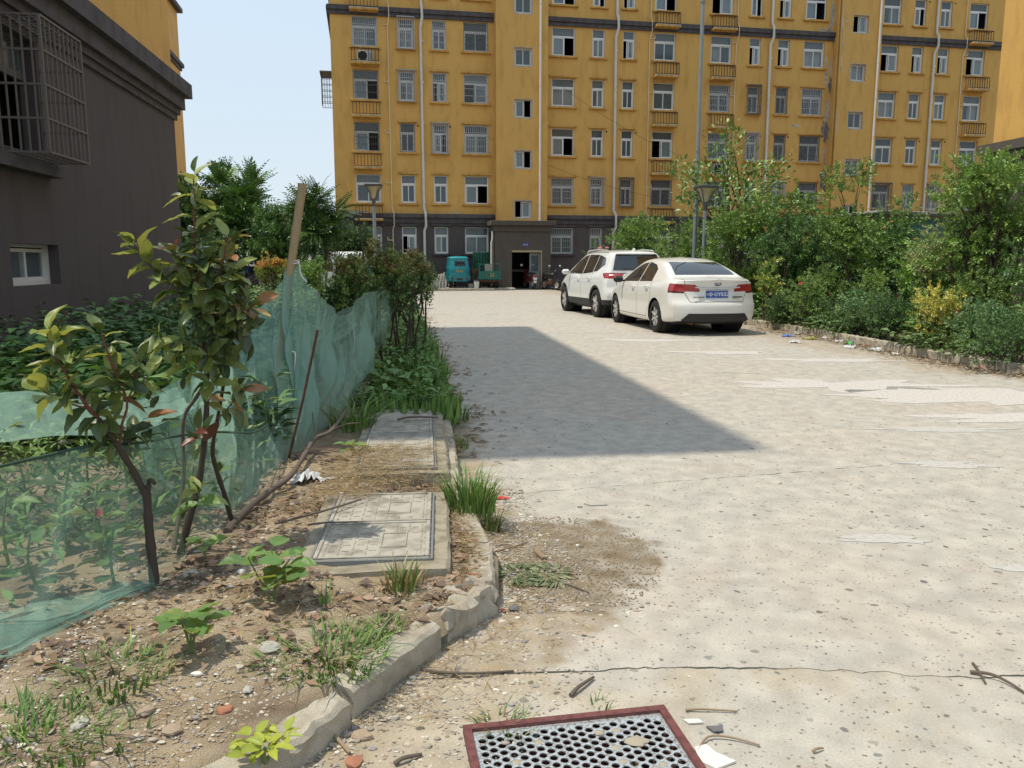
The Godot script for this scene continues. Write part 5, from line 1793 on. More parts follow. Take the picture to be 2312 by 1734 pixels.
	vb.sheet(30, 12, func(u, v):
		var prof: Array = [Vector2(0.80, 0.28), Vector2(0.85, 0.34), Vector2(0.87, 0.7), Vector2(0.86, 1.0), Vector2(0.80, 1.35), Vector2(0.72, 1.70), Vector2(0.66, 1.82), Vector2(0.45, 1.88), Vector2(0.0, 1.9), Vector2(0.0, 1.9), Vector2(0.0, 1.9), Vector2(0, 1.9), Vector2(0, 1.9)]
		var q: Vector2 = prof[int(round(v * 12))]
		var c := Vector2(cos(u * TAU), sin(u * TAU))
		var k := pow(pow(absf(c.x), 8.0) + pow(absf(c.y), 8.0), -1.0 / 8.0)
		return Vector3(c.x * k * q.x, q.y, c.y * k * (q.x + 1.1 - (0.35 if q.y > 1.0 else 0.0))))
	part("body", vb, M.paint_cool, van)
	for s in [-1.0, 1.0]:
		for z in [-0.9, 0.1, 1.0]:
			var w := MB.new()
			w.quad(Vector3(s * 0.862, 1.02, z - 0.4), Vector3(s * 0.862, 1.02, z + 0.4), Vector3(s * 0.795, 1.42, z + 0.36), Vector3(s * 0.795, 1.42, z - 0.4))
			part("side_window", w, M.car_glass, van)
		for z in [-1.25, 1.25]: cart_wheel(van, Vector3(s * 0.76, 0.3, z), 0.3, 0.18)

func block_mb(size: Vector3, bev: float) -> MB:
	var m := MB.new()
	m.cbox(Vector3(0, size.y / 2, 0), size, bev)
	return m

# rider's side: the tail points towards +z
func motorcycle(called: String, label: String, where: Vector3, turn: float, paint: Material, scooter: bool):
	var o := thing(called, label, "motorcycle", where, turn)
	cart_wheel(o, Vector3(0, 0.27, 0.55), 0.27, 0.10)
	cart_wheel(o, Vector3(0, 0.27, -0.62), 0.27, 0.09)
	var fk := MB.new()
	for x in [-0.07, 0.07]: fk.tube([Vector3(x, 0.27, -0.62), Vector3(x, 0.85, -0.42)], 0.02, 7)
	fk.tube([Vector3(-0.34, 1.0, -0.22), Vector3(-0.2, 0.98, -0.36), Vector3(0, 0.92, -0.40), Vector3(0.2, 0.98, -0.36), Vector3(0.34, 1.0, -0.22)], 0.015, 7)
	part("fork_and_handlebar", fk, M.trim_black, o)
	for x in [-0.30, 0.30]:
		var ms := MB.new()
		ms.tube([Vector3(x * 0.8, 0.99, -0.33), Vector3(x * 1.05, 1.18, -0.36)], 0.008, 6)
		part("mirror_stalk", ms, M.trim_black, o)
		var mi := MB.new()
		mi.lathe([Vector2(0.0, -0.014), Vector2(0.055, -0.012), Vector2(0.07, 0.0), Vector2(0.055, 0.012), Vector2(0.0, 0.014)], 16, Transform3D(Basis(Vector3.RIGHT, PI / 2), Vector3(x * 1.08, 1.22, -0.36)))
		part("mirror", mi, M.chrome if not scooter else M.sign_white, o)
	var bd := MB.new()
	if scooter:
		bd.sheet(16, 8, func(u, v): return Vector3(0.20 * sin(u * PI) * cos((u - 0.5) * PI) * 0.0 + lerpf(-0.2, 0.2, u), 0.30 + 0.62 * v, -0.36 - 0.10 * sin(u * PI) + 0.10 * (v - 0.5)))
		bd.cbox(Vector3(0, 0.52, 0.42), Vector3(0.30, 0.36, 0.66), 0.12)
		bd.cbox(Vector3(0, 0.30, 0.0), Vector3(0.32, 0.06, 0.5), 0.02)
		bd.cbox(Vector3(0, 0.95, -0.40), Vector3(0.26, 0.14, 0.16), 0.05)
	else:
		bd.cbox(Vector3(0, 0.78, -0.10), Vector3(0.26, 0.22, 0.42), 0.09)
		bd.cbox(Vector3(0, 0.92, -0.48), Vector3(0.22, 0.22, 0.14), 0.06)
		bd.cbox(Vector3(0, 0.48, -0.66), Vector3(0.13, 0.05, 0.42), 0.02)
		bd.cbox(Vector3(0, 0.62, 0.55), Vector3(0.2, 0.12, 0.4), 0.05)
	part("fairing", bd, paint, o)
	var en := MB.new()
	en.cbox(Vector3(0, 0.42, -0.05), Vector3(0.24, 0.28, 0.34), 0.05)
	en.tube([Vector3(0.12, 0.34, 0.0), Vector3(0.16, 0.30, 0.3), Vector3(0.17, 0.34, 0.75)], 0.04, 9)
	part("engine", en, M.rust, o)
	var se := MB.new()
	se.cbox(Vector3(0, 0.80, 0.34), Vector3(0.24, 0.10, 0.66), 0.045)
	part("seat", se, M.trim_black, o)
	var pl := MB.new()
	pl.cbox(Vector3(0, 0.52, 0.86), Vector3(0.20, 0.13, 0.01), 0.004)
	pl.cbox(Vector3(0, 0.36, 0.84), Vector3(0.17, 0.12, 0.01), 0.004)
	part("plate", pl, M.sign_white, o)
	var tl := MB.new()
	tl.cbox(Vector3(0, 0.68, 0.80), Vector3(0.18, 0.08, 0.06), 0.02)
	part("tail_light", tl, M.tail_red, o)

func street_lamp(label: String, where: Vector3, h: float):
	var o := thing("street_lamp", label, "street lamp", where, 0.1, "garden lamps with flaring heads")
	var p := MB.new()
	p.lathe([Vector2(0.09, 0.0), Vector2(0.09, 0.5), Vector2(0.055, 0.56), Vector2(0.05, h - 0.62), Vector2(0.05, h - 0.62)], 14)
	part("pole", p, M.steel, o)
	var n := MB.new()
	n.lathe([Vector2(0.05, h - 0.64), Vector2(0.06, h - 0.56), Vector2(0.085, h - 0.46), Vector2(0.11, h - 0.40), Vector2(0.0, h - 0.40)], 4, Transform3D(Basis(Vector3.UP, PI / 4), Vector3.ZERO))
	for k in 4:
		var a := PI / 4 + PI / 2 * k
		var d := Vector3(cos(a), 0, sin(a))
		n.tube([Vector3(0, h - 0.40, 0) + d * 0.11, Vector3(0, h - 0.28, 0) + d * 0.15, Vector3(0, h - 0.14, 0) + d * 0.22, Vector3(0, h - 0.03, 0) + d * 0.34], 0.016, 6)
	part("head_frame", n, M.lamp_dark, o)
	var gl := MB.new()
	gl.lathe([Vector2(0.10, h - 0.395), Vector2(0.135, h - 0.28), Vector2(0.19, h - 0.14), Vector2(0.27, h - 0.04)], 4, Transform3D(Basis(Vector3.UP, PI / 4), Vector3.ZERO))
	part("lamp_shade", gl, M.lamp_glass, o)
	var c := MB.new()
	c.box(Vector3(-0.25, h - 0.03, -0.25), Vector3(0.25, h - 0.001, 0.25))
	c.cbox(Vector3(0, h + 0.012, 0), Vector3(0.54, 0.025, 0.54), 0.008)
	part("cap", c, M.lamp_dark, o)

func street_furniture():
	street_lamp("garden lamp with flaring shade rising behind the red-tipped shrub, before the far block", Vector3(-4.15, 0.1, -24.5), 3.60)
	street_lamp("garden lamp with flaring shade standing in the right-hand shrubs beside the tall steel pole", Vector3(5.10, 0.1, -21.5), 3.28)
	street_lamp("small distant lamp beside the left end of the far block", Vector3(-8.72, 0.0, -41.0), 3.38)
	var p := MB.new()
	p.lathe([Vector2(0.075, 0.0), Vector2(0.068, 4.6), Vector2(0.068, 4.6), Vector2(0.058, 4.6), Vector2(0.055, 8.6), Vector2(0.075, 8.6), Vector2(0.075, 8.8), Vector2(0.05, 8.8), Vector2(0.045, 11.5), Vector2(0.0, 11.5)], 14)
	lone("steel_pole", p, M.steel, "tall blue-grey steel pole rising out of the shrubs before the far block", "pole", Vector3(5.42, 0.1, -24.0))
	# slack wires across the facade
	for q in [[facade_point(-1.3, 0.1, 7.9), facade_point(9.5, 0.35, 4.7), 0.5], [facade_point(2.0, 0.7, 10.8), facade_point(9.0, 0.25, 7.3), 0.3]]:
		var pts := []
		for k in 15:
			var f := k / 14.0
			pts.append(q[0].lerp(q[1], f) - Vector3(0, q[2] * 4.0 * f * (1 - f), 0))
		var w := MB.new()
		w.tube(pts, 0.007, 5)
		lone("wire", w, M.rail, "thin slack wire from the window left of the stair bay down to the right" if q[2] > 0.4 else "thin slack wire sagging across the facade right of the stair bay", "wire")

func yard_things():
	# blue barrels and a shed roof seen through the plants
	for k in 3:
		var m := MB.new()
		m.lathe([Vector2(0.0, 0.0), Vector2(0.28, 0.0), Vector2(0.29, 0.04), Vector2(0.29, 0.3), Vector2(0.305, 0.31), Vector2(0.305, 0.34), Vector2(0.29, 0.35), Vector2(0.29, 0.6), Vector2(0.305, 0.61), Vector2(0.305, 0.64), Vector2(0.29, 0.65), Vector2(0.28, 0.9), Vector2(0.0, 0.91)], 20)
		lone("barrel", m, M.barrel_blue, ["blue plastic barrel under the garden trees, left one", "blue plastic barrel under the garden trees, between two others", "blue plastic barrel under the garden trees, nearest the orange-topped hedge"][k], "barrel", at([452, 537, 568][k], 640, 33.0) * Vector3(1, 0, 1) + Vector3(0, 0.35, 0), 0, "blue barrels in the garden")
	var s := thing("shed", "green corrugated metal shed with a pale flat roof behind the right shrubs", "shed", Vector3(9.7, 0.1, -21.5), BLOCK_TURN)
	for side in 2:
		var n := 16
		for k in n:
			var m := MB.new()
			var w := 0.22
			m.sheet(8, 1, func(u, v): return Vector3(u * w, v * 2.45, 0.018 * sin(u * TAU * 2)))
			var p := part("metal_panel", m, M.shed_teal, s)
			if side == 0: p.position = Vector3(k * w, 0, 0)
			else:
				p.rotation.y = PI / 2
				p.position = Vector3(0, 0, -0.01 - k * w)
	var r := MB.new()
	r.cbox(Vector3(1.8, 2.62, -1.7), Vector3(4.2, 0.06, 4.3), 0.01, Transform3D(Basis(Vector3.FORWARD, 0.03), Vector3.ZERO))
	part("roof", r, M.shed_roof, s)


# ---------------------------------------------------------------- plants
# unit leaves: base at the origin, tip at +z, upper side +y
func leaf_mesh(kind: String) -> ArrayMesh:
	if leaf_shapes.has(kind): return leaf_shapes[kind]
	var m := MB.new()
	var blade := func(o: Vector3, dir: Vector3, l: float, w: float, droop: float):
		var side := dir.cross(Vector3.UP).normalized()
		var up := side.cross(dir)
		var a := m.p(o)
		var c := m.p(o + dir * l * 0.5)
		var b1 := m.p(o + dir * l * 0.45 + side * w * 0.5 + up * w * 0.22)
		var b2 := m.p(o + dir * l * 0.45 - side * w * 0.5 + up * w * 0.22)
		var t := m.p(o + dir * l - Vector3.UP * droop * l)
		m.ix.append_array([a, c, b1, a, b2, c, c, t, b1, c, b2, t])
	if kind == "oval": blade.call(Vector3.ZERO, Vector3(0, 0, 1), 1.0, 0.5, 0.12)
	elif kind == "lance": blade.call(Vector3.ZERO, Vector3(0, 0, 1), 1.0, 0.24, 0.15)
	elif kind == "round": blade.call(Vector3.ZERO, Vector3(0, 0, 1), 1.0, 0.85, 0.1)
	elif kind == "sprig":     # a shoot with a handful of leaves
		for k in 9:
			var a := k * 2.4
			var z := 0.12 + 0.075 * k
			blade.call(Vector3(0, 0, z), Vector3(sin(a) * 0.8, cos(a) * 0.8, 0.55).normalized(), 0.42 - 0.012 * k, 0.2, 0.06)
	elif kind == "pinnate":   # leaflets in pairs along a drooping stalk
		for k in 7:
			var z := 0.18 + 0.115 * k
			for s in [-1.0, 1.0]: blade.call(Vector3(0, -0.20 * z * z, z), Vector3(s * 0.85, -0.10, 0.5).normalized(), 0.27 * (1.0 - 0.06 * k), 0.085, 0.1)
		blade.call(Vector3(0, -0.20, 0.95), Vector3(0, -0.3, 1).normalized(), 0.22, 0.08, 0.1)
	leaf_shapes[kind] = m.mesh()
	return leaf_shapes[kind]

func facing(dir: Vector3, up: Vector3, s: float) -> Basis:
	var z := dir.normalized()
	var x := up.cross(z)
	if x.length() < 0.05: x = Vector3.RIGHT.cross(z)
	x = x.normalized()
	return Basis(x, z.cross(x), z).scaled(Vector3.ONE * s)
func any_dir() -> Vector3:
	return Vector3(rng.randfn(), rng.randfn(), rng.randfn()).normalized()

# s: h height, r radius, low where the leaves begin (share of h), n leaves, size, kind, cols, tips (colours of young growth on top),
# stems, clumps, loose (0 tight to 1 loose), spots extra clump centres (from the base), flowers [colour, number, size]
func plant(called: String, label: String, category: String, where: Vector3, s: Dictionary, group := "") -> Node3D:
	var o := thing(called, label, category, where, 0.0, group)
	var h: float = s.h
	var r: float = s.r
	var low: float = s.get("low", 0.12)
	var mid := Vector3(0, h * (1 + low) * 0.5, 0)
	var half := Vector3(r, h * (1 - low) * 0.5, r * s.get("deep", 1.0))
	var spots: Array = s.get("spots", []).duplicate()
	for k in s.get("clumps", 22):
		var d := any_dir() * pow(rng.randf(), 0.45) * 0.86
		if s.get("cone", false):
			var t := 1.0 - (d.y + 1.0) * 0.5
			d.x *= 0.25 + 0.9 * t
			d.z *= 0.25 + 0.9 * t
		spots.append(mid + d * half)
	var cr: float = s.get("clump_r", 0.34) * r
	var bark: Material = s.get("bark", M.bark)
	var wood := MB.new()
	var foot := []
	var ns: int = s.get("stems", 4)
	for k in ns:
		var a := TAU * k / ns + rng.randf()
		var b: float = s.get("spread", 0.25) * r
		foot.append(Vector3(cos(a) * b, 0, sin(a) * b) if ns > 1 else Vector3.ZERO)
	var tr: float = s.get("trunk", 0.012 + 0.008 * h)
	for k in ns:
		var top := Vector3(foot[k].x * 2.2, h * lerpf(low, 1.0, 0.55), foot[k].z * 2.2)
		wood.tube([foot[k], foot[k].lerp(top, 0.35) + any_dir() * 0.03 * h, foot[k].lerp(top, 0.7) + any_dir() * 0.035 * h, top], [tr, tr * 0.85, tr * 0.65, tr * 0.4], 7)
	for q in spots:
		var f: Vector3 = foot[rng.randi() % ns]
		var j := Vector3(f.x * 1.6, clampf(q.y * 0.62, h * low * 0.8, h * 0.8), f.z * 1.6)
		wood.tube([j, j.lerp(q, 0.55) + Vector3(0, 0.04 * h, 0), q], [tr * 0.45, tr * 0.3, tr * 0.14], 5, false)
	part("trunk" if ns == 1 else "stems", wood, bark, o)
	var xs := []
	var cs := PackedColorArray()
	var n: int = s.n
	var size: float = s.size
	var cols: Array = s.cols
	var tips: Array = s.get("tips", [])
	var loose: float = s.get("loose", 0.5)
	for i in n:
		var q: Vector3 = spots[i % spots.size()]
		var out := any_dir()
		out.y = out.y * 0.8 + 0.15
		var p := q + out * cr * pow(rng.randf(), 0.55) * (1.0 + loose * rng.randf())
		if p.y < 0.03: p.y = 0.03 + rng.randf() * 0.05
		var away := (p - mid) / half
		var dir := (out + away * 0.6 + any_dir() * 0.6 + Vector3(0, s.get("rise", 0.1), 0)).normalized()
		var up := (Vector3.UP * 1.2 + any_dir() * 0.7 + away * 0.3).normalized()
		xs.append(Transform3D(facing(dir, up, size * rng.randf_range(0.65, 1.25)), p))
		var c: Color = cols[rng.randi() % cols.size()]
		if tips.size() and p.y > h * s.get("tip_from", 0.75) and rng.randf() < 0.75: c = tips[rng.randi() % tips.size()]
		var v := rng.randf_range(0.75, 1.25)
		cs.append(Color(c.r * v * rng.randf_range(0.93, 1.07), c.g * v, c.b * v) * s.get("gain", 2.0))
	# long young shoots that break the outline
	for k in s.get("shoots", 9):
		var q: Vector3 = spots[rng.randi() % spots.size()]
		if q.y < h * 0.35: continue
		var d := ((q - mid) / half * 0.8 + Vector3(0, 1.0, 0) + any_dir() * 0.45).normalized()
		var l := r * rng.randf_range(0.35, 0.75)
		var c: Color = cols[rng.randi() % cols.size()]
		if tips.size() and rng.randf() < 0.7: c = tips[rng.randi() % tips.size()]
		var m := int(5 + l / (size * 0.35))
		for j in m:
			var f := 0.3 + 0.7 * j / m
			var out := any_dir()
			var v = rng.randf_range(0.8, 1.35) * s.get("gain", 2.0)
			xs.append(Transform3D(facing((d * 0.7 + out).normalized(), Vector3.UP + any_dir() * 0.5, size * rng.randf_range(0.4, 0.75) * (1.15 - 0.5 * f)), q + d * (l * f + cr * 0.6) - Vector3(0, 0.12 * l * f * f, 0)))
			cs.append(Color(c.r * v, c.g * v, c.b * v))
	many("foliage", leaf_mesh(s.get("kind", "oval")), s.get("mat", M.leaf), xs, cs, o).set_meta("kind", "stuff")
	if s.has("flowers"):
		var fl: Array = s.flowers
		for k in fl[1]:
			var d := any_dir()
			d.z = absf(d.z)
			d.y = absf(d.y) * 0.8
			var m := MB.new()
			for j in 3:
				for e in 5 - j:
					var a := TAU * e / (5 - j) + j
					var rr: float = fl[2] * (1.0 - 0.28 * j)
					var c := Vector3(0, fl[2] * 0.18 * j, 0)
					m.tri(c, c + Vector3(cos(a - 0.6) * rr, rr * (0.3 + 0.3 * j), sin(a - 0.6) * rr), c + Vector3(cos(a + 0.6) * rr, rr * (0.3 + 0.3 * j), sin(a + 0.6) * rr))
			var f := part("flower", m, fl[0], o)
			f.position = mid + d * half * 0.98
			f.basis = Basis.looking_at(d, Vector3.UP).rotated(Vector3.RIGHT, 0.0) * Basis(Vector3.RIGHT, -PI / 2)
	return o

func left_trees():
	var dk := [Color(0.035, 0.075, 0.022), Color(0.05, 0.10, 0.03), Color(0.028, 0.06, 0.02), Color(0.075, 0.13, 0.04)]
	var md := [Color(0.06, 0.12, 0.03), Color(0.085, 0.155, 0.04), Color(0.045, 0.09, 0.028)]
	plant("garden_tree", "dark feathery tree tallest of the garden trees, against the edge of the dark wall", "tree", Vector3(-13.0, 0, -33.5), {"h": 5.0, "r": 1.5, "low": 0.2, "n": 2600, "size": 0.34, "kind": "sprig", "gain": 1.6, "cols": dk, "stems": 3, "clumps": 46, "clump_r": 0.26, "loose": 0.7, "rise": 0.5})
	plant("garden_tree", "slim tree with a tall thin leading shoot in the garden row", "tree", Vector3(-11.6, 0, -34.0), {"h": 4.3, "r": 1.2, "low": 0.25, "n": 1500, "size": 0.34, "kind": "sprig", "gain": 1.6, "cols": dk, "stems": 2, "clumps": 30, "clump_r": 0.26, "rise": 0.6, "spots": [Vector3(-0.4, 4.5, 0), Vector3(-0.38, 4.9, 0), Vector3(-0.36, 5.15, 0)]})
	plant("garden_tree", "tree with palm-like tufts of long divided leaves above the hedge", "tree", Vector3(-10.85, 0, -33.0), {"h": 4.7, "r": 0.95, "low": 0.45, "n": 620, "size": 0.85, "kind": "pinnate", "gain": 1.8, "cols": md, "stems": 2, "clumps": 9, "clump_r": 0.16, "loose": 0.1, "rise": 0.35, "spots": [Vector3(0.35, 4.45, 0), Vector3(-0.75, 4.5, 0.2), Vector3(0.2, 3.7, 0.3)]})
	plant("garden_tree", "round leafy tree just left of the bamboo pole", "tree", Vector3(-9.0, 0, -31.0), {"h": 3.6, "r": 1.0, "low": 0.2, "n": 1700, "size": 0.27, "kind": "sprig", "gain": 1.8, "cols": md, "stems": 3, "clumps": 34, "clump_r": 0.27, "rise": 0.4})
	plant("garden_tree", "drooping tree with divided leaves between bamboo pole and far block", "tree", Vector3(-6.85, 0, -28.5), {"h": 4.1, "r": 0.85, "low": 0.32, "n": 900, "size": 0.62, "kind": "pinnate", "gain": 1.6, "cols": dk + md, "stems": 2, "clumps": 22, "clump_r": 0.26, "loose": 0.3, "rise": -0.05, "bark": M.bark_grey})
	plant("garden_shrub", "broad dark shrub under the garden trees beside the dark wall", "shrub", Vector3(-11.6, 0, -30.5), {"h": 2.5, "r": 1.7, "low": 0.05, "n": 2200, "size": 0.27, "kind": "sprig", "gain": 1.6, "cols": dk, "clumps": 40, "clump_r": 0.26})
	plant("garden_shrub", "dark shrub behind the orange-topped hedge", "shrub", Vector3(-9.6, 0, -32.5), {"h": 2.7, "r": 1.3, "low": 0.05, "n": 1500, "size": 0.27, "kind": "sprig", "gain": 1.6, "cols": dk + md, "clumps": 30, "clump_r": 0.28})
	plant("garden_shrub", "yellow-green shrub right of the bamboo pole under the drooping tree", "shrub", Vector3(-6.7, 0, -26.0), {"h": 1.7, "r": 0.7, "low": 0.05, "n": 800, "size": 0.2, "kind": "sprig", "cols": [Color(0.11, 0.17, 0.04), Color(0.08, 0.14, 0.04)], "clumps": 22})
	plant("hedge_block", "clipped hedge block with orange young leaves on bare stems", "hedge", Vector3(-8.5, 0, -28.5), {"h": 1.50, "r": 0.72, "low": 0.5, "deep": 0.8, "n": 1500, "size": 0.16, "kind": "sprig", "cols": [Color(0.10, 0.14, 0.03), Color(0.14, 0.16, 0.04)], "tips": [Color(0.34, 0.21, 0.05), Color(0.25, 0.20, 0.05), Color(0.30, 0.13, 0.05)], "tip_from": 0.78, "stems": 14, "spread": 0.75, "trunk": 0.018, "clumps": 40, "clump_r": 0.22, "loose": 0.1, "rise": 0.8})
	for q in [[-14.6, -38.0, 4.2, 1.7, "far tree behind the tallest garden tree"], [-8.0, -39.5, 3.2, 1.5, "far shrub seen between the bamboo pole and drooping tree"], [-11.0, -40.0, 3.6, 1.8, "far tree behind the palm-like tufts"]]:
		plant("garden_tree", q[4], "tree", Vector3(q[0], 0, q[1]), {"h": q[2], "r": q[3], "low": 0.1, "n": 1600, "size": 0.32, "kind": "sprig", "gain": 1.6, "cols": dk, "clumps": 34, "clump_r": 0.28})
	# the vegetable rows between the net and the wall: nobody could count these
	var xs := []
	var cs := PackedColorArray()
	for k in 2300:
		var z := 5.2 + 28.0 * pow(rng.randf(), 1.5)
		var wall := -6.69 - 0.1317 * (z - 16.4) + 0.25 if z < 16.6 else -14.0
		var x := lerpf(wall, along(KERB_L, z) - (1.25 if z < 9.0 else 0.9), rng.randf())
		var tall := rng.randf_range(0.25, 0.6) * (1.35 if x < wall + 1.6 else 1.0)
		var base := Vector3(x, bed_h(x, z), -z)
		var dark := noise_at(x, z) > 0.0
		for j in 12:
			var a := rng.randf() * TAU
			var y := tall * (0.25 + 0.75 * j / 11.0)
			var dir := Vector3(cos(a), 0.35, sin(a))
			xs.append(Transform3D(facing(dir, Vector3.UP + any_dir() * 0.4, rng.randf_range(0.08, 0.18)), base + Vector3(cos(a) * 0.06, y, sin(a) * 0.06)))
			var v := rng.randf_range(0.75, 1.3)
			var c := Color(0.085, 0.17, 0.06) if dark else Color(0.15, 0.27, 0.07)
			cs.append(Color(c.r * v, c.g * v, c.b * v))
	var gp := many("garden_plants", leaf_mesh("oval"), M.leaf_matt, xs, cs, self)
	tag(gp, "leafy vegetable plants crowding the garden between the netting and the dark wall", "vegetation", "", "stuff")

var patch := FastNoiseLite.new()
func noise_at(x: float, z: float) -> float:
	patch.frequency = 0.28
	return patch.get_noise_2d(x, z)

func right_plants():
	var g1 := [Color(0.085, 0.14, 0.03), Color(0.06, 0.105, 0.026), Color(0.115, 0.175, 0.04)]
	var g2 := [Color(0.045, 0.09, 0.025), Color(0.06, 0.115, 0.03), Color(0.035, 0.07, 0.022)]
	var g3 := [Color(0.125, 0.19, 0.04), Color(0.10, 0.16, 0.036), Color(0.07, 0.12, 0.03)]
	var yl := [Color(0.30, 0.27, 0.05), Color(0.25, 0.24, 0.055), Color(0.17, 0.19, 0.04), Color(0.33, 0.30, 0.09)]
	M.rose = plain(lin(0.55, 0.03, 0.05), 0.6)
	M.rose.cull_mode = BaseMaterial3D.CULL_DISABLED
	M.pink = plain(lin(0.62, 0.22, 0.25), 0.6)
	M.pink.cull_mode = BaseMaterial3D.CULL_DISABLED
	M.orange = plain(lin(0.55, 0.19, 0.06), 0.6)
	M.orange.cull_mode = BaseMaterial3D.CULL_DISABLED
	plant("shrub", "feathery light green shrub just above the roof of the tall white car", "shrub", Vector3(4.85, 0.1, -30.5), {"h": 3.05, "r": 1.25, "low": 0.03, "n": 1788, "size": 0.24, "kind": "sprig", "cols": g1, "loose": 0.9, "shoots": 16, "clumps": 31, "clump_r": 0.27, "rise": 0.3})
	plant("shrub", "light green shrub behind the roofs of both cars", "shrub", Vector3(6.1, 0.1, -28.0), {"h": 2.6, "r": 1.4, "low": 0.03, "n": 1651, "size": 0.24, "kind": "sprig", "cols": g1, "loose": 0.9, "shoots": 16, "clumps": 31, "clump_r": 0.26})
	plant("oleander", "pink-flowered shrub before the dark wall left of the feathery shrub", "shrub", Vector3(4.0, 0.1, -35.0), {"h": 2.2, "r": 0.85, "low": 0.1, "n": 288, "size": 0.22, "kind": "sprig", "cols": g2, "loose": 0.9, "shoots": 16, "clumps": 15, "flowers": [M.pink, 16, 0.085], "rise": 0.6})
	# the tall loose young tree
	var tree := Vector3(6.15, 0.1, -22.5)
	var sp := []
	for q in [[1640, 305], [1655, 330], [1630, 350], [1600, 382], [1640, 395], [1560, 400], [1535, 385], [1545, 430], [1590, 440], [1650, 440], [1625, 470], [1705, 375], [1735, 385], [1760, 398], [1745, 420], [1700, 430], [1690, 470], [1560, 470]]: sp.append(at(q[0], q[1], 22.5 + rng.randf_range(-0.8, 0.8)) - tree)
	plant("young_tree", "tall loose young tree whose top stands against the yellow facade behind the sedan", "tree", tree, {"h": 4.6, "r": 1.5, "low": 0.42, "n": 1444, "size": 0.155, "kind": "oval", "cols": [Color(0.085, 0.15, 0.035), Color(0.12, 0.18, 0.05), Color(0.06, 0.11, 0.03)], "stems": 2, "spread": 0.08, "trunk": 0.05, "loose": 0.9, "shoots": 16, "clumps": 8, "clump_r": 0.20, "spots": sp})
	plant("shrub", "dense green shrub behind the boot of the sedan", "shrub", Vector3(6.1, 0.1, -20.6), {"h": 3.1, "r": 1.35, "low": 0.05, "n": 2201, "size": 0.21, "kind": "sprig", "cols": g3 + g1, "loose": 0.9, "shoots": 16, "clumps": 37, "clump_r": 0.25})
	plant("shrub", "leafy shrub with lighter leaves between young tree and red-tipped bush", "shrub", Vector3(7.6, 0.1, -22.0), {"h": 3.3, "r": 1.3, "low": 0.05, "n": 1788, "size": 0.21, "kind": "sprig", "cols": g1, "loose": 0.9, "shoots": 16, "clumps": 33, "clump_r": 0.26})
	plant("photinia_bush", "bush with reddish young leaves on top, right of the sedan", "shrub", Vector3(6.35, 0.1, -18.2), {"h": 2.65, "r": 0.85, "low": 0.22, "n": 1169, "size": 0.19, "kind": "sprig", "cols": g2, "tips": [Color(0.20, 0.12, 0.035), Color(0.14, 0.15, 0.04)], "tip_from": 0.86, "loose": 0.9, "shoots": 16, "clumps": 24, "clump_r": 0.28, "rise": 0.5})
	plant("garden_tree", "small tree on a bare pale trunk with two loose top shoots before the facade", "tree", Vector3(7.35, 0.1, -17.6), {"h": 2.75, "r": 0.72, "low": 0.36, "n": 894, "size": 0.17, "kind": "sprig", "cols": g1, "stems": 1, "trunk": 0.035, "loose": 0.9, "shoots": 16, "clumps": 21, "clump_r": 0.28, "bark": M.bark_grey, "spots": [Vector3(-0.35, 2.85, 0), Vector3(-0.38, 3.1, 0), Vector3(0.1, 2.9, 0.1), Vector3(0.14, 3.2, 0)]})
	plant("pomegranate", "broad shrub with a few orange fruits before the green shed", "shrub", Vector3(9.0, 0.1, -19.2), {"h": 2.55, "r": 1.15, "low": 0.12, "n": 1582, "size": 0.19, "kind": "sprig", "cols": g2 + g1, "loose": 0.9, "shoots": 16, "clumps": 31, "clump_r": 0.27, "flowers": [M.orange, 5, 0.035]})
	var col := plant("columnar_shrub", "slim leaning column of tiny pale leaves on a dark stem", "shrub", Vector3(7.25, 0.1, -14.2), {"h": 2.15, "r": 0.30, "low": 0.32, "n": 1032, "size": 0.075, "kind": "sprig", "cols": [Color(0.20, 0.20, 0.11), Color(0.14, 0.15, 0.07), Color(0.28, 0.27, 0.17)], "stems": 1, "trunk": 0.022, "loose": 0.9, "shoots": 16, "clumps": 28, "clump_r": 0.4, "deep": 1.0})
	col.rotation.z = -0.10
	plant("shrub", "tall light green shrub before the dark base of the right block, lit from the left", "shrub", Vector3(7.75, 0.1, -13.2), {"h": 3.25, "r": 0.95, "low": 0.12, "n": 1788, "size": 0.17, "kind": "sprig", "cols": g3, "loose": 0.9, "shoots": 16, "clumps": 33, "clump_r": 0.27, "rise": 0.3})
	plant("shrub", "dark shrub at the right edge before the grey wall", "shrub", Vector3(8.2, 0.1, -11.8), {"h": 2.7, "r": 1.0, "low": 0.2, "n": 1307, "size": 0.17, "kind": "sprig", "cols": g2, "loose": 0.9, "shoots": 16, "clumps": 28, "clump_r": 0.27})
	plant("shrub", "lime green shrub in front of the tall shrub at the right", "shrub", Vector3(8.05, 0.1, -14.6), {"h": 1.85, "r": 0.85, "low": 0.08, "n": 1169, "size": 0.17, "kind": "sprig", "cols": [Color(0.14, 0.22, 0.04), Color(0.10, 0.18, 0.04), Color(0.07, 0.13, 0.03)], "loose": 0.9, "shoots": 16, "clumps": 24, "clump_r": 0.3})
	plant("shrub", "round shrub behind the pale column, under the shed roof", "shrub", Vector3(9.2, 0.1, -16.6), {"h": 1.9, "r": 1.0, "low": 0.08, "n": 1238, "size": 0.18, "kind": "sprig", "cols": g1, "loose": 0.9, "shoots": 16, "clumps": 25, "clump_r": 0.28})
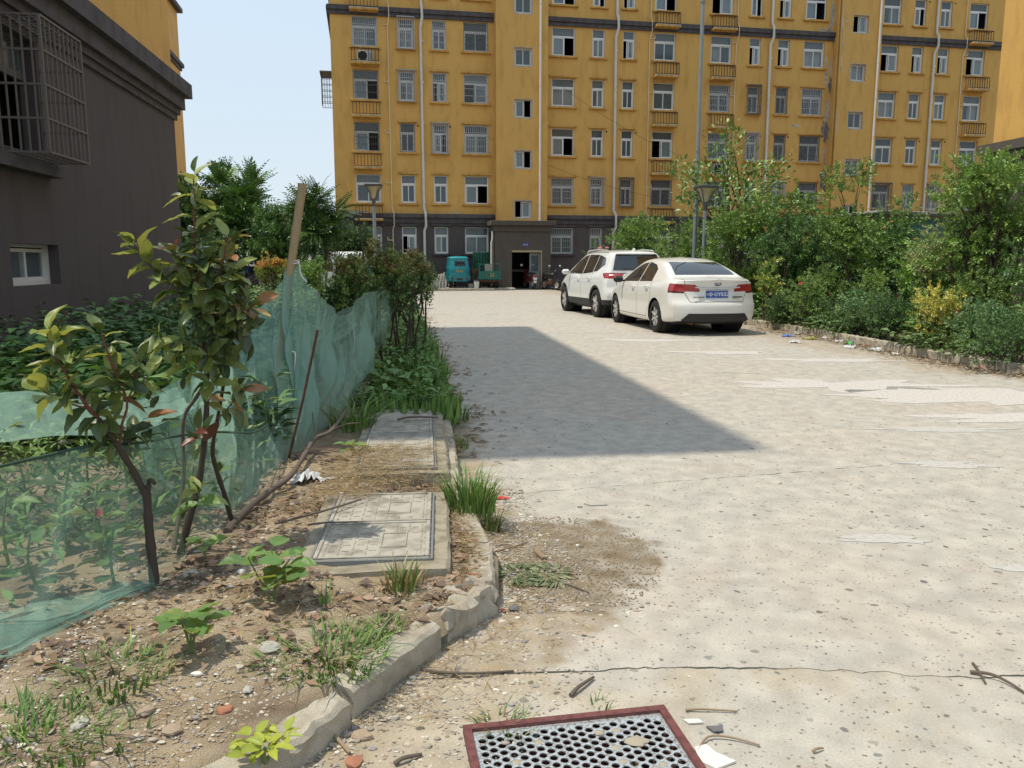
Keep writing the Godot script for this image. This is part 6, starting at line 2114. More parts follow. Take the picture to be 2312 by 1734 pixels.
	plant("shrub", "shrub filling the gap between the small tree and the shrub with orange fruits", "shrub", Vector3(8.6, 0.1, -20.8), {"h": 2.3, "r": 1.2, "low": 0.08, "n": 1307, "size": 0.2, "kind": "sprig", "cols": g2 + g1, "loose": 0.9, "shoots": 16, "clumps": 25, "clump_r": 0.28})
	plant("shrub", "deep green shrub behind the small tree, before the far block", "shrub", Vector3(9.6, 0.1, -25.0), {"h": 2.2, "r": 1.7, "low": 0.05, "n": 1376, "size": 0.24, "kind": "sprig", "cols": g2, "loose": 0.9, "shoots": 16, "clumps": 28, "clump_r": 0.27})
	plant("shrub", "far shrub under the right stair bay beside the shed", "shrub", Vector3(11.0, 0.1, -29.0), {"h": 2.2, "r": 2.0, "low": 0.05, "n": 1376, "size": 0.26, "kind": "sprig", "cols": g2 + g1, "loose": 0.9, "shoots": 16, "clumps": 28, "clump_r": 0.27})
	plant("yellow_shrub", "tall narrow shrub with yellow leaves close beside the rear of the sedan", "shrub", Vector3(5.62, 0.1, -17.6), {"h": 1.42, "r": 0.24, "low": 0.2, "n": 178, "size": 0.15, "kind": "sprig", "cols": yl + g3 + g3, "loose": 0.9, "shoots": 16, "clumps": 12, "clump_r": 0.5, "rise": 0.4})
	plant("yellow_shrub", "low shrub with bright yellow leaves and a red bloom by the kerb", "shrub", Vector3(6.62, 0.1, -12.5), {"h": 0.88, "r": 0.42, "low": 0.05, "n": 426, "size": 0.12, "kind": "sprig", "cols": yl + g1, "tips": yl, "tip_from": 0.5, "loose": 0.9, "shoots": 16, "clumps": 15, "clump_r": 0.32, "flowers": [M.rose, 1, 0.055]})
	# low bushes along the kerb
	var lows := [[5.95, 17.0, 0.70, 0.40, "low dark rose bush right behind the rear wheel of the sedan", 0], [6.10, 16.2, 1.15, 0.42, "rose bush with red blooms beside the heap of rubbish", 1], [6.62, 15.4, 0.62, 0.50, "low rose bush above the rubbish and green wrapper", 0], [6.42, 14.6, 0.55, 0.50, "spreading bush hanging over the first kerb stones past the rubbish", 2], [7.2, 15.9, 1.2, 0.5, "leggy bush with a red bloom behind the kerbside row", 1], [6.5, 13.6, 0.78, 0.42, "dark bush just left of the yellow shrub by the kerb", 0], [6.95, 11.5, 0.60, 0.50, "dark bush just right of the yellow shrub by the kerb", 2], [6.62, 10.4, 0.55, 0.52, "dense dark bush spilling over the kerb at the right edge", 0], [7.35, 9.7, 0.85, 0.60, "large-leaved dark bush at the right edge of the kerb", 2], [7.6, 12.6, 1.25, 0.50, "green bush between yellow shrub and tall light shrub", 1], [7.9, 14.0, 1.0, 0.5, "pale green bush behind the slim pale column", 1], [6.9, 17.2, 1.3, 0.45, "narrow bush left of the small tree with the bare trunk", 1]]
	var sets := [g2 + [Color(0.05, 0.085, 0.035)], g1 + [Color(0.11, 0.16, 0.05)], [Color(0.05, 0.10, 0.04), Color(0.075, 0.13, 0.05), Color(0.10, 0.15, 0.06)]]
	for i in lows.size():
		var q: Array = lows[i]
		plant("low_bush", q[4], "bush", Vector3(q[0] - 0.12, 0.1, -q[1]), {"h": q[2], "r": q[3], "low": 0.02, "n": [560, 420, 330][q[5]], "size": [0.115, 0.125, 0.15][q[5]], "kind": ["sprig", "sprig", "sprig"][q[5]], "cols": sets[q[5]], "clumps": [20, 15, 17][q[5]], "clump_r": 0.36, "loose": 1.0, "shoots": 14, "gain": 1.9, "rise": 0.25, "mat": M.leaf_matt, "flowers": [M.rose, [0, 2, 0, 0, 1, 0, 0, 0, 0, 1, 0, 0][i], 0.04]}, "bushes along the right kerb")
	var xs := []
	var cs := PackedColorArray()
	for k in 1500:
		var z := rng.randf_range(11.5, 27.0)
		var x := along(KERB_R, z) + rng.randf_range(0.5, 5.5)
		var tall := rng.randf_range(0.2, 0.55)
		for j in 9:
			var a := rng.randf() * TAU
			xs.append(Transform3D(facing(Vector3(cos(a), 0.4, sin(a)), Vector3.UP + any_dir() * 0.4, rng.randf_range(0.12, 0.22)), Vector3(x + cos(a) * 0.07, 0.1 + tall * (0.3 + 0.7 * j / 8.0), -z + sin(a) * 0.07)))
			var v := rng.randf_range(0.7, 1.3)
			cs.append(Color(0.12 * v, 0.23 * v, 0.065 * v))
	for k in 1500:
		var z := rng.randf_range(8.5, 19.0)
		if noise_at(z * 3.0, 4.0) < -0.05: continue
		var x := along(KERB_R, z) + rng.randf_range(-0.06, 0.28)
		var a := rng.randf() * TAU
		xs.append(Transform3D(facing(Vector3(cos(a) - 0.5, rng.randf_range(-0.4, 0.6), sin(a)), Vector3.UP + any_dir() * 0.5, rng.randf_range(0.07, 0.16)), Vector3(x, rng.randf_range(0.12, 0.34), -z)))
		var v := rng.randf_range(0.7, 1.3)
		cs.append(Color(0.11 * v, 0.19 * v, 0.055 * v))
	var gc := many("ground_cover", leaf_mesh("oval"), M.leaf_matt, xs, cs, self)
	tag(gc, "green ground cover under the shrubs of the right bed", "ground cover", "", "stuff")


# ---------------------------------------------------------------- the near left side: netting, shrubs, weeds
func path3(a: Array) -> Array:      # [px, py, depth] triples along a stem seen in the photograph
	var r := []
	for q in a: r.append(at(q[0], q[1], q[2]))
	return r
func smooth_path(p: Array, per := 4) -> Array:
	var r := []
	for i in p.size() - 1:
		for k in per:
			r.append(p[i].cubic_interpolate(p[i + 1], p[maxi(i - 1, 0)], p[mini(i + 2, p.size() - 1)], float(k) / per))
	r.append(p[p.size() - 1])
	return r
func taper(n: int, a: float, b: float) -> Array:
	var r := []
	for i in n: r.append(lerpf(a, b, float(i) / (n - 1)))
	return r
func point_on(p: Array, t: float) -> Vector3:
	var f := clampf(t, 0, 0.9999) * (p.size() - 1)
	var i := int(f)
	return p[i].lerp(p[i + 1], f - i)

# a full-size leaf with midrib fold, curl and a short stalk; about 30 triangles
func big_leaf(w: float, curl: float, fold: float, wavy: float, sd: int) -> ArrayMesh:
	var m := MB.new()
	var n := noise(sd, 2.0, 2)
	m.sheet(4, 7, func(u, v):
		var s: float = u * 2.0 - 1.0
		var half: float = w * 0.5 * pow(sin(PI * pow(v, 0.80)), 0.75) if v < 1.0 and v > 0.0 else 0.0
		return Vector3(s * half, fold * absf(s) * half - curl * v * v + wavy * n.get_noise_2d(v * 3.0, s), v))
	m.tube([Vector3(0, -0.01, -0.14), Vector3(0, 0, 0.02)], 0.012, 4, false)
	return m.mesh()

var leaf_set := []
var leaf_mats := {}
func prepare_leaves():
	for k in 6: leaf_set.append(big_leaf([0.50, 0.46, 0.54, 0.48, 0.42, 0.52][k], [0.10, 0.25, -0.05, 0.35, 0.18, 0.05][k], [0.35, 0.5, 0.2, 0.3, 0.7, 0.4][k], 0.05, 400 + k))
	for k in 3: leaf_set.append(big_leaf([0.80, 0.72, 0.86][k], [0.15, 0.3, 0.05][k], 0.22, 0.08, 420 + k))
	var mk := func(r, g, b, back, rough):
		var m := plain(lin(r, g, b), rough)
		m.cull_mode = BaseMaterial3D.CULL_DISABLED
		m.backlight_enabled = true
		m.backlight = Color(back, back, back * 0.45)
		return m
	leaf_mats = {
		"olive": [mk.call(0.105, 0.148, 0.037, 0.5, 0.42), mk.call(0.075, 0.118, 0.032, 0.45, 0.40), mk.call(0.14, 0.185, 0.043, 0.55, 0.46)],
		"dark": [mk.call(0.035, 0.065, 0.030, 0.25, 0.36), mk.call(0.050, 0.085, 0.030, 0.3, 0.38)],
		"lime": [mk.call(0.165, 0.22, 0.05, 0.6, 0.46), mk.call(0.205, 0.25, 0.06, 0.6, 0.48)],
		"orange": [mk.call(0.38, 0.20, 0.055, 0.5, 0.4), mk.call(0.42, 0.28, 0.09, 0.5, 0.4), mk.call(0.24, 0.10, 0.035, 0.4, 0.4)],
		"red": [mk.call(0.10, 0.022, 0.014, 0.3, 0.4)],
		"green": [mk.call(0.10, 0.20, 0.05, 0.5, 0.5), mk.call(0.075, 0.155, 0.045, 0.45, 0.5), mk.call(0.13, 0.23, 0.06, 0.5, 0.5)],
		"yellow": [mk.call(0.34, 0.38, 0.04, 0.5, 0.5), mk.call(0.27, 0.33, 0.045, 0.5, 0.5)]}

func put_leaf(parent: Node, where: Vector3, dir: Vector3, up: Vector3, size: float, mats: Array, wide := false):
	var o := MeshInstance3D.new()
	o.name = "leaf"
	o.mesh = leaf_set[6 + rng.randi() % 3] if wide else leaf_set[rng.randi() % 6]
	o.material_override = mats[rng.randi() % mats.size()]
	o.transform = Transform3D(facing(dir, up, size), where)
	parent.add_child(o, true)

# leaves set spirally round the end of a shoot that points along `axis`
func whorl(parent: Node, where: Vector3, axis: Vector3, n: int, size: float, kind: String, mix := "", wide := false, open := 0.75):
	axis = axis.normalized()
	var a0 := rng.randf() * TAU
	var x := axis.cross(Vector3(0.3, 0.2, 0.93)).normalized()
	var y := axis.cross(x)
	for k in n:
		var a := a0 + k * 2.4
		var f := float(k) / maxf(1.0, n - 1)
		var out := x * cos(a) + y * sin(a)
		var dir := (axis * lerpf(-0.15, 0.75, f) + out * open + Vector3(0, -0.12, 0)).normalized()
		var mats: Array = leaf_mats[kind]
		if mix and rng.randf() < 0.4: mats = leaf_mats[mix]
		put_leaf(parent, where - axis * size * 0.9 * (1.0 - f) + out * 0.004, dir, axis + Vector3.UP * 0.6 + any_dir() * 0.35, size * rng.randf_range(0.7, 1.2), mats, wide)

func netting_and_shrubs():
	prepare_leaves()
	# ---- the bamboo pole
	var p0 := gnd(600, 1005, 0.05)
	var p1 := at(683, 415, 6.0)
	var pole := thing("bamboo_pole", "weathered bamboo pole leaning right, tied with white string to the green net", "pole", p0)
	var bm := MB.new()
	var pts := []
	var rad := []
	for k in 60:
		var f := k / 59.0
		var node := absf(fposmod(f * 5.0 + 0.35, 1.0) - 0.5)
		pts.append((p1 - p0) * f)
		rad.append(lerpf(0.026, 0.033, f) + (0.004 if node < 0.03 else 0.0))
	bm.tube(pts, rad, 12)
	part("cane", bm, M.bamboo, pole)
	var tie := at(665, 593, 5.99) - p0
	var tm := MB.new()
	for k in 3:
		var ring := []
		for j in 13: ring.append(tie + Vector3(cos(TAU * j / 12.0) * 0.037, -0.01 + 0.012 * k + 0.006 * sin(j + k * 2.0), sin(TAU * j / 12.0) * 0.037))
		tm.tube(ring, 0.004, 5, false)
	tm.tube(smooth_path([tie + Vector3(0.03, 0.02, 0.03), tie + Vector3(0.05, -0.02, 0.05), tie + Vector3(0.06, -0.09, 0.06), tie + Vector3(0.10, -0.14, 0.06)]), 0.0045, 5)
	part("string", tm, M.string, pole)
	# ---- the net: three panels of the same mesh
	var net := thing("netting", "sagging green mesh netting round the vegetable garden, hung from the bamboo pole and shrubs", "netting")
	var folds := noise(501, 0.7, 2)
	var panel := func(top: Array, low: Array, nu: int, nv: int, depth: float, streak: float, sag: float, sail := false, lift := 0.0):
		var m := MB.new()
		m.has_uv = true
		var T := smooth_path(top, 6)
		var B := smooth_path(low, 6)
		var lenu := 0.0
		for i in T.size() - 1: lenu += T[i].distance_to(T[i + 1])
		var b0 := m.v.size()
		for j in nv + 1:
			for i in nu + 1:
				var u := float(i) / nu
				var v := float(j) / nv
				var a := point_on(T, u)
				var b := point_on(B, u)
				var P := a.lerp(b, v)
				var side := (point_on(T, minf(u + 0.02, 1)) - point_on(T, maxf(u - 0.02, 0))).normalized()
				var nrm := side.cross(b - a).normalized()
				var e := sin(PI * clampf(v, 0, 1)) * 0.75 + 0.25
				P += nrm * depth * e * (folds.get_noise_2d(u * lenu * streak, v * 1.1) + 0.46 * folds.get_noise_2d((u * lenu + v * 0.35) * streak * 3.0 + 9.0, v * 1.3) + 0.19 * folds.get_noise_2d((u * lenu - v * 0.2) * streak * 8.0, v * 2.0 + 4.0))
				P.y -= sag * sin(PI * v) * (0.5 + folds.get_noise_2d(u * lenu * 2.0, 3.0))
				P.y = maxf(P.y, bed_h(P.x, -P.z) + 0.012 + lift)
				m.p(P, Vector2(u * lenu, v * a.distance_to(b)))
		for j in nv:
			for i in nu:
				var a := b0 + j * (nu + 1) + i
				var b := a + nu + 1
				m.ix.append_array([a, b, a + 1, a + 1, b, b + 1])
		return part("net_panel", m, M.net_sail if sail else M.net, net)
	# low front panel: cord on top, hem trailing on the earth
	var cord := path3([[-330, 1150, 2.55], [-120, 1085, 2.6], [0, 1053, 2.7], [95, 1031, 2.85], [202, 1007, 3.0], [316, 1000, 3.2], [408, 983, 3.5], [487, 975, 3.9], [570, 977, 4.5], [605, 958, 5.0]])
	var hem := [gnd(-330, 1700, 0.06), gnd(-120, 1610, 0.06), gnd(0, 1560, 0.06), gnd(110, 1490, 0.07), gnd(240, 1425, 0.08), gnd(345, 1365, 0.09), gnd(420, 1280, 0.09), gnd(500, 1210, 0.09), gnd(590, 1120, 0.09), gnd(640, 1065, 0.1)]
	panel.call(cord, hem, 200, 30, 0.05, 1.6, 0.02)
	# the hem is doubled up on the ground at the left
	panel.call([gnd(-330, 1560, 0.10), gnd(-100, 1490, 0.12), gnd(20, 1440, 0.12), gnd(140, 1400, 0.11), gnd(260, 1372, 0.11), gnd(350, 1335, 0.10)], [gnd(-330, 1705, 0.04), gnd(-100, 1600, 0.05), gnd(10, 1555, 0.05), gnd(120, 1487, 0.06), gnd(250, 1422, 0.07), gnd(352, 1362, 0.08)], 140, 22, 0.06, 2.0, 0.0, true)
	panel.call([gnd(-330, 1480, 0.14), gnd(-100, 1425, 0.15), gnd(20, 1395, 0.16), gnd(140, 1365, 0.14), gnd(250, 1350, 0.12), gnd(340, 1325, 0.11)], [gnd(-330, 1680, 0.055), gnd(-100, 1580, 0.06), gnd(10, 1538, 0.06), gnd(120, 1472, 0.07), gnd(250, 1412, 0.08), gnd(350, 1356, 0.09)], 120, 20, 0.07, 2.6, 0.0, true, 0.012)
	# the sail hung from the pole, its far end caught on the red-tipped shrubs
	panel.call(path3([[300, 905, 4.2], [400, 862, 4.7], [500, 797, 5.3], [580, 715, 5.8], [640, 625, 5.97], [665, 594, 6.0], [700, 645, 6.2], [745, 690, 6.6], [785, 712, 7.1], [812, 665, 7.9], [850, 658, 8.8], [885, 652, 9.8]]),
		[gnd(350, 1180, 0.10), gnd(440, 1165, 0.1), gnd(530, 1150, 0.1), gnd(600, 1090, 0.1), gnd(650, 1045, 0.1), gnd(672, 1030, 0.1), gnd(700, 1005, 0.1), gnd(735, 975, 0.1), gnd(765, 945, 0.1), gnd(800, 893, 0.1), gnd(832, 853, 0.1), gnd(862, 823, 0.1)], 300, 60, 0.22, 1.6, 0.10, true)
	# a second layer bunched across the sail from the pole to the rod
	panel.call(path3([[420, 850, 4.85], [520, 800, 5.4], [600, 770, 5.9], [650, 755, 6.05], [700, 745, 6.2], [760, 705, 6.7], [800, 690, 7.2]]), path3([[430, 960, 4.7], [520, 900, 5.2], [600, 850, 5.75], [650, 820, 5.95], [700, 800, 6.1], [760, 770, 6.6], [800, 740, 7.1]]), 180, 24, 0.10, 1.8, 0.05)
	# a sunlit length lying slack over the plants at the left
	panel.call(path3([[-350, 905, 4.3], [-100, 890, 4.3], [0, 888, 4.3], [110, 884, 4.35], [220, 900, 4.4], [320, 900, 4.5], [400, 870, 4.8]]), path3([[-350, 1020, 3.55], [-100, 1005, 3.55], [0, 1002, 3.55], [120, 985, 3.6], [240, 985, 3.7], [340, 965, 3.9], [440, 925, 4.3]]), 160, 30, 0.07, 1.2, 0.03, true)
	var cm := MB.new()
	cm.tube(smooth_path(cord, 4), 0.006, 6)
	part("cord", cm, M.net_cord, net)
	for q in [[[667, 800], [664, 850], [668, 905], 5.7], [[797, 735], [801, 770], [798, 800], 7.5]]:
		var sm := MB.new()
		sm.tube(smooth_path([at(q[0][0] - 8, q[0][1] - 6, q[3] - 0.04), at(q[0][0], q[0][1], q[3] - 0.06), at(q[1][0], q[1][1], q[3] - 0.06), at(q[2][0], q[2][1], q[3] - 0.06)]), 0.005, 5)
		part("string", sm, M.string, net)
	# ---- rods and stake
	for q in [["thin rusty steel rod leaning right in front of the green net", 645, 1062, 717, 745, 5.05, 0.009], ["thin dark rod with a knotted white string beside the red-tipped shrubs", 772, 890, 797, 733, 7.5, 0.008]]:
		var a := gnd(q[1], q[2], 0.06)
		var rm := MB.new()
		rm.tube([Vector3.ZERO, (at(q[3], q[4], q[5]) - a) * 0.5 + Vector3(0.008, 0, 0), at(q[3], q[4], q[5]) - a], q[6], 7)
		lone("steel_rod", rm, M.rust, q[0], "rod", a)
	var sa := gnd(600, 985, 0.08)
	var skm := MB.new()
	skm.tube([Vector3.ZERO, at(622, 840, 6.2) - sa], 0.014, 8)
	lone("wooden_stake", skm, M.wood, "pale short stake standing inside the netting under the bamboo pole", "stake", sa)
	# ---- the near shrub
	var root := gnd(370, 1330, 0.07)
	var sh := thing("photinia_shrub", "nearest shrub, several dark stems with glossy olive and orange leaves, in front of the net", "shrub", root)
	var stem := func(called: String, pts2: Array, r0: float, r1: float, m: Material):
		var P := smooth_path(pts2.map(func(q): return at(q[0], q[1], q[2]) - root), 4)
		var k := MB.new()
		var R := taper(P.size(), r0, r1)
		for i in R.size(): R[i] *= 1.0 + 0.10 * sin(i * 2.3)
		for i in R.size(): R[i] *= 0.74
		k.tube(P, R, 9)
		return part(called, k, m, sh)
	stem.call("stem", [[354, 1365, 3.02], [345, 1280, 3.06], [336, 1190, 3.10], [331, 1115, 3.12]], 0.028, 0.022, M.bark)
	stem.call("stem", [[331, 1120, 3.12], [300, 1062, 3.1], [270, 1015, 3.06], [246, 975, 3.04], [222, 945, 3.02]], 0.020, 0.012, M.bark)
	stem.call("stem", [[333, 1130, 3.12], [337, 1085, 3.12], [350, 1092, 3.10]], 0.016, 0.011, M.bark)
	stem.call("branch", [[222, 945, 3.02], [188, 905, 3.0], [150, 845, 2.97], [120, 795, 2.95], [106, 750, 2.95]], 0.009, 0.0045, M.red_twig)
	stem.call("branch", [[268, 1018, 3.06], [275, 960, 3.08], [287, 908, 3.1], [258, 835, 3.1], [236, 775, 3.1], [228, 745, 3.1]], 0.008, 0.004, M.red_twig)
	stem.call("branch", [[287, 908, 3.1], [305, 862, 3.12], [318, 812, 3.13]], 0.006, 0.0035, M.red_twig)
	stem.call("branch", [[290, 905, 3.1], [315, 875, 3.16], [330, 845, 3.17]], 0.005, 0.003, M.red_twig)
	stem.call("branch", [[205, 925, 3.01], [140, 905, 2.95], [92, 880, 2.9]], 0.006, 0.003, M.red_twig)
	stem.call("stem", [[402, 1275, 3.40], [424, 1185, 3.42], [447, 1100, 3.45], [461, 1000, 3.46], [467, 900, 3.48], [465, 810, 3.48], [455, 725, 3.48]], 0.024, 0.012, M.bark)
	stem.call("branch", [[455, 725, 3.48], [446, 640, 3.48], [440, 560, 3.49], [438, 470, 3.5], [437, 400, 3.5]], 0.010, 0.004, M.red_twig)
	stem.call("stem", [[392, 1240, 3.38], [408, 1140, 3.5], [415, 1060, 3.52], [412, 985, 3.52], [418, 935, 3.52], [445, 895, 3.50], [470, 850, 3.5]], 0.014, 0.010, M.bark_grey)
	stem.call("stem", [[527, 1190, 3.92], [508, 1120, 3.85], [487, 1055, 3.78], [480, 1010, 3.72], [494, 930, 3.66], [507, 850, 3.6], [512, 780, 3.56], [520, 700, 3.54]], 0.018, 0.008, M.bark)
	stem.call("branch", [[457, 735, 3.48], [420, 680, 3.44], [375, 630, 3.42], [330, 590, 3.42], [303, 550, 3.42]], 0.007, 0.0035, M.bark)
	stem.call("branch", [[462, 790, 3.48], [410, 760, 3.42], [372, 770, 3.38], [345, 775, 3.36]], 0.006, 0.003, M.bark)
	stem.call("branch", [[450, 690, 3.48], [490, 630, 3.5], [507, 575, 3.5], [513, 535, 3.5]], 0.006, 0.0035, M.red_twig)
	stem.call("branch", [[515, 745, 3.55], [545, 715, 3.52], [575, 690, 3.5]], 0.006, 0.003, M.bark)
	stem.call("branch", [[447, 650, 3.48], [415, 600, 3.46], [392, 560, 3.46]], 0.006, 0.003, M.bark)
	stem.call("branch", [[492, 945, 3.66], [520, 915, 3.6], [548, 880, 3.56]], 0.005, 0.0025, M.bark)
	stem.call("branch", [[448, 1100, 3.45], [440, 1115, 3.36], [445, 1108, 3.30]], 0.004, 0.0025, M.green_stem)
	# shoots: px, py, depth, leaves, axis (right, up, towards the viewer), kind, mixed with
	var shoots := [
		[105, 745, 2.95, 8, -0.2, 1.0, 0.2, "lime", "olive"], [140, 830, 2.97, 6, -0.3, 0.8, 0.3, "olive", "lime"], [92, 878, 2.9, 5, -0.8, 0.4, 0.2, "lime", "olive"], [180, 900, 3.0, 6, -0.3, 0.6, 0.5, "olive", "dark"], [215, 935, 3.02, 6, 0.1, 0.5, 0.7, "dark", "olive"], [228, 742, 3.1, 4, -0.1, 1.0, 0.1, "lime", "olive"], [255, 835, 3.1, 6, 0.1, 0.7, 0.4, "olive", "dark"], [318, 812, 3.13, 4, 0.2, 1.0, 0.1, "olive", "lime"], [332, 842, 3.17, 4, 0.5, 0.8, 0.2, "olive", "lime"], [330, 920, 3.15, 5, 0.2, 0.8, 0.3, "dark", "orange"], [285, 975, 3.1, 4, 0.1, 0.3, 0.8, "dark", "dark"], [238, 985, 3.05, 4, -0.5, 0.2, 0.6, "dark", "olive"], [125, 780, 2.96, 6, -0.5, 0.6, 0.3, "lime", "olive"], [265, 860, 3.1, 5, 0.4, 0.4, 0.5, "dark", "olive"],
		[437, 395, 3.5, 6, 0.05, 1.0, 0.1, "lime", "olive"], [439, 455, 3.5, 4, 0.1, 0.9, 0.2, "olive", "lime"], [441, 520, 3.48, 7, 0.0, 0.9, 0.3, "dark", "olive"], [303, 548, 3.42, 8, -0.5, 0.9, 0.1, "lime", "olive"], [335, 595, 3.42, 6, -0.5, 0.6, 0.3, "lime", "olive"], [392, 560, 3.46, 7, -0.2, 0.9, 0.3, "olive", "red"], [415, 600, 3.46, 8, 0.0, 0.7, 0.5, "olive", "dark"], [455, 590, 3.46, 9, 0.2, 0.8, 0.4, "olive", "dark"], [513, 533, 3.5, 6, 0.1, 1.0, 0.1, "orange", "lime"], [500, 590, 3.5, 8, 0.4, 0.7, 0.3, "olive", "orange"], [535, 610, 3.52, 5, 0.7, 0.6, 0.2, "lime", "orange"], [375, 635, 3.42, 7, -0.4, 0.6, 0.4, "olive", "lime"], [425, 650, 3.44, 9, 0.0, 0.5, 0.7, "olive", "lime"], [475, 645, 3.46, 9, 0.2, 0.6, 0.6, "olive", "dark"], [525, 655, 3.52, 7, 0.6, 0.6, 0.3, "dark", "olive"], [455, 700, 3.44, 9, 0.1, 0.4, 0.8, "dark", "olive"], [500, 705, 3.5, 9, 0.3, 0.5, 0.6, "olive", "orange"], [550, 700, 3.52, 8, 0.7, 0.5, 0.3, "olive", "orange"], [578, 688, 3.5, 7, 0.9, 0.5, 0.1, "orange", "olive"], [530, 745, 3.54, 8, 0.5, 0.1, 0.6, "dark", "dark"], [490, 755, 3.5, 8, 0.2, 0.2, 0.8, "dark", "olive"], [560, 740, 3.5, 6, 0.8, -0.1, 0.4, "dark", "olive"], [410, 760, 3.4, 6, -0.4, 0.4, 0.6, "olive", "lime"], [365, 772, 3.37, 6, -0.7, 0.4, 0.4, "olive", "lime"], [470, 800, 3.45, 6, 0.1, 0.3, 0.8, "olive", "lime"], [505, 815, 3.54, 6, 0.4, 0.2, 0.7, "dark", "olive"], [395, 820, 3.42, 6, -0.5, 0.4, 0.5, "lime", "olive"], [470, 860, 3.44, 5, 0.0, 0.3, 0.8, "olive", "olive"], [548, 880, 3.56, 5, 0.8, 0.5, 0.2, "orange", "olive"], [525, 912, 3.58, 4, 0.6, 0.4, 0.4, "dark", "olive"], [440, 975, 3.3, 3, 0.0, 0.4, 0.5, "red", "red"], [446, 1106, 3.28, 5, 0.1, 0.9, 0.5, "green", "lime"]]
	for q in shoots: whorl(sh, at(q[0], q[1], q[2]) - root, Vector3(q[4], q[5], q[6]), q[3], 0.112, q[7], q[8])
	var lx := []
	var lc := PackedColorArray()
	for q in shoots:
		var c0 := at(q[0], q[1], q[2]) - root
		for k in 4:
			var d := (Vector3(q[4], q[5], q[6]) * 0.5 + any_dir()).normalized()
			lx.append(Transform3D(facing(d, Vector3.UP + any_dir() * 0.5, rng.randf_range(0.06, 0.10)), c0 - Vector3(q[4], q[5], q[6]).normalized() * rng.randf_range(0.0, 0.10) + d * rng.randf_range(0.01, 0.07)))
			var v := rng.randf_range(0.6, 1.3)
			lc.append(Color(0.085 * v, 0.125 * v, 0.034 * v))
	many("small_leaves", leaf_set[1], M.leaf, lx, lc, sh).set_meta("kind", "stuff")
	# ---- the red-tipped shrubs further along
	var tips := [Color(0.10, 0.075, 0.025), Color(0.13, 0.11, 0.03), Color(0.10, 0.12, 0.03), Color(0.085, 0.10, 0.028)]
	var grn := [Color(0.05, 0.085, 0.025), Color(0.075, 0.115, 0.03), Color(0.035, 0.06, 0.022), Color(0.10, 0.14, 0.035)]
	for q in [[-1.80, 9.0, 1.40, 0.30, "left one of the red-tipped shrubs, holding the far end of the green net"], [-1.50, 9.6, 1.50, 0.36, "middle one of the red-tipped shrubs beside the lane"], [-1.36, 10.6, 1.46, 0.32, "right one of the red-tipped shrubs, nearest the lane"]]:
		plant("red_tipped_shrub", q[4], "shrub", Vector3(q[0], 0.08, -q[1]), {"h": q[2], "r": q[3], "low": 0.46, "shoots": 12, "n": 470, "size": 0.145, "kind": "sprig", "cols": grn, "tips": tips, "tip_from": 0.78, "stems": 6, "spread": 0.45, "trunk": 0.017, "clumps": 26, "clump_r": 0.34, "loose": 0.6, "rise": 0.5})
	var dry := MB.new()
	dry.tube(smooth_path([gnd(835, 850, 0.1), at(828, 640, 9.3), at(818, 560, 9.3), at(812, 500, 9.3), at(803, 480, 9.3)], 5), taper(21, 0.016, 0.006), 7)
	dry.tube(smooth_path([at(818, 560, 9.3), at(822, 525, 9.3), at(823, 508, 9.3)], 4), 0.006, 5)
	lone("bare_stem", dry, M.bark, "bare dark stem with a hooked top rising above the red-tipped shrubs", "branch")

func leafy_weed(called: String, label: String, px: float, py: float, top: Array, n: int, size: float, kind: String, mix: String, wide := true):
	var b := gbed(px, py)
	var o := thing(called, label, "plant", b)
	for t in top:
		var e := at(t[0], t[1], -b.z + t[2]) - b
		var P := smooth_path([Vector3.ZERO, e * 0.5 + Vector3(rng.randf_range(-0.02, 0.02), 0.02, 0), e], 4)
		var m := MB.new()
		m.tube(P, taper(P.size(), 0.005, 0.0025), 6)
		part("stem", m, M.green_stem, o)
		for k in n:
			var f := lerpf(0.45, 1.0, float(k) / maxf(1.0, n - 1))
			var a := k * 2.4 + px
			var dir := Vector3(cos(a), 0.25, sin(a)).normalized()
			var mats: Array = leaf_mats[kind] if rng.randf() < 0.7 else leaf_mats[mix]
			var at0 := point_on(P, f)
			var st := MB.new()
			put_leaf(o, at0 + dir * 0.02, dir, Vector3.UP + any_dir() * 0.35, size * rng.randf_range(0.75, 1.15), mats, wide)

func tuft(called: String, label: String, where: Vector3, h: float, spread: float, n: int, cols: Array, lean := 0.5, w := 0.006) -> MeshInstance3D:
	var m := MB.new()
	m.colored = true
	for k in n:
		var a := rng.randf() * TAU
		var d := Vector3(cos(a), 0, sin(a))
		var b := d * spread * sqrt(rng.randf()) * 0.6
		b.y = -0.01
		var l := h * rng.randf_range(0.45, 1.1)
		var out := d.rotated(Vector3.UP, rng.randf_range(-0.8, 0.8)) * lean * rng.randf_range(0.3, 1.2)
		var c: Color = cols[rng.randi() % cols.size()]
		var v := rng.randf_range(0.75, 1.3)
		m.col = Color(c.r * v, c.g * v, c.b * v)
		var side := Vector3(-out.z, 0, out.x).normalized()
		if side.length() < 0.1: side = Vector3.RIGHT
		side = side.rotated(Vector3.UP, rng.randf_range(-0.6, 0.6)) * w * rng.randf_range(0.6, 1.3)
		var prev := []
		for j in 5:
			var f := j / 4.0
			var P := b + Vector3(0, l * (f - 0.28 * f * f * minf(lean * 1.6, 1.6)), 0) + out * l * f * f
			var s := side * (1.0 - pow(f, 1.6) * 0.95)
			var cur := [m.p(P - s), m.p(P + s)]
			if prev.size(): m.ix.append_array([prev[0], cur[0], prev[1], prev[1], cur[0], cur[1]])
			prev = cur
	return lone(called, m, M.grass, label, "grass", where)

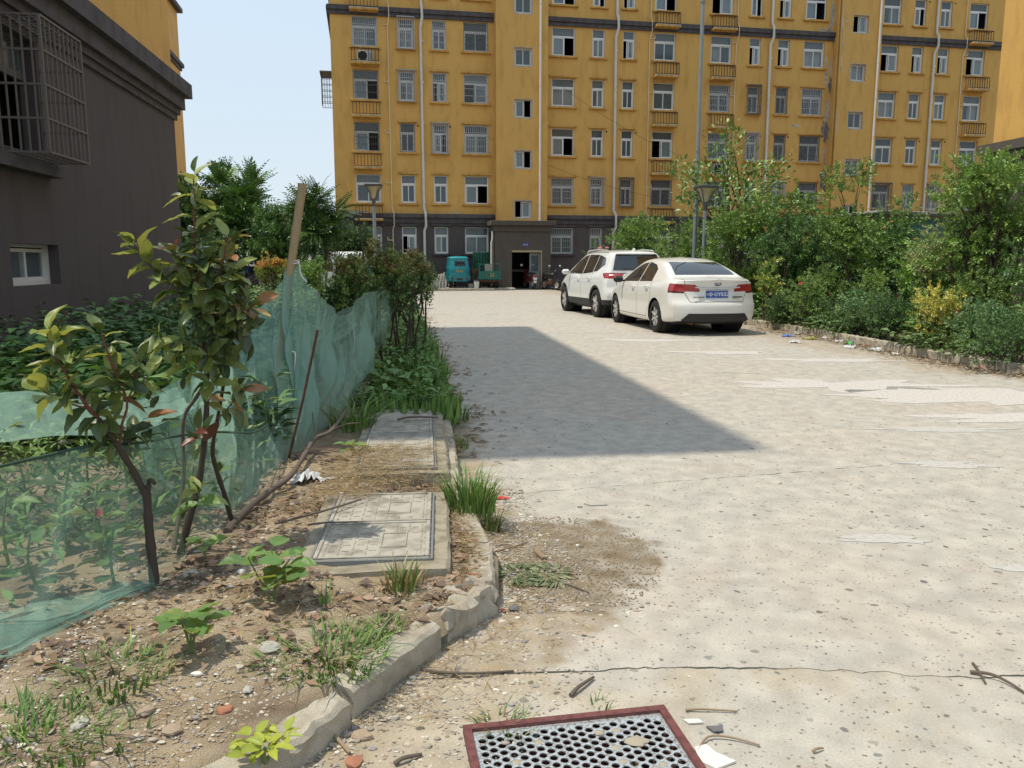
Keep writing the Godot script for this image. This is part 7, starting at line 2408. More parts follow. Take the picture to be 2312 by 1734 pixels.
const PLANT_PLACES := ["young plant left of the pink zinnia, nearest the hem behind the netting", "bushy young plant just left below the pink zinnia behind the netting", "young plant at the left edge behind the front netting", "low young plant right below the pink zinnia", "young plant between the two trunks of the near shrub, behind the net", "tall young plant above left of the pink zinnia", "young plant behind the pale stem of the near shrub", "tall young plant directly behind the pink zinnia", "young plant right of the second trunk, behind the net", "young plant behind the foot of the third stem of the near shrub", "young plant just outside the left edge, its leaves reaching in", "young plant behind the fork of the leaning trunk", "young plant farthest right inside the net, near the bamboo pole", "seedling close to the hem at the left", "seedling close to the hem near the first trunk", "seedling between the second trunk and the pale stem"]
func left_plants():
	var gg := [Color(0.13, 0.24, 0.05), Color(0.10, 0.19, 0.045), Color(0.19, 0.30, 0.07), Color(0.08, 0.15, 0.04)]
	var dry := [Color(0.34, 0.26, 0.12), Color(0.28, 0.20, 0.10), Color(0.40, 0.33, 0.17)]
	leafy_weed("leafy_weed", "broad-leaved green weed beside the near left corner of the front manhole cover", 615, 1362, [[560, 1258, 0.0], [612, 1240, 0.05], [655, 1262, 0.0], [640, 1300, -0.06]], 6, 0.095, "green", "lime")
	leafy_weed("leafy_weed", "broad-leaved weed in front of the net below the near shrub", 432, 1475, [[425, 1385, 0.0], [468, 1400, 0.03], [405, 1400, -0.05]], 5, 0.09, "green", "lime")
	leafy_weed("leafy_weed", "yellow-green weed growing out of the kerb joint at the bottom edge", 600, 1722, [[575, 1668, 0.0], [640, 1660, 0.03], [610, 1690, -0.06], [560, 1705, -0.04]], 9, 0.05, "yellow", "yellow", false)
	leafy_weed("leafy_weed", "small bright seedling behind the dry branch near the second cover", 800, 1036, [[785, 1003, 0.0], [815, 1010, 0.05]], 4, 0.10, "green", "lime")
	leafy_weed("leafy_weed", "low weed with drooping leaves at the foot of the near shrub, right of its stems", 470, 1268, [[462, 1225, 0.0]], 5, 0.08, "green", "dark")
	leafy_weed("leafy_weed", "large-leaved weed before the red-tipped shrubs, right of the net", 890, 905, [[880, 835, 0.1], [905, 845, 0.0], [860, 850, -0.1]], 6, 0.17, "green", "green")
	tuft("grass_tuft", "tall bright grass tuft between kerb and the two rows of covers", gbed(1062, 1155), 0.30, 0.22, 230, gg, 0.45)
	tuft("grass_tuft", "grass tuft growing against the kerb just below the tall one", gnd(1108, 1195, 0.01), 0.15, 0.10, 90, gg + dry, 0.5, 0.004)
	tuft("grass_tuft", "short spiky grass tuft at the near edge of the front cover", gbed(908, 1325), 0.15, 0.14, 110, gg + dry, 0.5, 0.0045)
	tuft("grass_tuft", "sprawling grass patch in the shade below the hem of the net", gbed(260, 1530), 0.12, 0.26, 130, gg, 0.95, 0.004)
	tuft("grass_tuft", "sprawling grass patch above the kerb in the middle of the bed", gbed(735, 1490), 0.13, 0.34, 330, gg, 1.0, 0.004)
	tuft("grass_tuft", "grass patch in the bottom left corner", gbed(70, 1690), 0.11, 0.32, 210, gg, 1.0, 0.004)
	tuft("grass_tuft", "second clump of the bottom left grass, closer to the left edge", gbed(15, 1650), 0.10, 0.2, 70, gg, 0.9, 0.004)
	tuft("grass_tuft", "grass wisps between the bottom left patch and the yellow-green weed", gbed(240, 1665), 0.09, 0.2, 40, gg, 0.9, 0.004)
	tuft("grass_tuft", "thin grass tuft on the kerb top, right of the sprawling patch", gbed(872, 1425), 0.10, 0.12, 60, gg, 0.9, 0.004)
	tuft("grass_tuft", "long arching grass behind the dry branch", gbed(800, 965), 0.42, 0.3, 120, gg, 0.95, 0.006)
	tuft("grass_tuft", "sparse single blades left of the front cover corner", gbed(735, 1375), 0.15, 0.05, 10, gg, 0.4, 0.004)
	tuft("grass_tuft", "dry and green wisps at the back edge of the drain grate", gnd(1140, 1640, 0.0), 0.09, 0.14, 60, dry + gg, 0.9, 0.003)
	tuft("grass_tuft", "two thin green sprouts behind the middle of the drain grate", gnd(1350, 1598, 0.0), 0.07, 0.08, 16, gg, 0.6, 0.003)
	tuft("grass_tuft", "grass along the kerb beside the third cover", gnd(1022, 950, 0.04), 0.22, 0.25, 130, gg, 0.5, 0.006)
	tuft("grass_tuft", "grass tuft leaning over the kerb beside the second cover", gnd(1030, 1010, 0.04), 0.15, 0.16, 70, gg + dry, 0.6, 0.005)
	# weeds between net and kerb, too many to count
	var xs := []
	var cs := PackedColorArray()
	for k in 520:
		var z := 6.9 + 30.0 * pow(rng.randf(), 1.8)
		var x := along(KERB_L, z) - 0.02 - rng.randf_range(0.0, 0.85)
		var tall := rng.randf_range(0.12, 0.42) * (0.6 if z < 7.6 else 1.0)
		for j in 9:
			var a := rng.randf() * TAU
			xs.append(Transform3D(facing(Vector3(cos(a), 0.5, sin(a)), Vector3.UP + any_dir() * 0.4, rng.randf_range(0.05, 0.13)), Vector3(x + cos(a) * 0.06, 0.06 + tall * (0.15 + 0.85 * j / 8.0), -z + sin(a) * 0.06)))
			var v := rng.randf_range(0.7, 1.35)
			cs.append(Color(0.12 * v, 0.23 * v, 0.06 * v))
	var kw := many("kerbside_weeds", leaf_mesh("oval"), M.leaf_matt, xs, cs, self)
	tag(kw, "lush weeds spilling over the left kerb from the third cover onwards", "weeds", "", "stuff")
	xs = []
	cs = PackedColorArray()
	for k in 2600:
		var z := 6.6 + 26.0 * pow(rng.randf(), 1.8)
		var x := along(KERB_L, z) + rng.randf_range(-0.7, 0.05)
		var a := rng.randf() * TAU
		xs.append(Transform3D(facing(Vector3(cos(a) * 0.5, 1.0, sin(a) * 0.5), Vector3(cos(a), 0.2, sin(a)), rng.randf_range(0.10, 0.28)), Vector3(x, 0.05, -z)))
		var v := rng.randf_range(0.7, 1.4)
		cs.append(Color(0.16 * v, 0.27 * v, 0.07 * v))
	var kg := many("kerbside_grass", leaf_mesh("lance"), M.grass, xs, cs, self)
	tag(kg, "grass growing along the left kerb under the weeds", "grass", "", "stuff")
	# plants inside the net, close enough to tell apart
	var spots := [[60, 1190, 0.50], [150, 1240, 0.42], [25, 1300, 0.38], [230, 1260, 0.34], [300, 1170, 0.45], [110, 1120, 0.6], [390, 1130, 0.40], [200, 1130, 0.55], [460, 1095, 0.42], [540, 1060, 0.45], [-40, 1210, 0.6], [330, 1075, 0.5], [600, 1030, 0.42], [90, 1340, 0.26], [260, 1330, 0.26], [430, 1180, 0.3]]
	for i in spots.size():
		var q: Array = spots[i]
		var b := gbed(q[0], q[1])
		var o := thing("garden_plant", PLANT_PLACES[i], "plant", b, 0.0, "young plants behind the front netting")
		var m := MB.new()
		var P := smooth_path([Vector3.ZERO, Vector3(rng.randf_range(-0.03, 0.03), q[2] * 0.5, rng.randf_range(-0.03, 0.03)), Vector3(rng.randf_range(-0.07, 0.07), q[2], rng.randf_range(-0.07, 0.07))], 4)
		m.tube(P, taper(P.size(), 0.008, 0.003), 6)
		part("stem", m, M.green_stem, o)
		for k in 11:
			var a := k * 2.4 + i
			var d := Vector3(cos(a), 0.2, sin(a)).normalized()
			put_leaf(o, point_on(P, 0.25 + 0.75 * k / 10.0) + d * 0.03, d, Vector3.UP + any_dir() * 0.3, rng.randf_range(0.06, 0.12), leaf_mats["dark" if k % 3 == 0 else "green"], k % 3 == 0)
	xs = []
	cs = PackedColorArray()
	for k in 8000:
		var z := rng.randf_range(2.7, 7.0)
		var x := -1.35 - 0.1 * (z - 3.0) - 3.4 * pow(rng.randf(), 0.9)
		if z < 3.3 and x > -1.75: continue
		if noise_at(x * 6.0, z * 6.0) < -0.12 and rng.randf() < 0.85: continue
		var a := rng.randf() * TAU
		xs.append(Transform3D(facing(Vector3(cos(a), rng.randf_range(0.2, 1.4), sin(a)), Vector3.UP + any_dir() * 0.4, rng.randf_range(0.05, 0.15)), Vector3(x, bed_h(x, z) + 0.26 * pow(rng.randf(), 1.6), -z)))
		var v := rng.randf_range(0.7, 1.3)
		cs.append(Color(0.125 * v, 0.215 * v, 0.06 * v))
	var iw := many("garden_weeds", leaf_mesh("lance"), M.leaf_matt, xs, cs, self)
	tag(iw, "low straggling weeds over the earth inside the netting", "weeds", "", "stuff")
	for q in [[222, 1168, 3.4, "pink zinnia bloom low behind the front netting"], [402, 1068, 4.2, "small red bloom behind the pale stem of the near shrub"]]:
		var f := MB.new()
		for j in 3:
			for e in 9 - 2 * j:
				var a := TAU * e / (9 - 2 * j) + j
				var rr := 0.030 - 0.008 * j
				var c := Vector3(0, 0.008 * j, 0)
				f.tri(c, c + Vector3(cos(a - 0.4) * rr, 0.012 + 0.01 * j, sin(a - 0.4) * rr), c + Vector3(cos(a + 0.4) * rr, 0.012 + 0.01 * j, sin(a + 0.4) * rr))
		var b := at(q[0], q[1], q[2])
		var o := thing("flower", q[3], "flower", Vector3(b.x, 0.09, b.z))
		var hd := part("bloom", f, M.zinnia, o)
		hd.position.y = b.y - 0.09
		hd.rotation.x = 0.6
		var s := MB.new()
		s.tube([Vector3.ZERO, Vector3(0.01, (b.y - 0.09) * 0.5, 0), Vector3(0, b.y - 0.09, 0)], 0.004, 5)
		part("stem", s, M.green_stem, o)


# ---------------------------------------------------------------- manhole covers, grate, litter
func cover_plate(w: float, l: float) -> MB:
	# a moulded composite lid: raised rim, dashed ribs in a grid, a framed blank field
	var m := MB.new()
	m.cbox(Vector3(0, -0.012, 0), Vector3(w, 0.024, l), 0.004)
	for s in [-1.0, 1.0]:
		m.cbox(Vector3(s * (w / 2 - 0.012), 0.003, 0), Vector3(0.018, 0.008, l - 0.006), 0.002)
		m.cbox(Vector3(0, 0.003, s * (l / 2 - 0.012)), Vector3(w - 0.045, 0.008, 0.018), 0.002)
	var nx := 8
	var nz := 6
	for i in nx:
		for k in nz:
			var x := -w / 2 + w * (i + 0.7) / (nx + 0.4)
			var z := -l / 2 + l * (k + 0.7) / (nz + 0.4)
			if absf(x - w * 0.17) < 0.075 and absf(z - 0.02) < l * 0.24: continue
			m.cbox(Vector3(x, 0.001, z), Vector3(0.007, 0.006, l / nz * 0.62), 0.002)
			m.cbox(Vector3(x + w / nx * 0.45, 0.001, z + l / nz * 0.42), Vector3(w / nx * 0.5, 0.006, 0.007), 0.002)
	var c := Vector3(w * 0.17, 0.002, 0.02)
	for s in [-1.0, 1.0]:
		m.cbox(c + Vector3(s * 0.055, 0, 0), Vector3(0.008, 0.008, l * 0.38), 0.002)
		m.cbox(c + Vector3(0, 0, s * l * 0.19), Vector3(0.118, 0.008, 0.008), 0.002)
	return m

func covers_and_grate():
	var spots := [[-0.645, 3.735, 0.50, 0.97, 5.0, "front manhole box, pale concrete with two moulded lids, nearest the viewer"], [-0.765, 5.26, 0.47, 0.95, 6.0, "second manhole box with two lids, half buried under dry grass"], [-0.87, 6.25, 0.46, 0.93, 6.0, "third manhole box with two lids, in the shade with a stick lying on it"]]
	for q in spots:
		var t := thing("manhole_box", q[5], "manhole cover", Vector3(q[0], 0, -q[1]), deg_to_rad(q[4]), "manhole boxes along the left kerb")
		var b := MB.new()
		var blk := worn_block(Vector2(0, -q[3] / 2 - 0.10), Vector2(0, q[3] / 2 + (0.08 if q[1] < 4.5 else 0.0)), q[2] + 0.17, 0.153, int(q[1] * 10), 0.012, 0.04)
		blk.rough(func(v): return Vector3(v.x + 0.005, minf(v.y, 0.158), v.z))
		b.add(blk)
		part("concrete_surround", b, M.cover_base, t)
		for s in [-1.0, 1.0]:
			var l: float = q[3] / 2 - 0.008
			var c := part("lid", cover_plate(q[2], l), M.cover, t)
			c.position = Vector3(0, 0.169, s * (l / 2 + 0.004))
		var fr := MB.new()
		for s in [-1.0, 1.0]:
			fr.box(Vector3(s * (q[2] / 2 + 0.008) - 0.005, 0.14, -q[3] / 2 - 0.012), Vector3(s * (q[2] / 2 + 0.008) + 0.005, 0.167, q[3] / 2 + 0.012))
			fr.box(Vector3(-q[2] / 2 - 0.003, 0.14, s * (q[3] / 2 + 0.007) - 0.005), Vector3(q[2] / 2 + 0.003, 0.166, s * (q[3] / 2 + 0.007) + 0.005))
		part("steel_frame", fr, M.cover_frame, t)
	# ---- the perforated drain grate at the bottom edge
	var W := 0.645
	var D := 0.46
	var g := thing("drain_grate", "perforated metal drain grate in a maroon angle-iron frame at the bottom edge", "drain grate", Vector3(-0.15, 0.0, -2.245), deg_to_rad(10.2))
	var f := MB.new()
	f.box(Vector3(0, -0.36, 0.0), Vector3(W, 0.026, 0.026))
	f.box(Vector3(0, -0.36, D - 0.026), Vector3(W, 0.026, D))
	f.box(Vector3(0, -0.36, 0.0262), Vector3(0.024, 0.0255, D - 0.0262))
	f.box(Vector3(W - 0.024, -0.36, 0.0262), Vector3(W, 0.0255, D - 0.0262))
	part("angle_frame", f, M.maroon, g)
	var p := MB.new()
	var cw := 0.0273
	var chh := 0.033
	var nx := 21
	var x0 := (W - nx * cw) / 2
	var y := 0.0145
	var r := 0.0122
	var plug := MB.new()
	for i in nx:
		var off := 0.0 if i % 2 else chh / 2
		var z0 := 0.042
		var a0 := Vector3(x0 + i * cw, y, 0.0264)
		p.quad(a0, a0 + Vector3(cw, 0, 0), Vector3(a0.x + cw, y, z0 + off), Vector3(a0.x, y, z0 + off))
		for k in 12:
			var cx := x0 + (i + 0.5) * cw
			var cz := z0 + off + (k + 0.5) * chh
			var n := 14
			var blocked := rng.randf() < 0.035
			for e in n:
				var t0 := TAU * e / n
				var t1 := TAU * (e + 1) / n
				var rim := func(t: float) -> Vector3:
					var c := Vector2(cos(t), sin(t))
					var s := minf(cw / 2 / maxf(absf(c.x), 1e-4), chh / 2 / maxf(absf(c.y), 1e-4))
					return Vector3(cx + c.x * s, y, cz + c.y * s)
				var h0 := Vector3(cx + cos(t0) * r, y - 0.0006, cz + sin(t0) * r)
				var h1 := Vector3(cx + cos(t1) * r, y - 0.0006, cz + sin(t1) * r)
				p.quad(rim.call(t0), rim.call(t1), h1, h0)
				p.quad(h0, h1, h1 - Vector3(0, 0.004, 0), h0 - Vector3(0, 0.004, 0))
			if blocked:
				var d := Vector3(cx, y - 0.004, cz)
				for e in 8: plug.tri(d + Vector3(0, 0.007, 0), d + Vector3(cos(TAU * e / 8) * r * 1.25, 0.002, sin(TAU * e / 8) * r * 1.1), d + Vector3(cos(TAU * (e + 1) / 8) * r * 1.25, 0.002, sin(TAU * (e + 1) / 8) * r * 1.1))
	for s in 2:
		var xa := 0.0242 if s == 0 else x0 + nx * cw
		var xb := x0 if s == 0 else W - 0.0242
		p.quad(Vector3(xa, y, 0.0264), Vector3(xb, y, 0.0264), Vector3(xb, y, D - 0.0264), Vector3(xa, y, D - 0.0264))
	part("perforated_plate", p, M.zinc, g)
	part("mud_plugs", plug, M.mud, g)
	var pit := MB.new()
	var pn := noise(601, 14.0, 3)
	pit.colored = true
	pit.sheet(44, 32, func(u, v):
		var hgt := -0.022 - 0.34 * clampf(1.30 - u * 0.75 - v * 0.80 + pn.get_noise_2d(u * 1.4, v * 1.4) * 0.6, 0, 1) + 0.010 * pn.get_noise_2d(u * 3.0 + 5.0, v * 3.0)
		pit.col = Color(0.07, 0.05, 0.035).lerp(Color(0.24, 0.175, 0.115), clampf(pn.get_noise_2d(u * 4.0, v * 4.0) + 0.5, 0, 1))
		return Vector3(0.02 + u * (W - 0.04), minf(hgt, 0.006), 0.02 + v * (D - 0.04)))
	part("silt", pit, M.soil, g)
	for q in [[0.50, 0.16, 0.035, 7], [0.40, 0.10, 0.016, 8], [0.115, 0.10, 0.012, 9]]:
		var cl := MB.new()
		cl.sheet(14, 7, func(u, v):
			var a: float = u * TAU
			var rr: float = q[2] * (1.0 - v) * (1.0 + 0.5 * pn.get_noise_2d(cos(a) * 0.3 + q[3], sin(a) * 0.3))
			return Vector3(q[0] + cos(a) * rr, y + 0.007 * pow(v, 0.5) + 0.002, q[1] + sin(a) * rr * 0.7))
		part("mud_cake", cl, M.mud, g)

func stone_mb(sd: int, flat := 0.6) -> MB:
	var m := MB.new()
	var n := noise(sd, 0.9, 2)
	var r := RandomNumberGenerator.new()
	r.seed = sd
	var planes := []
	for k in 7: planes.append([Vector3(r.randfn(), r.randfn(), r.randfn()).normalized(), r.randf_range(0.55, 0.85)])
	m.sheet(10, 6, func(u, v):
		var d := Vector3(sin(v * PI) * cos(u * TAU), cos(v * PI), sin(v * PI) * sin(u * TAU))
		var l := 1.0 + 0.2 * n.get_noise_3dv(d * 1.5)
		for p in planes:
			var c: float = d.dot(p[0])
			if c > 0.05: l = minf(l, p[1] / c)
		return Vector3(d.x * l, d.y * l * flat, d.z * l))
	return m.flat()

func twig(called: String, label: String, a: Vector3, b: Vector3, r: float, bend: float, m: Material, group := ""):
	var mb := MB.new()
	var d := b - a
	var side := d.cross(Vector3.UP).normalized()
	var P := smooth_path([Vector3.ZERO, d * 0.3 + side * bend + Vector3(0, r, 0), d * 0.65 + side * bend * 0.8 + Vector3(0, r * 0.6, 0), d], 4)
	mb.tube(P, taper(P.size(), r, r * 0.65), 6)
	lone(called, mb, m, label, "twig", a + Vector3(0, r * 0.9, 0), 0.0, group)

func shard(called: String, label: String, cat: String, where: Vector3, pts: Array, thick: float, m: Material, tilt := Vector3.ZERO, group := "") -> MeshInstance3D:
	var poly := PackedVector2Array()
	for q in pts: poly.append(q)
	var mb := MB.new()
	mb.prism(poly, 0.0, thick)
	var o := lone(called, mb, m, label, cat, where, 0.0, group)
	o.rotation = tilt
	return o

func crumpled(w: float, l: float, h: float, sd: int) -> MB:
	var m := MB.new()
	var n := noise(sd, 1.0, 3)
	m.sheet(14, 12, func(u, v): return Vector3((u - 0.5) * w * (1.0 + 0.3 * n.get_noise_2d(v * 2.0, 7.0)), 0.004 + h * absf(n.get_noise_2d(u * 3.0, v * 3.0)) * 2.2 * sin(PI * clampf(u, 0.05, 0.95)), (v - 0.5) * l * (1.0 + 0.3 * n.get_noise_2d(u * 2.0, 3.0))))
	return m

func litter():
	# the long dry branch lying along the foot of the net
	var bp := [gbed(512, 1200, 0.01), gbed(560, 1148, 0.03), gbed(610, 1108, 0.04), gbed(655, 1075, 0.06), gbed(692, 1020, 0.06), gbed(712, 990, 0.10), gbed(748, 972, 0.14), gbed(782, 925, 0.20)]
	var br := thing("dry_branch", "long bare grey-brown branch lying along the foot of the green net", "branch", bp[0])
	var P := smooth_path(bp.map(func(q): return q - bp[0]), 5)
	var bm := MB.new()
	var R := taper(P.size(), 0.019, 0.013)
	for i in R.size(): R[i] *= 1.0 + 0.12 * sin(i * 1.7)
	bm.tube(P, R, 9)
	part("limb", bm, M.bark_grey, br)
	for q in [[5, [705, 930, 0.42], 0.004], [6, [810, 955, 0.36], 0.004], [4, [760, 1020, 0.2], 0.0035], [6, [740, 915, 0.4], 0.003], [2, [640, 1040, 0.3], 0.003]]:
		var a: Vector3 = bp[q[0]] - bp[0]
		var e = gnd(q[1][0], q[1][1], q[1][2]) - bp[0]
		var t := MB.new()
		t.tube(smooth_path([a, a.lerp(e, 0.5) + any_dir() * 0.02, e], 3), q[2], 5)
		part("twig", t, M.bark_grey, br)
	# ---- gravel and broken earth: beyond counting
	var stones := []
	for k in 5: stones.append(stone_mb(700 + k, [0.55, 0.7, 0.45, 0.6, 0.35][k]).mesh())
	var shades := [Color(0.42, 0.36, 0.28), Color(0.50, 0.46, 0.39), Color(0.36, 0.32, 0.26), Color(0.58, 0.53, 0.44), Color(0.38, 0.30, 0.22), Color(0.30, 0.28, 0.27)]
	for k in 5:
		var xs := []
		var cs := PackedColorArray()
		for i in 5200:
			var z: float
			var x: float
			var y: float
			var pick := rng.randf()
			if pick < 0.66:      # on the bed
				z = 1.6 + 3.0 * pow(rng.randf(), 1.25)
				x = along(KERB_L, z) - 0.10 - 1.6 * pow(rng.randf(), 0.9)
				if noise_at(x * 9.0, z * 9.0) < -0.12 and z > 2.6 and rng.randf() < 0.7: continue
				y = bed_h(x, z)
			elif pick < 0.92:    # washed down along the kerb foot
				z = 1.5 + 3.4 * rng.randf()
				x = along(KERB_L, z) + 0.02 + 0.45 * pow(rng.randf(), 2.2) * (1.4 if z < 3.2 else 0.8)
				y = 0.001
			else:
				z = 1.7 + 4.5 * rng.randf()
				x = rng.randf_range(-0.3, 3.4)
				y = 0.0
			var s := rng.randf_range(0.002, 0.0058)
			if rng.randf() < 0.10: s *= rng.randf_range(1.5, 2.4)
			if pick >= 0.92: s *= 0.6
			var b := Basis(Vector3.UP, rng.randf() * TAU) * Basis(any_dir(), rng.randf() * 0.5)
			xs.append(Transform3D(b.scaled(Vector3(s * rng.randf_range(0.9, 1.6), s, s)), Vector3(x, y + s * 0.2, -z)))
			var c: Color = shades[rng.randi() % shades.size()]
			var v := rng.randf_range(0.75, 1.2)
			cs.append(Color(c.r * v, c.g * v, c.b * v))
		var gr := many(numbered("gravel"), stones[k], M.tint, xs, cs, self)
		tag(gr, ["angular gravel chips scattered over the bed and kerb foot", "rounded pale gravel scattered over the bed", "flat stone flakes scattered over the bed and road edge", "small brown pebbles mixed through the bed", "thin slate-like chips mixed through the gravel of the bed"][k], "gravel", "", "stuff")
	# ---- straw and dead leaves
	var xs := []
	var cs := PackedColorArray()
	for i in 9000:
		var q := rng.randf()
		var x: float
		var z: float
		var y := 0.0
		if q < 0.40:     # the mat over the lids
			z = rng.randf_range(4.05, 5.25)
			x = rng.randfn(-0.85, 0.22)
			if z < 4.25 and x > -0.75: continue
			y = 0.19 if absf(x + 0.72) < 0.33 else 0.11
			y += rng.randf() * 0.03
		elif q < 0.62:   # round the front box
			z = rng.randf_range(2.7, 4.3)
			x = along(KERB_L, z) - rng.randf_range(0.05, 1.3)
			if absf(x + 0.645) < 0.36 and absf(z - 3.73) < 0.6: continue
			y = bed_h(x, z) + rng.randf() * 0.008
		elif q < 0.76:   # between box and kerb
			z = rng.randf_range(2.9, 4.6)
			x = along(KERB_L, z) - rng.randf_range(0.10, 0.22)
			y = 0.10 + rng.randf() * 0.02
		elif q < 0.88:   # bits on the left bed
			z = rng.randf_range(1.7, 3.0)
			x = along(KERB_L, z) - rng.randf_range(0.05, 1.5)
			y = bed_h(x, z) + 0.004
		else:            # along the foot of the kerb and behind the grate
			z = rng.randf_range(2.3, 5.2)
			x = along(KERB_L, z) + absf(rng.randfn(0.05, 0.16))
			y = 0.006
		var a := rng.randf() * TAU
		var d := Vector3(cos(a), rng.randf_range(-0.05, 0.18), sin(a))
		xs.append(Transform3D(facing(d, Vector3.UP + any_dir() * 0.5, 1.0).scaled_local(Vector3(0.012, 0.03, rng.randf_range(0.03, 0.12))), Vector3(x, y, -z)))
		var c: Color = [Color(0.42, 0.31, 0.16), Color(0.34, 0.23, 0.12), Color(0.50, 0.40, 0.24), Color(0.24, 0.16, 0.09)][rng.randi() % 4]
		cs.append(c * rng.randf_range(0.75, 1.2))
	var st := many("straw", leaf_mesh("lance"), M.grass, xs, cs, self)
	tag(st, "dry straw and dead grass matted between the manhole boxes and along the kerb", "straw", "", "stuff")
	xs = []
	cs = PackedColorArray()
	for i in 1500:
		var z := rng.randf_range(2.3, 5.2)
		var x := along(KERB_L, z) - rng.randf_range(0.08, 1.6)
		if absf(x + 0.66) < 0.33 and absf(z - 3.73) < 0.6: continue
		var a := rng.randf() * TAU
		xs.append(Transform3D(facing(Vector3(cos(a), 0.1, sin(a)), Vector3.UP + any_dir() * 0.6, rng.randf_range(0.02, 0.065)), Vector3(x, bed_h(x, z) + 0.012, -z)))
		var c: Color = [Color(0.16, 0.10, 0.07), Color(0.28, 0.17, 0.11), Color(0.36, 0.25, 0.17), Color(0.12, 0.085, 0.07)][rng.randi() % 4]
		cs.append(c * rng.randf_range(0.8, 1.2))
	var dl := many("dead_leaves", leaf_mesh("oval"), M.leaf_matt, xs, cs, self)
	tag(dl, "curled brown dead leaves lying on the bed under the near shrub", "dead leaves", "", "stuff")
	# crumbs of earth that spilled past the broken kerb corner
	xs = []
	cs = PackedColorArray()
	for i in 2600:
		var a := rng.randf() * TAU
		var r := pow(rng.randf(), 0.6)
		var s := rng.randf_range(0.002, 0.006)
		xs.append(Transform3D(Basis(Vector3.UP, a).scaled(Vector3.ONE * s), Vector3(0.26 + cos(a) * 0.46 * r, 0.002, -3.72 - sin(a) * 0.62 * r)))
		cs.append(Color(0.25, 0.195, 0.13) * rng.randf_range(0.7, 1.3))
	var cr := many("earth_crumbs", stones[3], M.tint, xs, cs, self)
	tag(cr, "dark crumbs of earth on the road beside the tall grass tuft", "earth", "", "stuff")
	# wilted greens dumped on the road beside the kerb
	xs = []
	cs = PackedColorArray()
	for i in 260:
		var a := rng.randf() * TAU
		var r := sqrt(rng.randf())
		var p := gnd(1200, 1300, 0.0) + Vector3(cos(a) * 0.15 * r, 0.005 + 0.02 * rng.randf() * (1 - r), sin(a) * 0.15 * r)
		xs.append(Transform3D(facing(Vector3(cos(a * 3), 0.1, sin(a * 3)), Vector3.UP + any_dir() * 0.5, 1.0).scaled_local(Vector3(0.05, 0.05, rng.randf_range(0.05, 0.10))), p))
		cs.append([Color(0.16, 0.20, 0.09), Color(0.10, 0.14, 0.07), Color(0.24, 0.26, 0.14)][rng.randi() % 3] * rng.randf_range(0.8, 1.2))
	var wg := many("wilted_greens", leaf_mesh("lance"), M.leaf_matt, xs, cs, self)
	tag(wg, "heap of wilted green stalks on the road beside the broken kerb corner", "cuttings", "", "stuff")
	# ---- single stones worth picking out
	var big := [[445, 1525, 0.035, "white", "white stone chip below the broad-leaved weed near the net"], [545, 1292, 0.035, "white", "white tile chip left of the leafy weed beside the front cover"], [605, 1468, 0.075, "pale", "pale grey angular stone left of the sprawling grass patch"], [325, 1610, 0.055, "tan", "tan rounded stone at the lower left of the bed"], [388, 1655, 0.06, "tan", "flat pointed pale stone near the kerb at the lower left"], [510, 1606, 0.045, "brick", "orange brick crumb in the lower bed"], [795, 1725, 0.06, "brick", "orange broken brick on the road at the bottom edge"], [820, 1665, 0.06, "tan", "pale flat stone on the road foot of the kerb, above the orange brick"], [1010, 1195, 0.045, "white", "white lump of plaster between front cover and kerb"], [1040, 1198, 0.035, "white", "small white lump of plaster close to the kerb top"], [1003, 1255, 0.05, "pale", "grey-white stone beside the right edge of the front cover"], [1045, 1262, 0.035, "brick", "pink brick crumb beside the kerb stone"], [1065, 1300, 0.04, "brick", "pink brick piece on the straw left of the kerb stone"], [1160, 1378, 0.05, "dark", "dark grey stone at the foot of the broken kerb corner"], [1135, 1380, 0.035, "brick", "reddish stone left of the dark grey one at the kerb corner"], [455, 1245, 0.085, "dark", "dark slate under the near shrub"], [430, 1300, 0.07, "pale", "long pale stone at the foot of the near shrub"], [475, 1262, 0.04, "brick", "rusty brick crumb under the near shrub"], [690, 1360, 0.05, "tan", "tan stone left of the front cover corner"], [640, 1440, 0.04, "tan", "small tan stone above the pale angular stone"], [180, 1640, 0.05, "pale", "pale pebble at the far lower left of the bed"], [560, 1560, 0.04, "pale", "pale pebble below the sprawling grass"], [1305, 1232, 0.02, "white", "white paper-like chip on the earth stain of the road"], [1145, 1300, 0.02, "white", "white chip at the upper edge of the wilted greens"]]
	var sm := {"white": plain(lin(0.70, 0.68, 0.62), 0.8), "pale": aged(lin(0.50, 0.48, 0.42), 0.9, M.soil.albedo_texture, null, 0.2), "tan": aged(lin(0.44, 0.34, 0.24), 0.9, M.soil.albedo_texture, null, 0.2), "brick": aged(lin(0.46, 0.20, 0.12), 0.9, M.soil.albedo_texture, null, 0.2), "dark": aged(lin(0.17, 0.17, 0.17), 0.85, M.soil.albedo_texture, null, 0.2)}
	for i in big.size():
		var q: Array = big[i]
		var on_road: bool = q[0] > 1100 or (q[1] > 1640 and q[0] > 780)
		var p := gnd(q[0], q[1], 0.0) if on_road else gbed(q[0], q[1])
		var mb := stone_mb(900 + i, 0.55)
		var s: float = q[2] * 0.5
		mb.rough(func(v): return Basis(Vector3.UP, i * 1.3) * (v * Vector3(s * 1.2, s * 0.9, s)))
		lone("stone", mb, sm[q[3]], q[4], "stone", p + Vector3(0, s * 0.25, 0), 0.0, "loose stones on the bed and kerb")
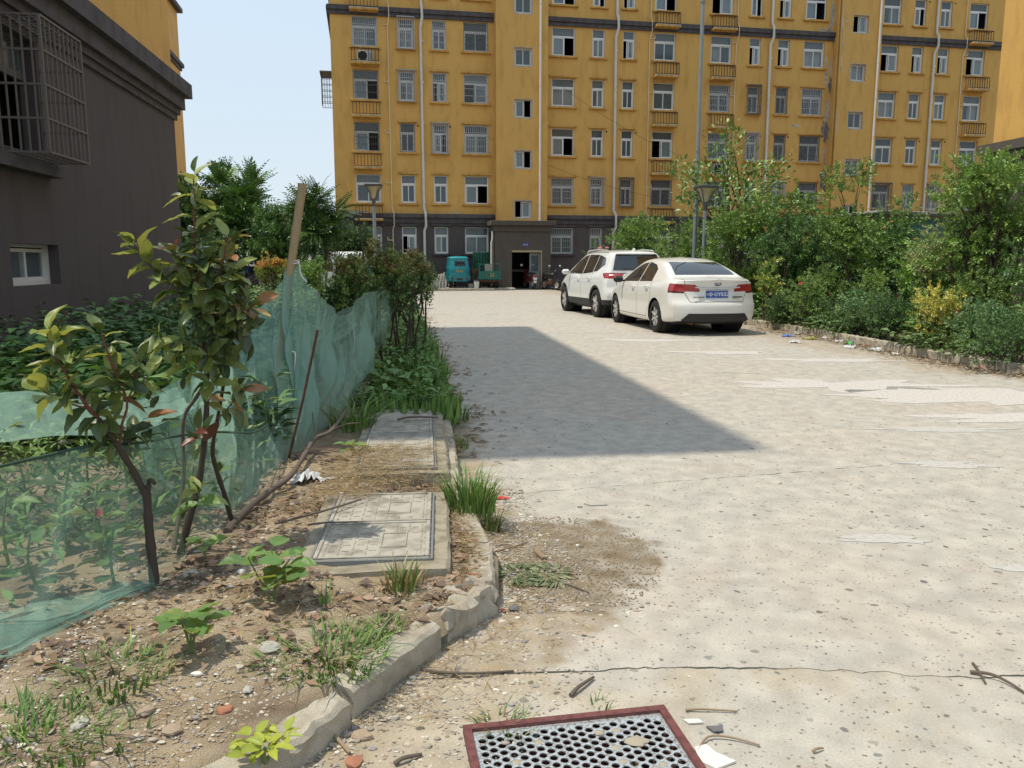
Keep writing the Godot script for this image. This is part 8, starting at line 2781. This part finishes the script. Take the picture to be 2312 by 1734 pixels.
	# ---- twigs and sticks
	var tw := [[950, 1515, 1160, 1518, 0.006, 0.03, "long thin dry stalk on the road right of the middle kerb stone"], [1288, 1575, 1340, 1533, 0.008, 0.0, "short dark stick on the road above the drain grate"], [1548, 1605, 1665, 1608, 0.004, 0.0, "thin straight stick on the road right of the grate corner"], [2190, 1520, 2320, 1572, 0.006, -0.03, "curved dry twig at the right edge of the road"], [2196, 1500, 2225, 1545, 0.005, 0.0, "short twig crossing the curved one at the right edge"], [890, 1730, 952, 1708, 0.008, 0.0, "stub of dark stick at the bottom edge left of the grate"], [735, 1650, 790, 1705, 0.008, 0.0, "split pale stick leaning off the kerb at the bottom"], [620, 1185, 815, 1130, 0.007, 0.03, "dark crooked twig lying over the back of the front cover"], [695, 1187, 808, 1180, 0.005, 0.0, "thin brown twig on the front cover"], [898, 950, 990, 945, 0.010, -0.03, "dark bent stick lying on the third cover"], [1275, 1320, 1330, 1340, 0.004, 0.0, "dark twig beside the wilted greens on the road"], [1060, 985, 1080, 983, 0.006, 0.0, "short dark twig on the shaded road beside the kerb"], [860, 1430, 880, 1395, 0.007, 0.0, "short stick standing out of the grass on the kerb"], [1835, 1700, 1858, 1692, 0.005, 0.0, "stub of straw-coloured stick on the road at lower right"], [1575, 1700, 1715, 1685, 0.004, -0.06, "pale bent wire on the road right of the grate"], [1100, 1250, 1190, 1225, 0.005, 0.02, "pale stalk on the earth stain beside the kerb"]]
	for q in tw:
		var on_bed: bool = q[0] < 1000 and q[1] < 1480
		var h := 0.10 if on_bed else 0.002
		if q[6].contains("cover"): h = 0.185
		var lying: bool = on_bed and not q[6].contains("cover")
		twig("twig", q[6], gbed(q[0], q[1]) if lying else gnd(q[0], q[1], h), gbed(q[2], q[3]) if lying else gnd(q[2], q[3], h), q[4], q[5], M.wood if q[6].contains("pale") or q[6].contains("straw") or q[6].contains("thin straight") else M.bark_grey)
	var pk := MB.new()
	for k in 3: pk.box(Vector3(-0.012 + k * 0.009, 0.002, -0.06 - 0.01 * k), Vector3(-0.005 + k * 0.009, 0.012, 0.05))
	lone("split_wood", pk, M.wood, "pale splinter of wood among the wilted greens on the road", "wood", gnd(1220, 1255, 0.005), 0.35)
	# ---- rubbish
	lone("plastic_bag", crumpled(0.20, 0.16, 0.05, 31), M.white_plastic, "crumpled white plastic bag under the dry branch", "plastic bag", gbed(690, 1085), 0.4)
	lone("plastic_strip", crumpled(0.16, 0.025, 0.01, 32), M.white_plastic, "narrow white plastic strip right of the crumpled bag", "plastic", gbed(755, 1082), 0.1)
	lone("paper_scrap", crumpled(0.05, 0.03, 0.012, 33), M.white_plastic, "small white paper scrap on the straw right of the plastic strip", "paper", gbed(822, 1096, 0.01), 0.0)
	var wr := lone("sweet_wrapper", crumpled(0.13, 0.035, 0.012, 34), M.wrapper, "red and white sweet wrapper on the road beside the tall grass tuft", "wrapper", gnd(1125, 1127, 0.0), 0.05)
	var ws := MB.new()
	ws.add(crumpled(0.05, 0.030, 0.012, 35))
	part("white_print", ws, M.white_plastic, wr).position = Vector3(-0.03, 0.002, 0)
	shard("tile_shard", "white broken tile right of the drain grate at the bottom edge", "tile", gnd(1600, 1715, 0.002), [Vector2(-0.02, -0.055), Vector2(0.02, -0.06), Vector2(0.03, -0.02), Vector2(0.07, 0.03), Vector2(0.0, 0.05), Vector2(-0.03, 0.01)], 0.007, sm["white"], Vector3(0.02, 0.2, 0.02), "")
	shard("tile_shard", "thin white chip on the road just above the white broken tile", "tile", gnd(1565, 1630, 0.002), [Vector2(-0.03, -0.01), Vector2(0.02, -0.012), Vector2(0.03, 0.008), Vector2(-0.015, 0.012)], 0.004, sm["white"])
	shard("slate_chip", "blue-grey slate chip on the road right of the grate corner", "stone", gnd(1615, 1648, 0.002), [Vector2(-0.025, -0.014), Vector2(0.025, -0.016), Vector2(0.02, 0.012), Vector2(-0.008, 0.015)], 0.005, sm["dark"])
	shard("cement_chip", "flat pale cement chip on the road below the red wrapper", "stone", gnd(1345, 1140, 0.002), [Vector2(-0.07, -0.02), Vector2(0.04, -0.025), Vector2(0.07, 0.01), Vector2(-0.03, 0.025)], 0.006, sm["pale"])
	# the heap of rubbish at the right kerb
	var heap := [[1778, 758, 0.22, "blue", "crumpled blue and white bag at the left end of the kerbside rubbish"], [1800, 752, 0.16, "white", "white paper above the blue bag in the kerbside rubbish"], [1830, 764, 0.24, "straw", "yellow-green bottle sleeve in the kerbside rubbish"], [1795, 772, 0.2, "white", "white paper below the blue bag in the kerbside rubbish"], [1868, 762, 0.2, "white", "bundle of white paper in the middle of the kerbside rubbish"], [1893, 771, 0.14, "white", "small white scrap right of the paper bundle"], [1917, 776, 0.18, "green", "green plastic wrapper under the rose bush"], [1925, 774, 0.10, "blue", "small blue bag against the green wrapper"], [1920, 783, 0.2, "white", "flat white paper in front of the green wrapper"], [1978, 790, 0.24, "white", "white sheet past the green wrapper on the road"], [1955, 781, 0.14, "pink", "pinkish wrapper between green wrapper and white sheet"], [2098, 806, 0.22, "white", "bright white paper against the right kerb stones"], [2020, 800, 0.12, "white", "pale scrap before the right kerb stones"], [2215, 832, 0.15, "pink", "pinkish scrap by the kerb near the right edge"]]
	var hm := {"blue": plain(lin(0.12, 0.22, 0.55), 0.4), "white": M.white_plastic, "straw": plain(lin(0.35, 0.36, 0.08), 0.5), "green": plain(lin(0.10, 0.45, 0.12), 0.4), "pink": plain(lin(0.55, 0.32, 0.28), 0.6)}
	for i in heap.size():
		var q: Array = heap[i]
		lone("rubbish", crumpled(q[2], q[2] * 0.8, 0.05, 60 + i), hm[q[3]], q[4], "rubbish", gnd(q[0], q[1] + 2, 0.002), i * 0.9, "rubbish along the right kerb")
	xs = []
	cs = PackedColorArray()
	for i in 1500:
		var z := rng.randf_range(9.5, 17.2)
		var x := along(KERB_R, z) - absf(rng.randfn(0.0, 0.22)) - (0.25 if z > 14.6 and rng.randf() < 0.5 else 0.0)
		var a := rng.randf() * TAU
		xs.append(Transform3D(facing(Vector3(cos(a), 0.1, sin(a)), Vector3.UP + any_dir() * 0.5, rng.randf_range(0.04, 0.12)), Vector3(x, 0.01 + 0.02 * rng.randf(), -z)))
		cs.append([Color(0.20, 0.13, 0.08), Color(0.30, 0.22, 0.14), Color(0.13, 0.09, 0.06), Color(0.42, 0.34, 0.22)][rng.randi() % 4] * rng.randf_range(0.8, 1.2))
	var lf := many("leaf_litter", leaf_mesh("lance"), M.leaf_matt, xs, cs, self)
	tag(lf, "brown stalks and leaf litter swept along the right kerb", "litter", "", "stuff")
	xs = []
	cs = PackedColorArray()
	for i in 900:
		var z := rng.randf_range(5.5, 24.0)
		var x := along(KERB_L, z) + absf(rng.randfn(0.0, 0.16)) + (0.25 * rng.randf() if fmod(z, 3.3) < 1.2 else 0.0)
		var a := rng.randf() * TAU
		xs.append(Transform3D(facing(Vector3(cos(a), 0.06, sin(a)), Vector3.UP + any_dir() * 0.5, rng.randf_range(0.03, 0.13)), Vector3(x, 0.008, -z)))
		cs.append([Color(0.20, 0.13, 0.08), Color(0.30, 0.22, 0.14), Color(0.13, 0.09, 0.06)][rng.randi() % 3] * rng.randf_range(0.8, 1.2))
	var ll := many("leaf_litter", leaf_mesh("lance"), M.leaf_matt, xs, cs, self)
	ll.name = numbered("leaf_litter_strip")
	tag(ll, "brown dead stalks lying along the foot of the left kerb", "litter", "", "stuff")
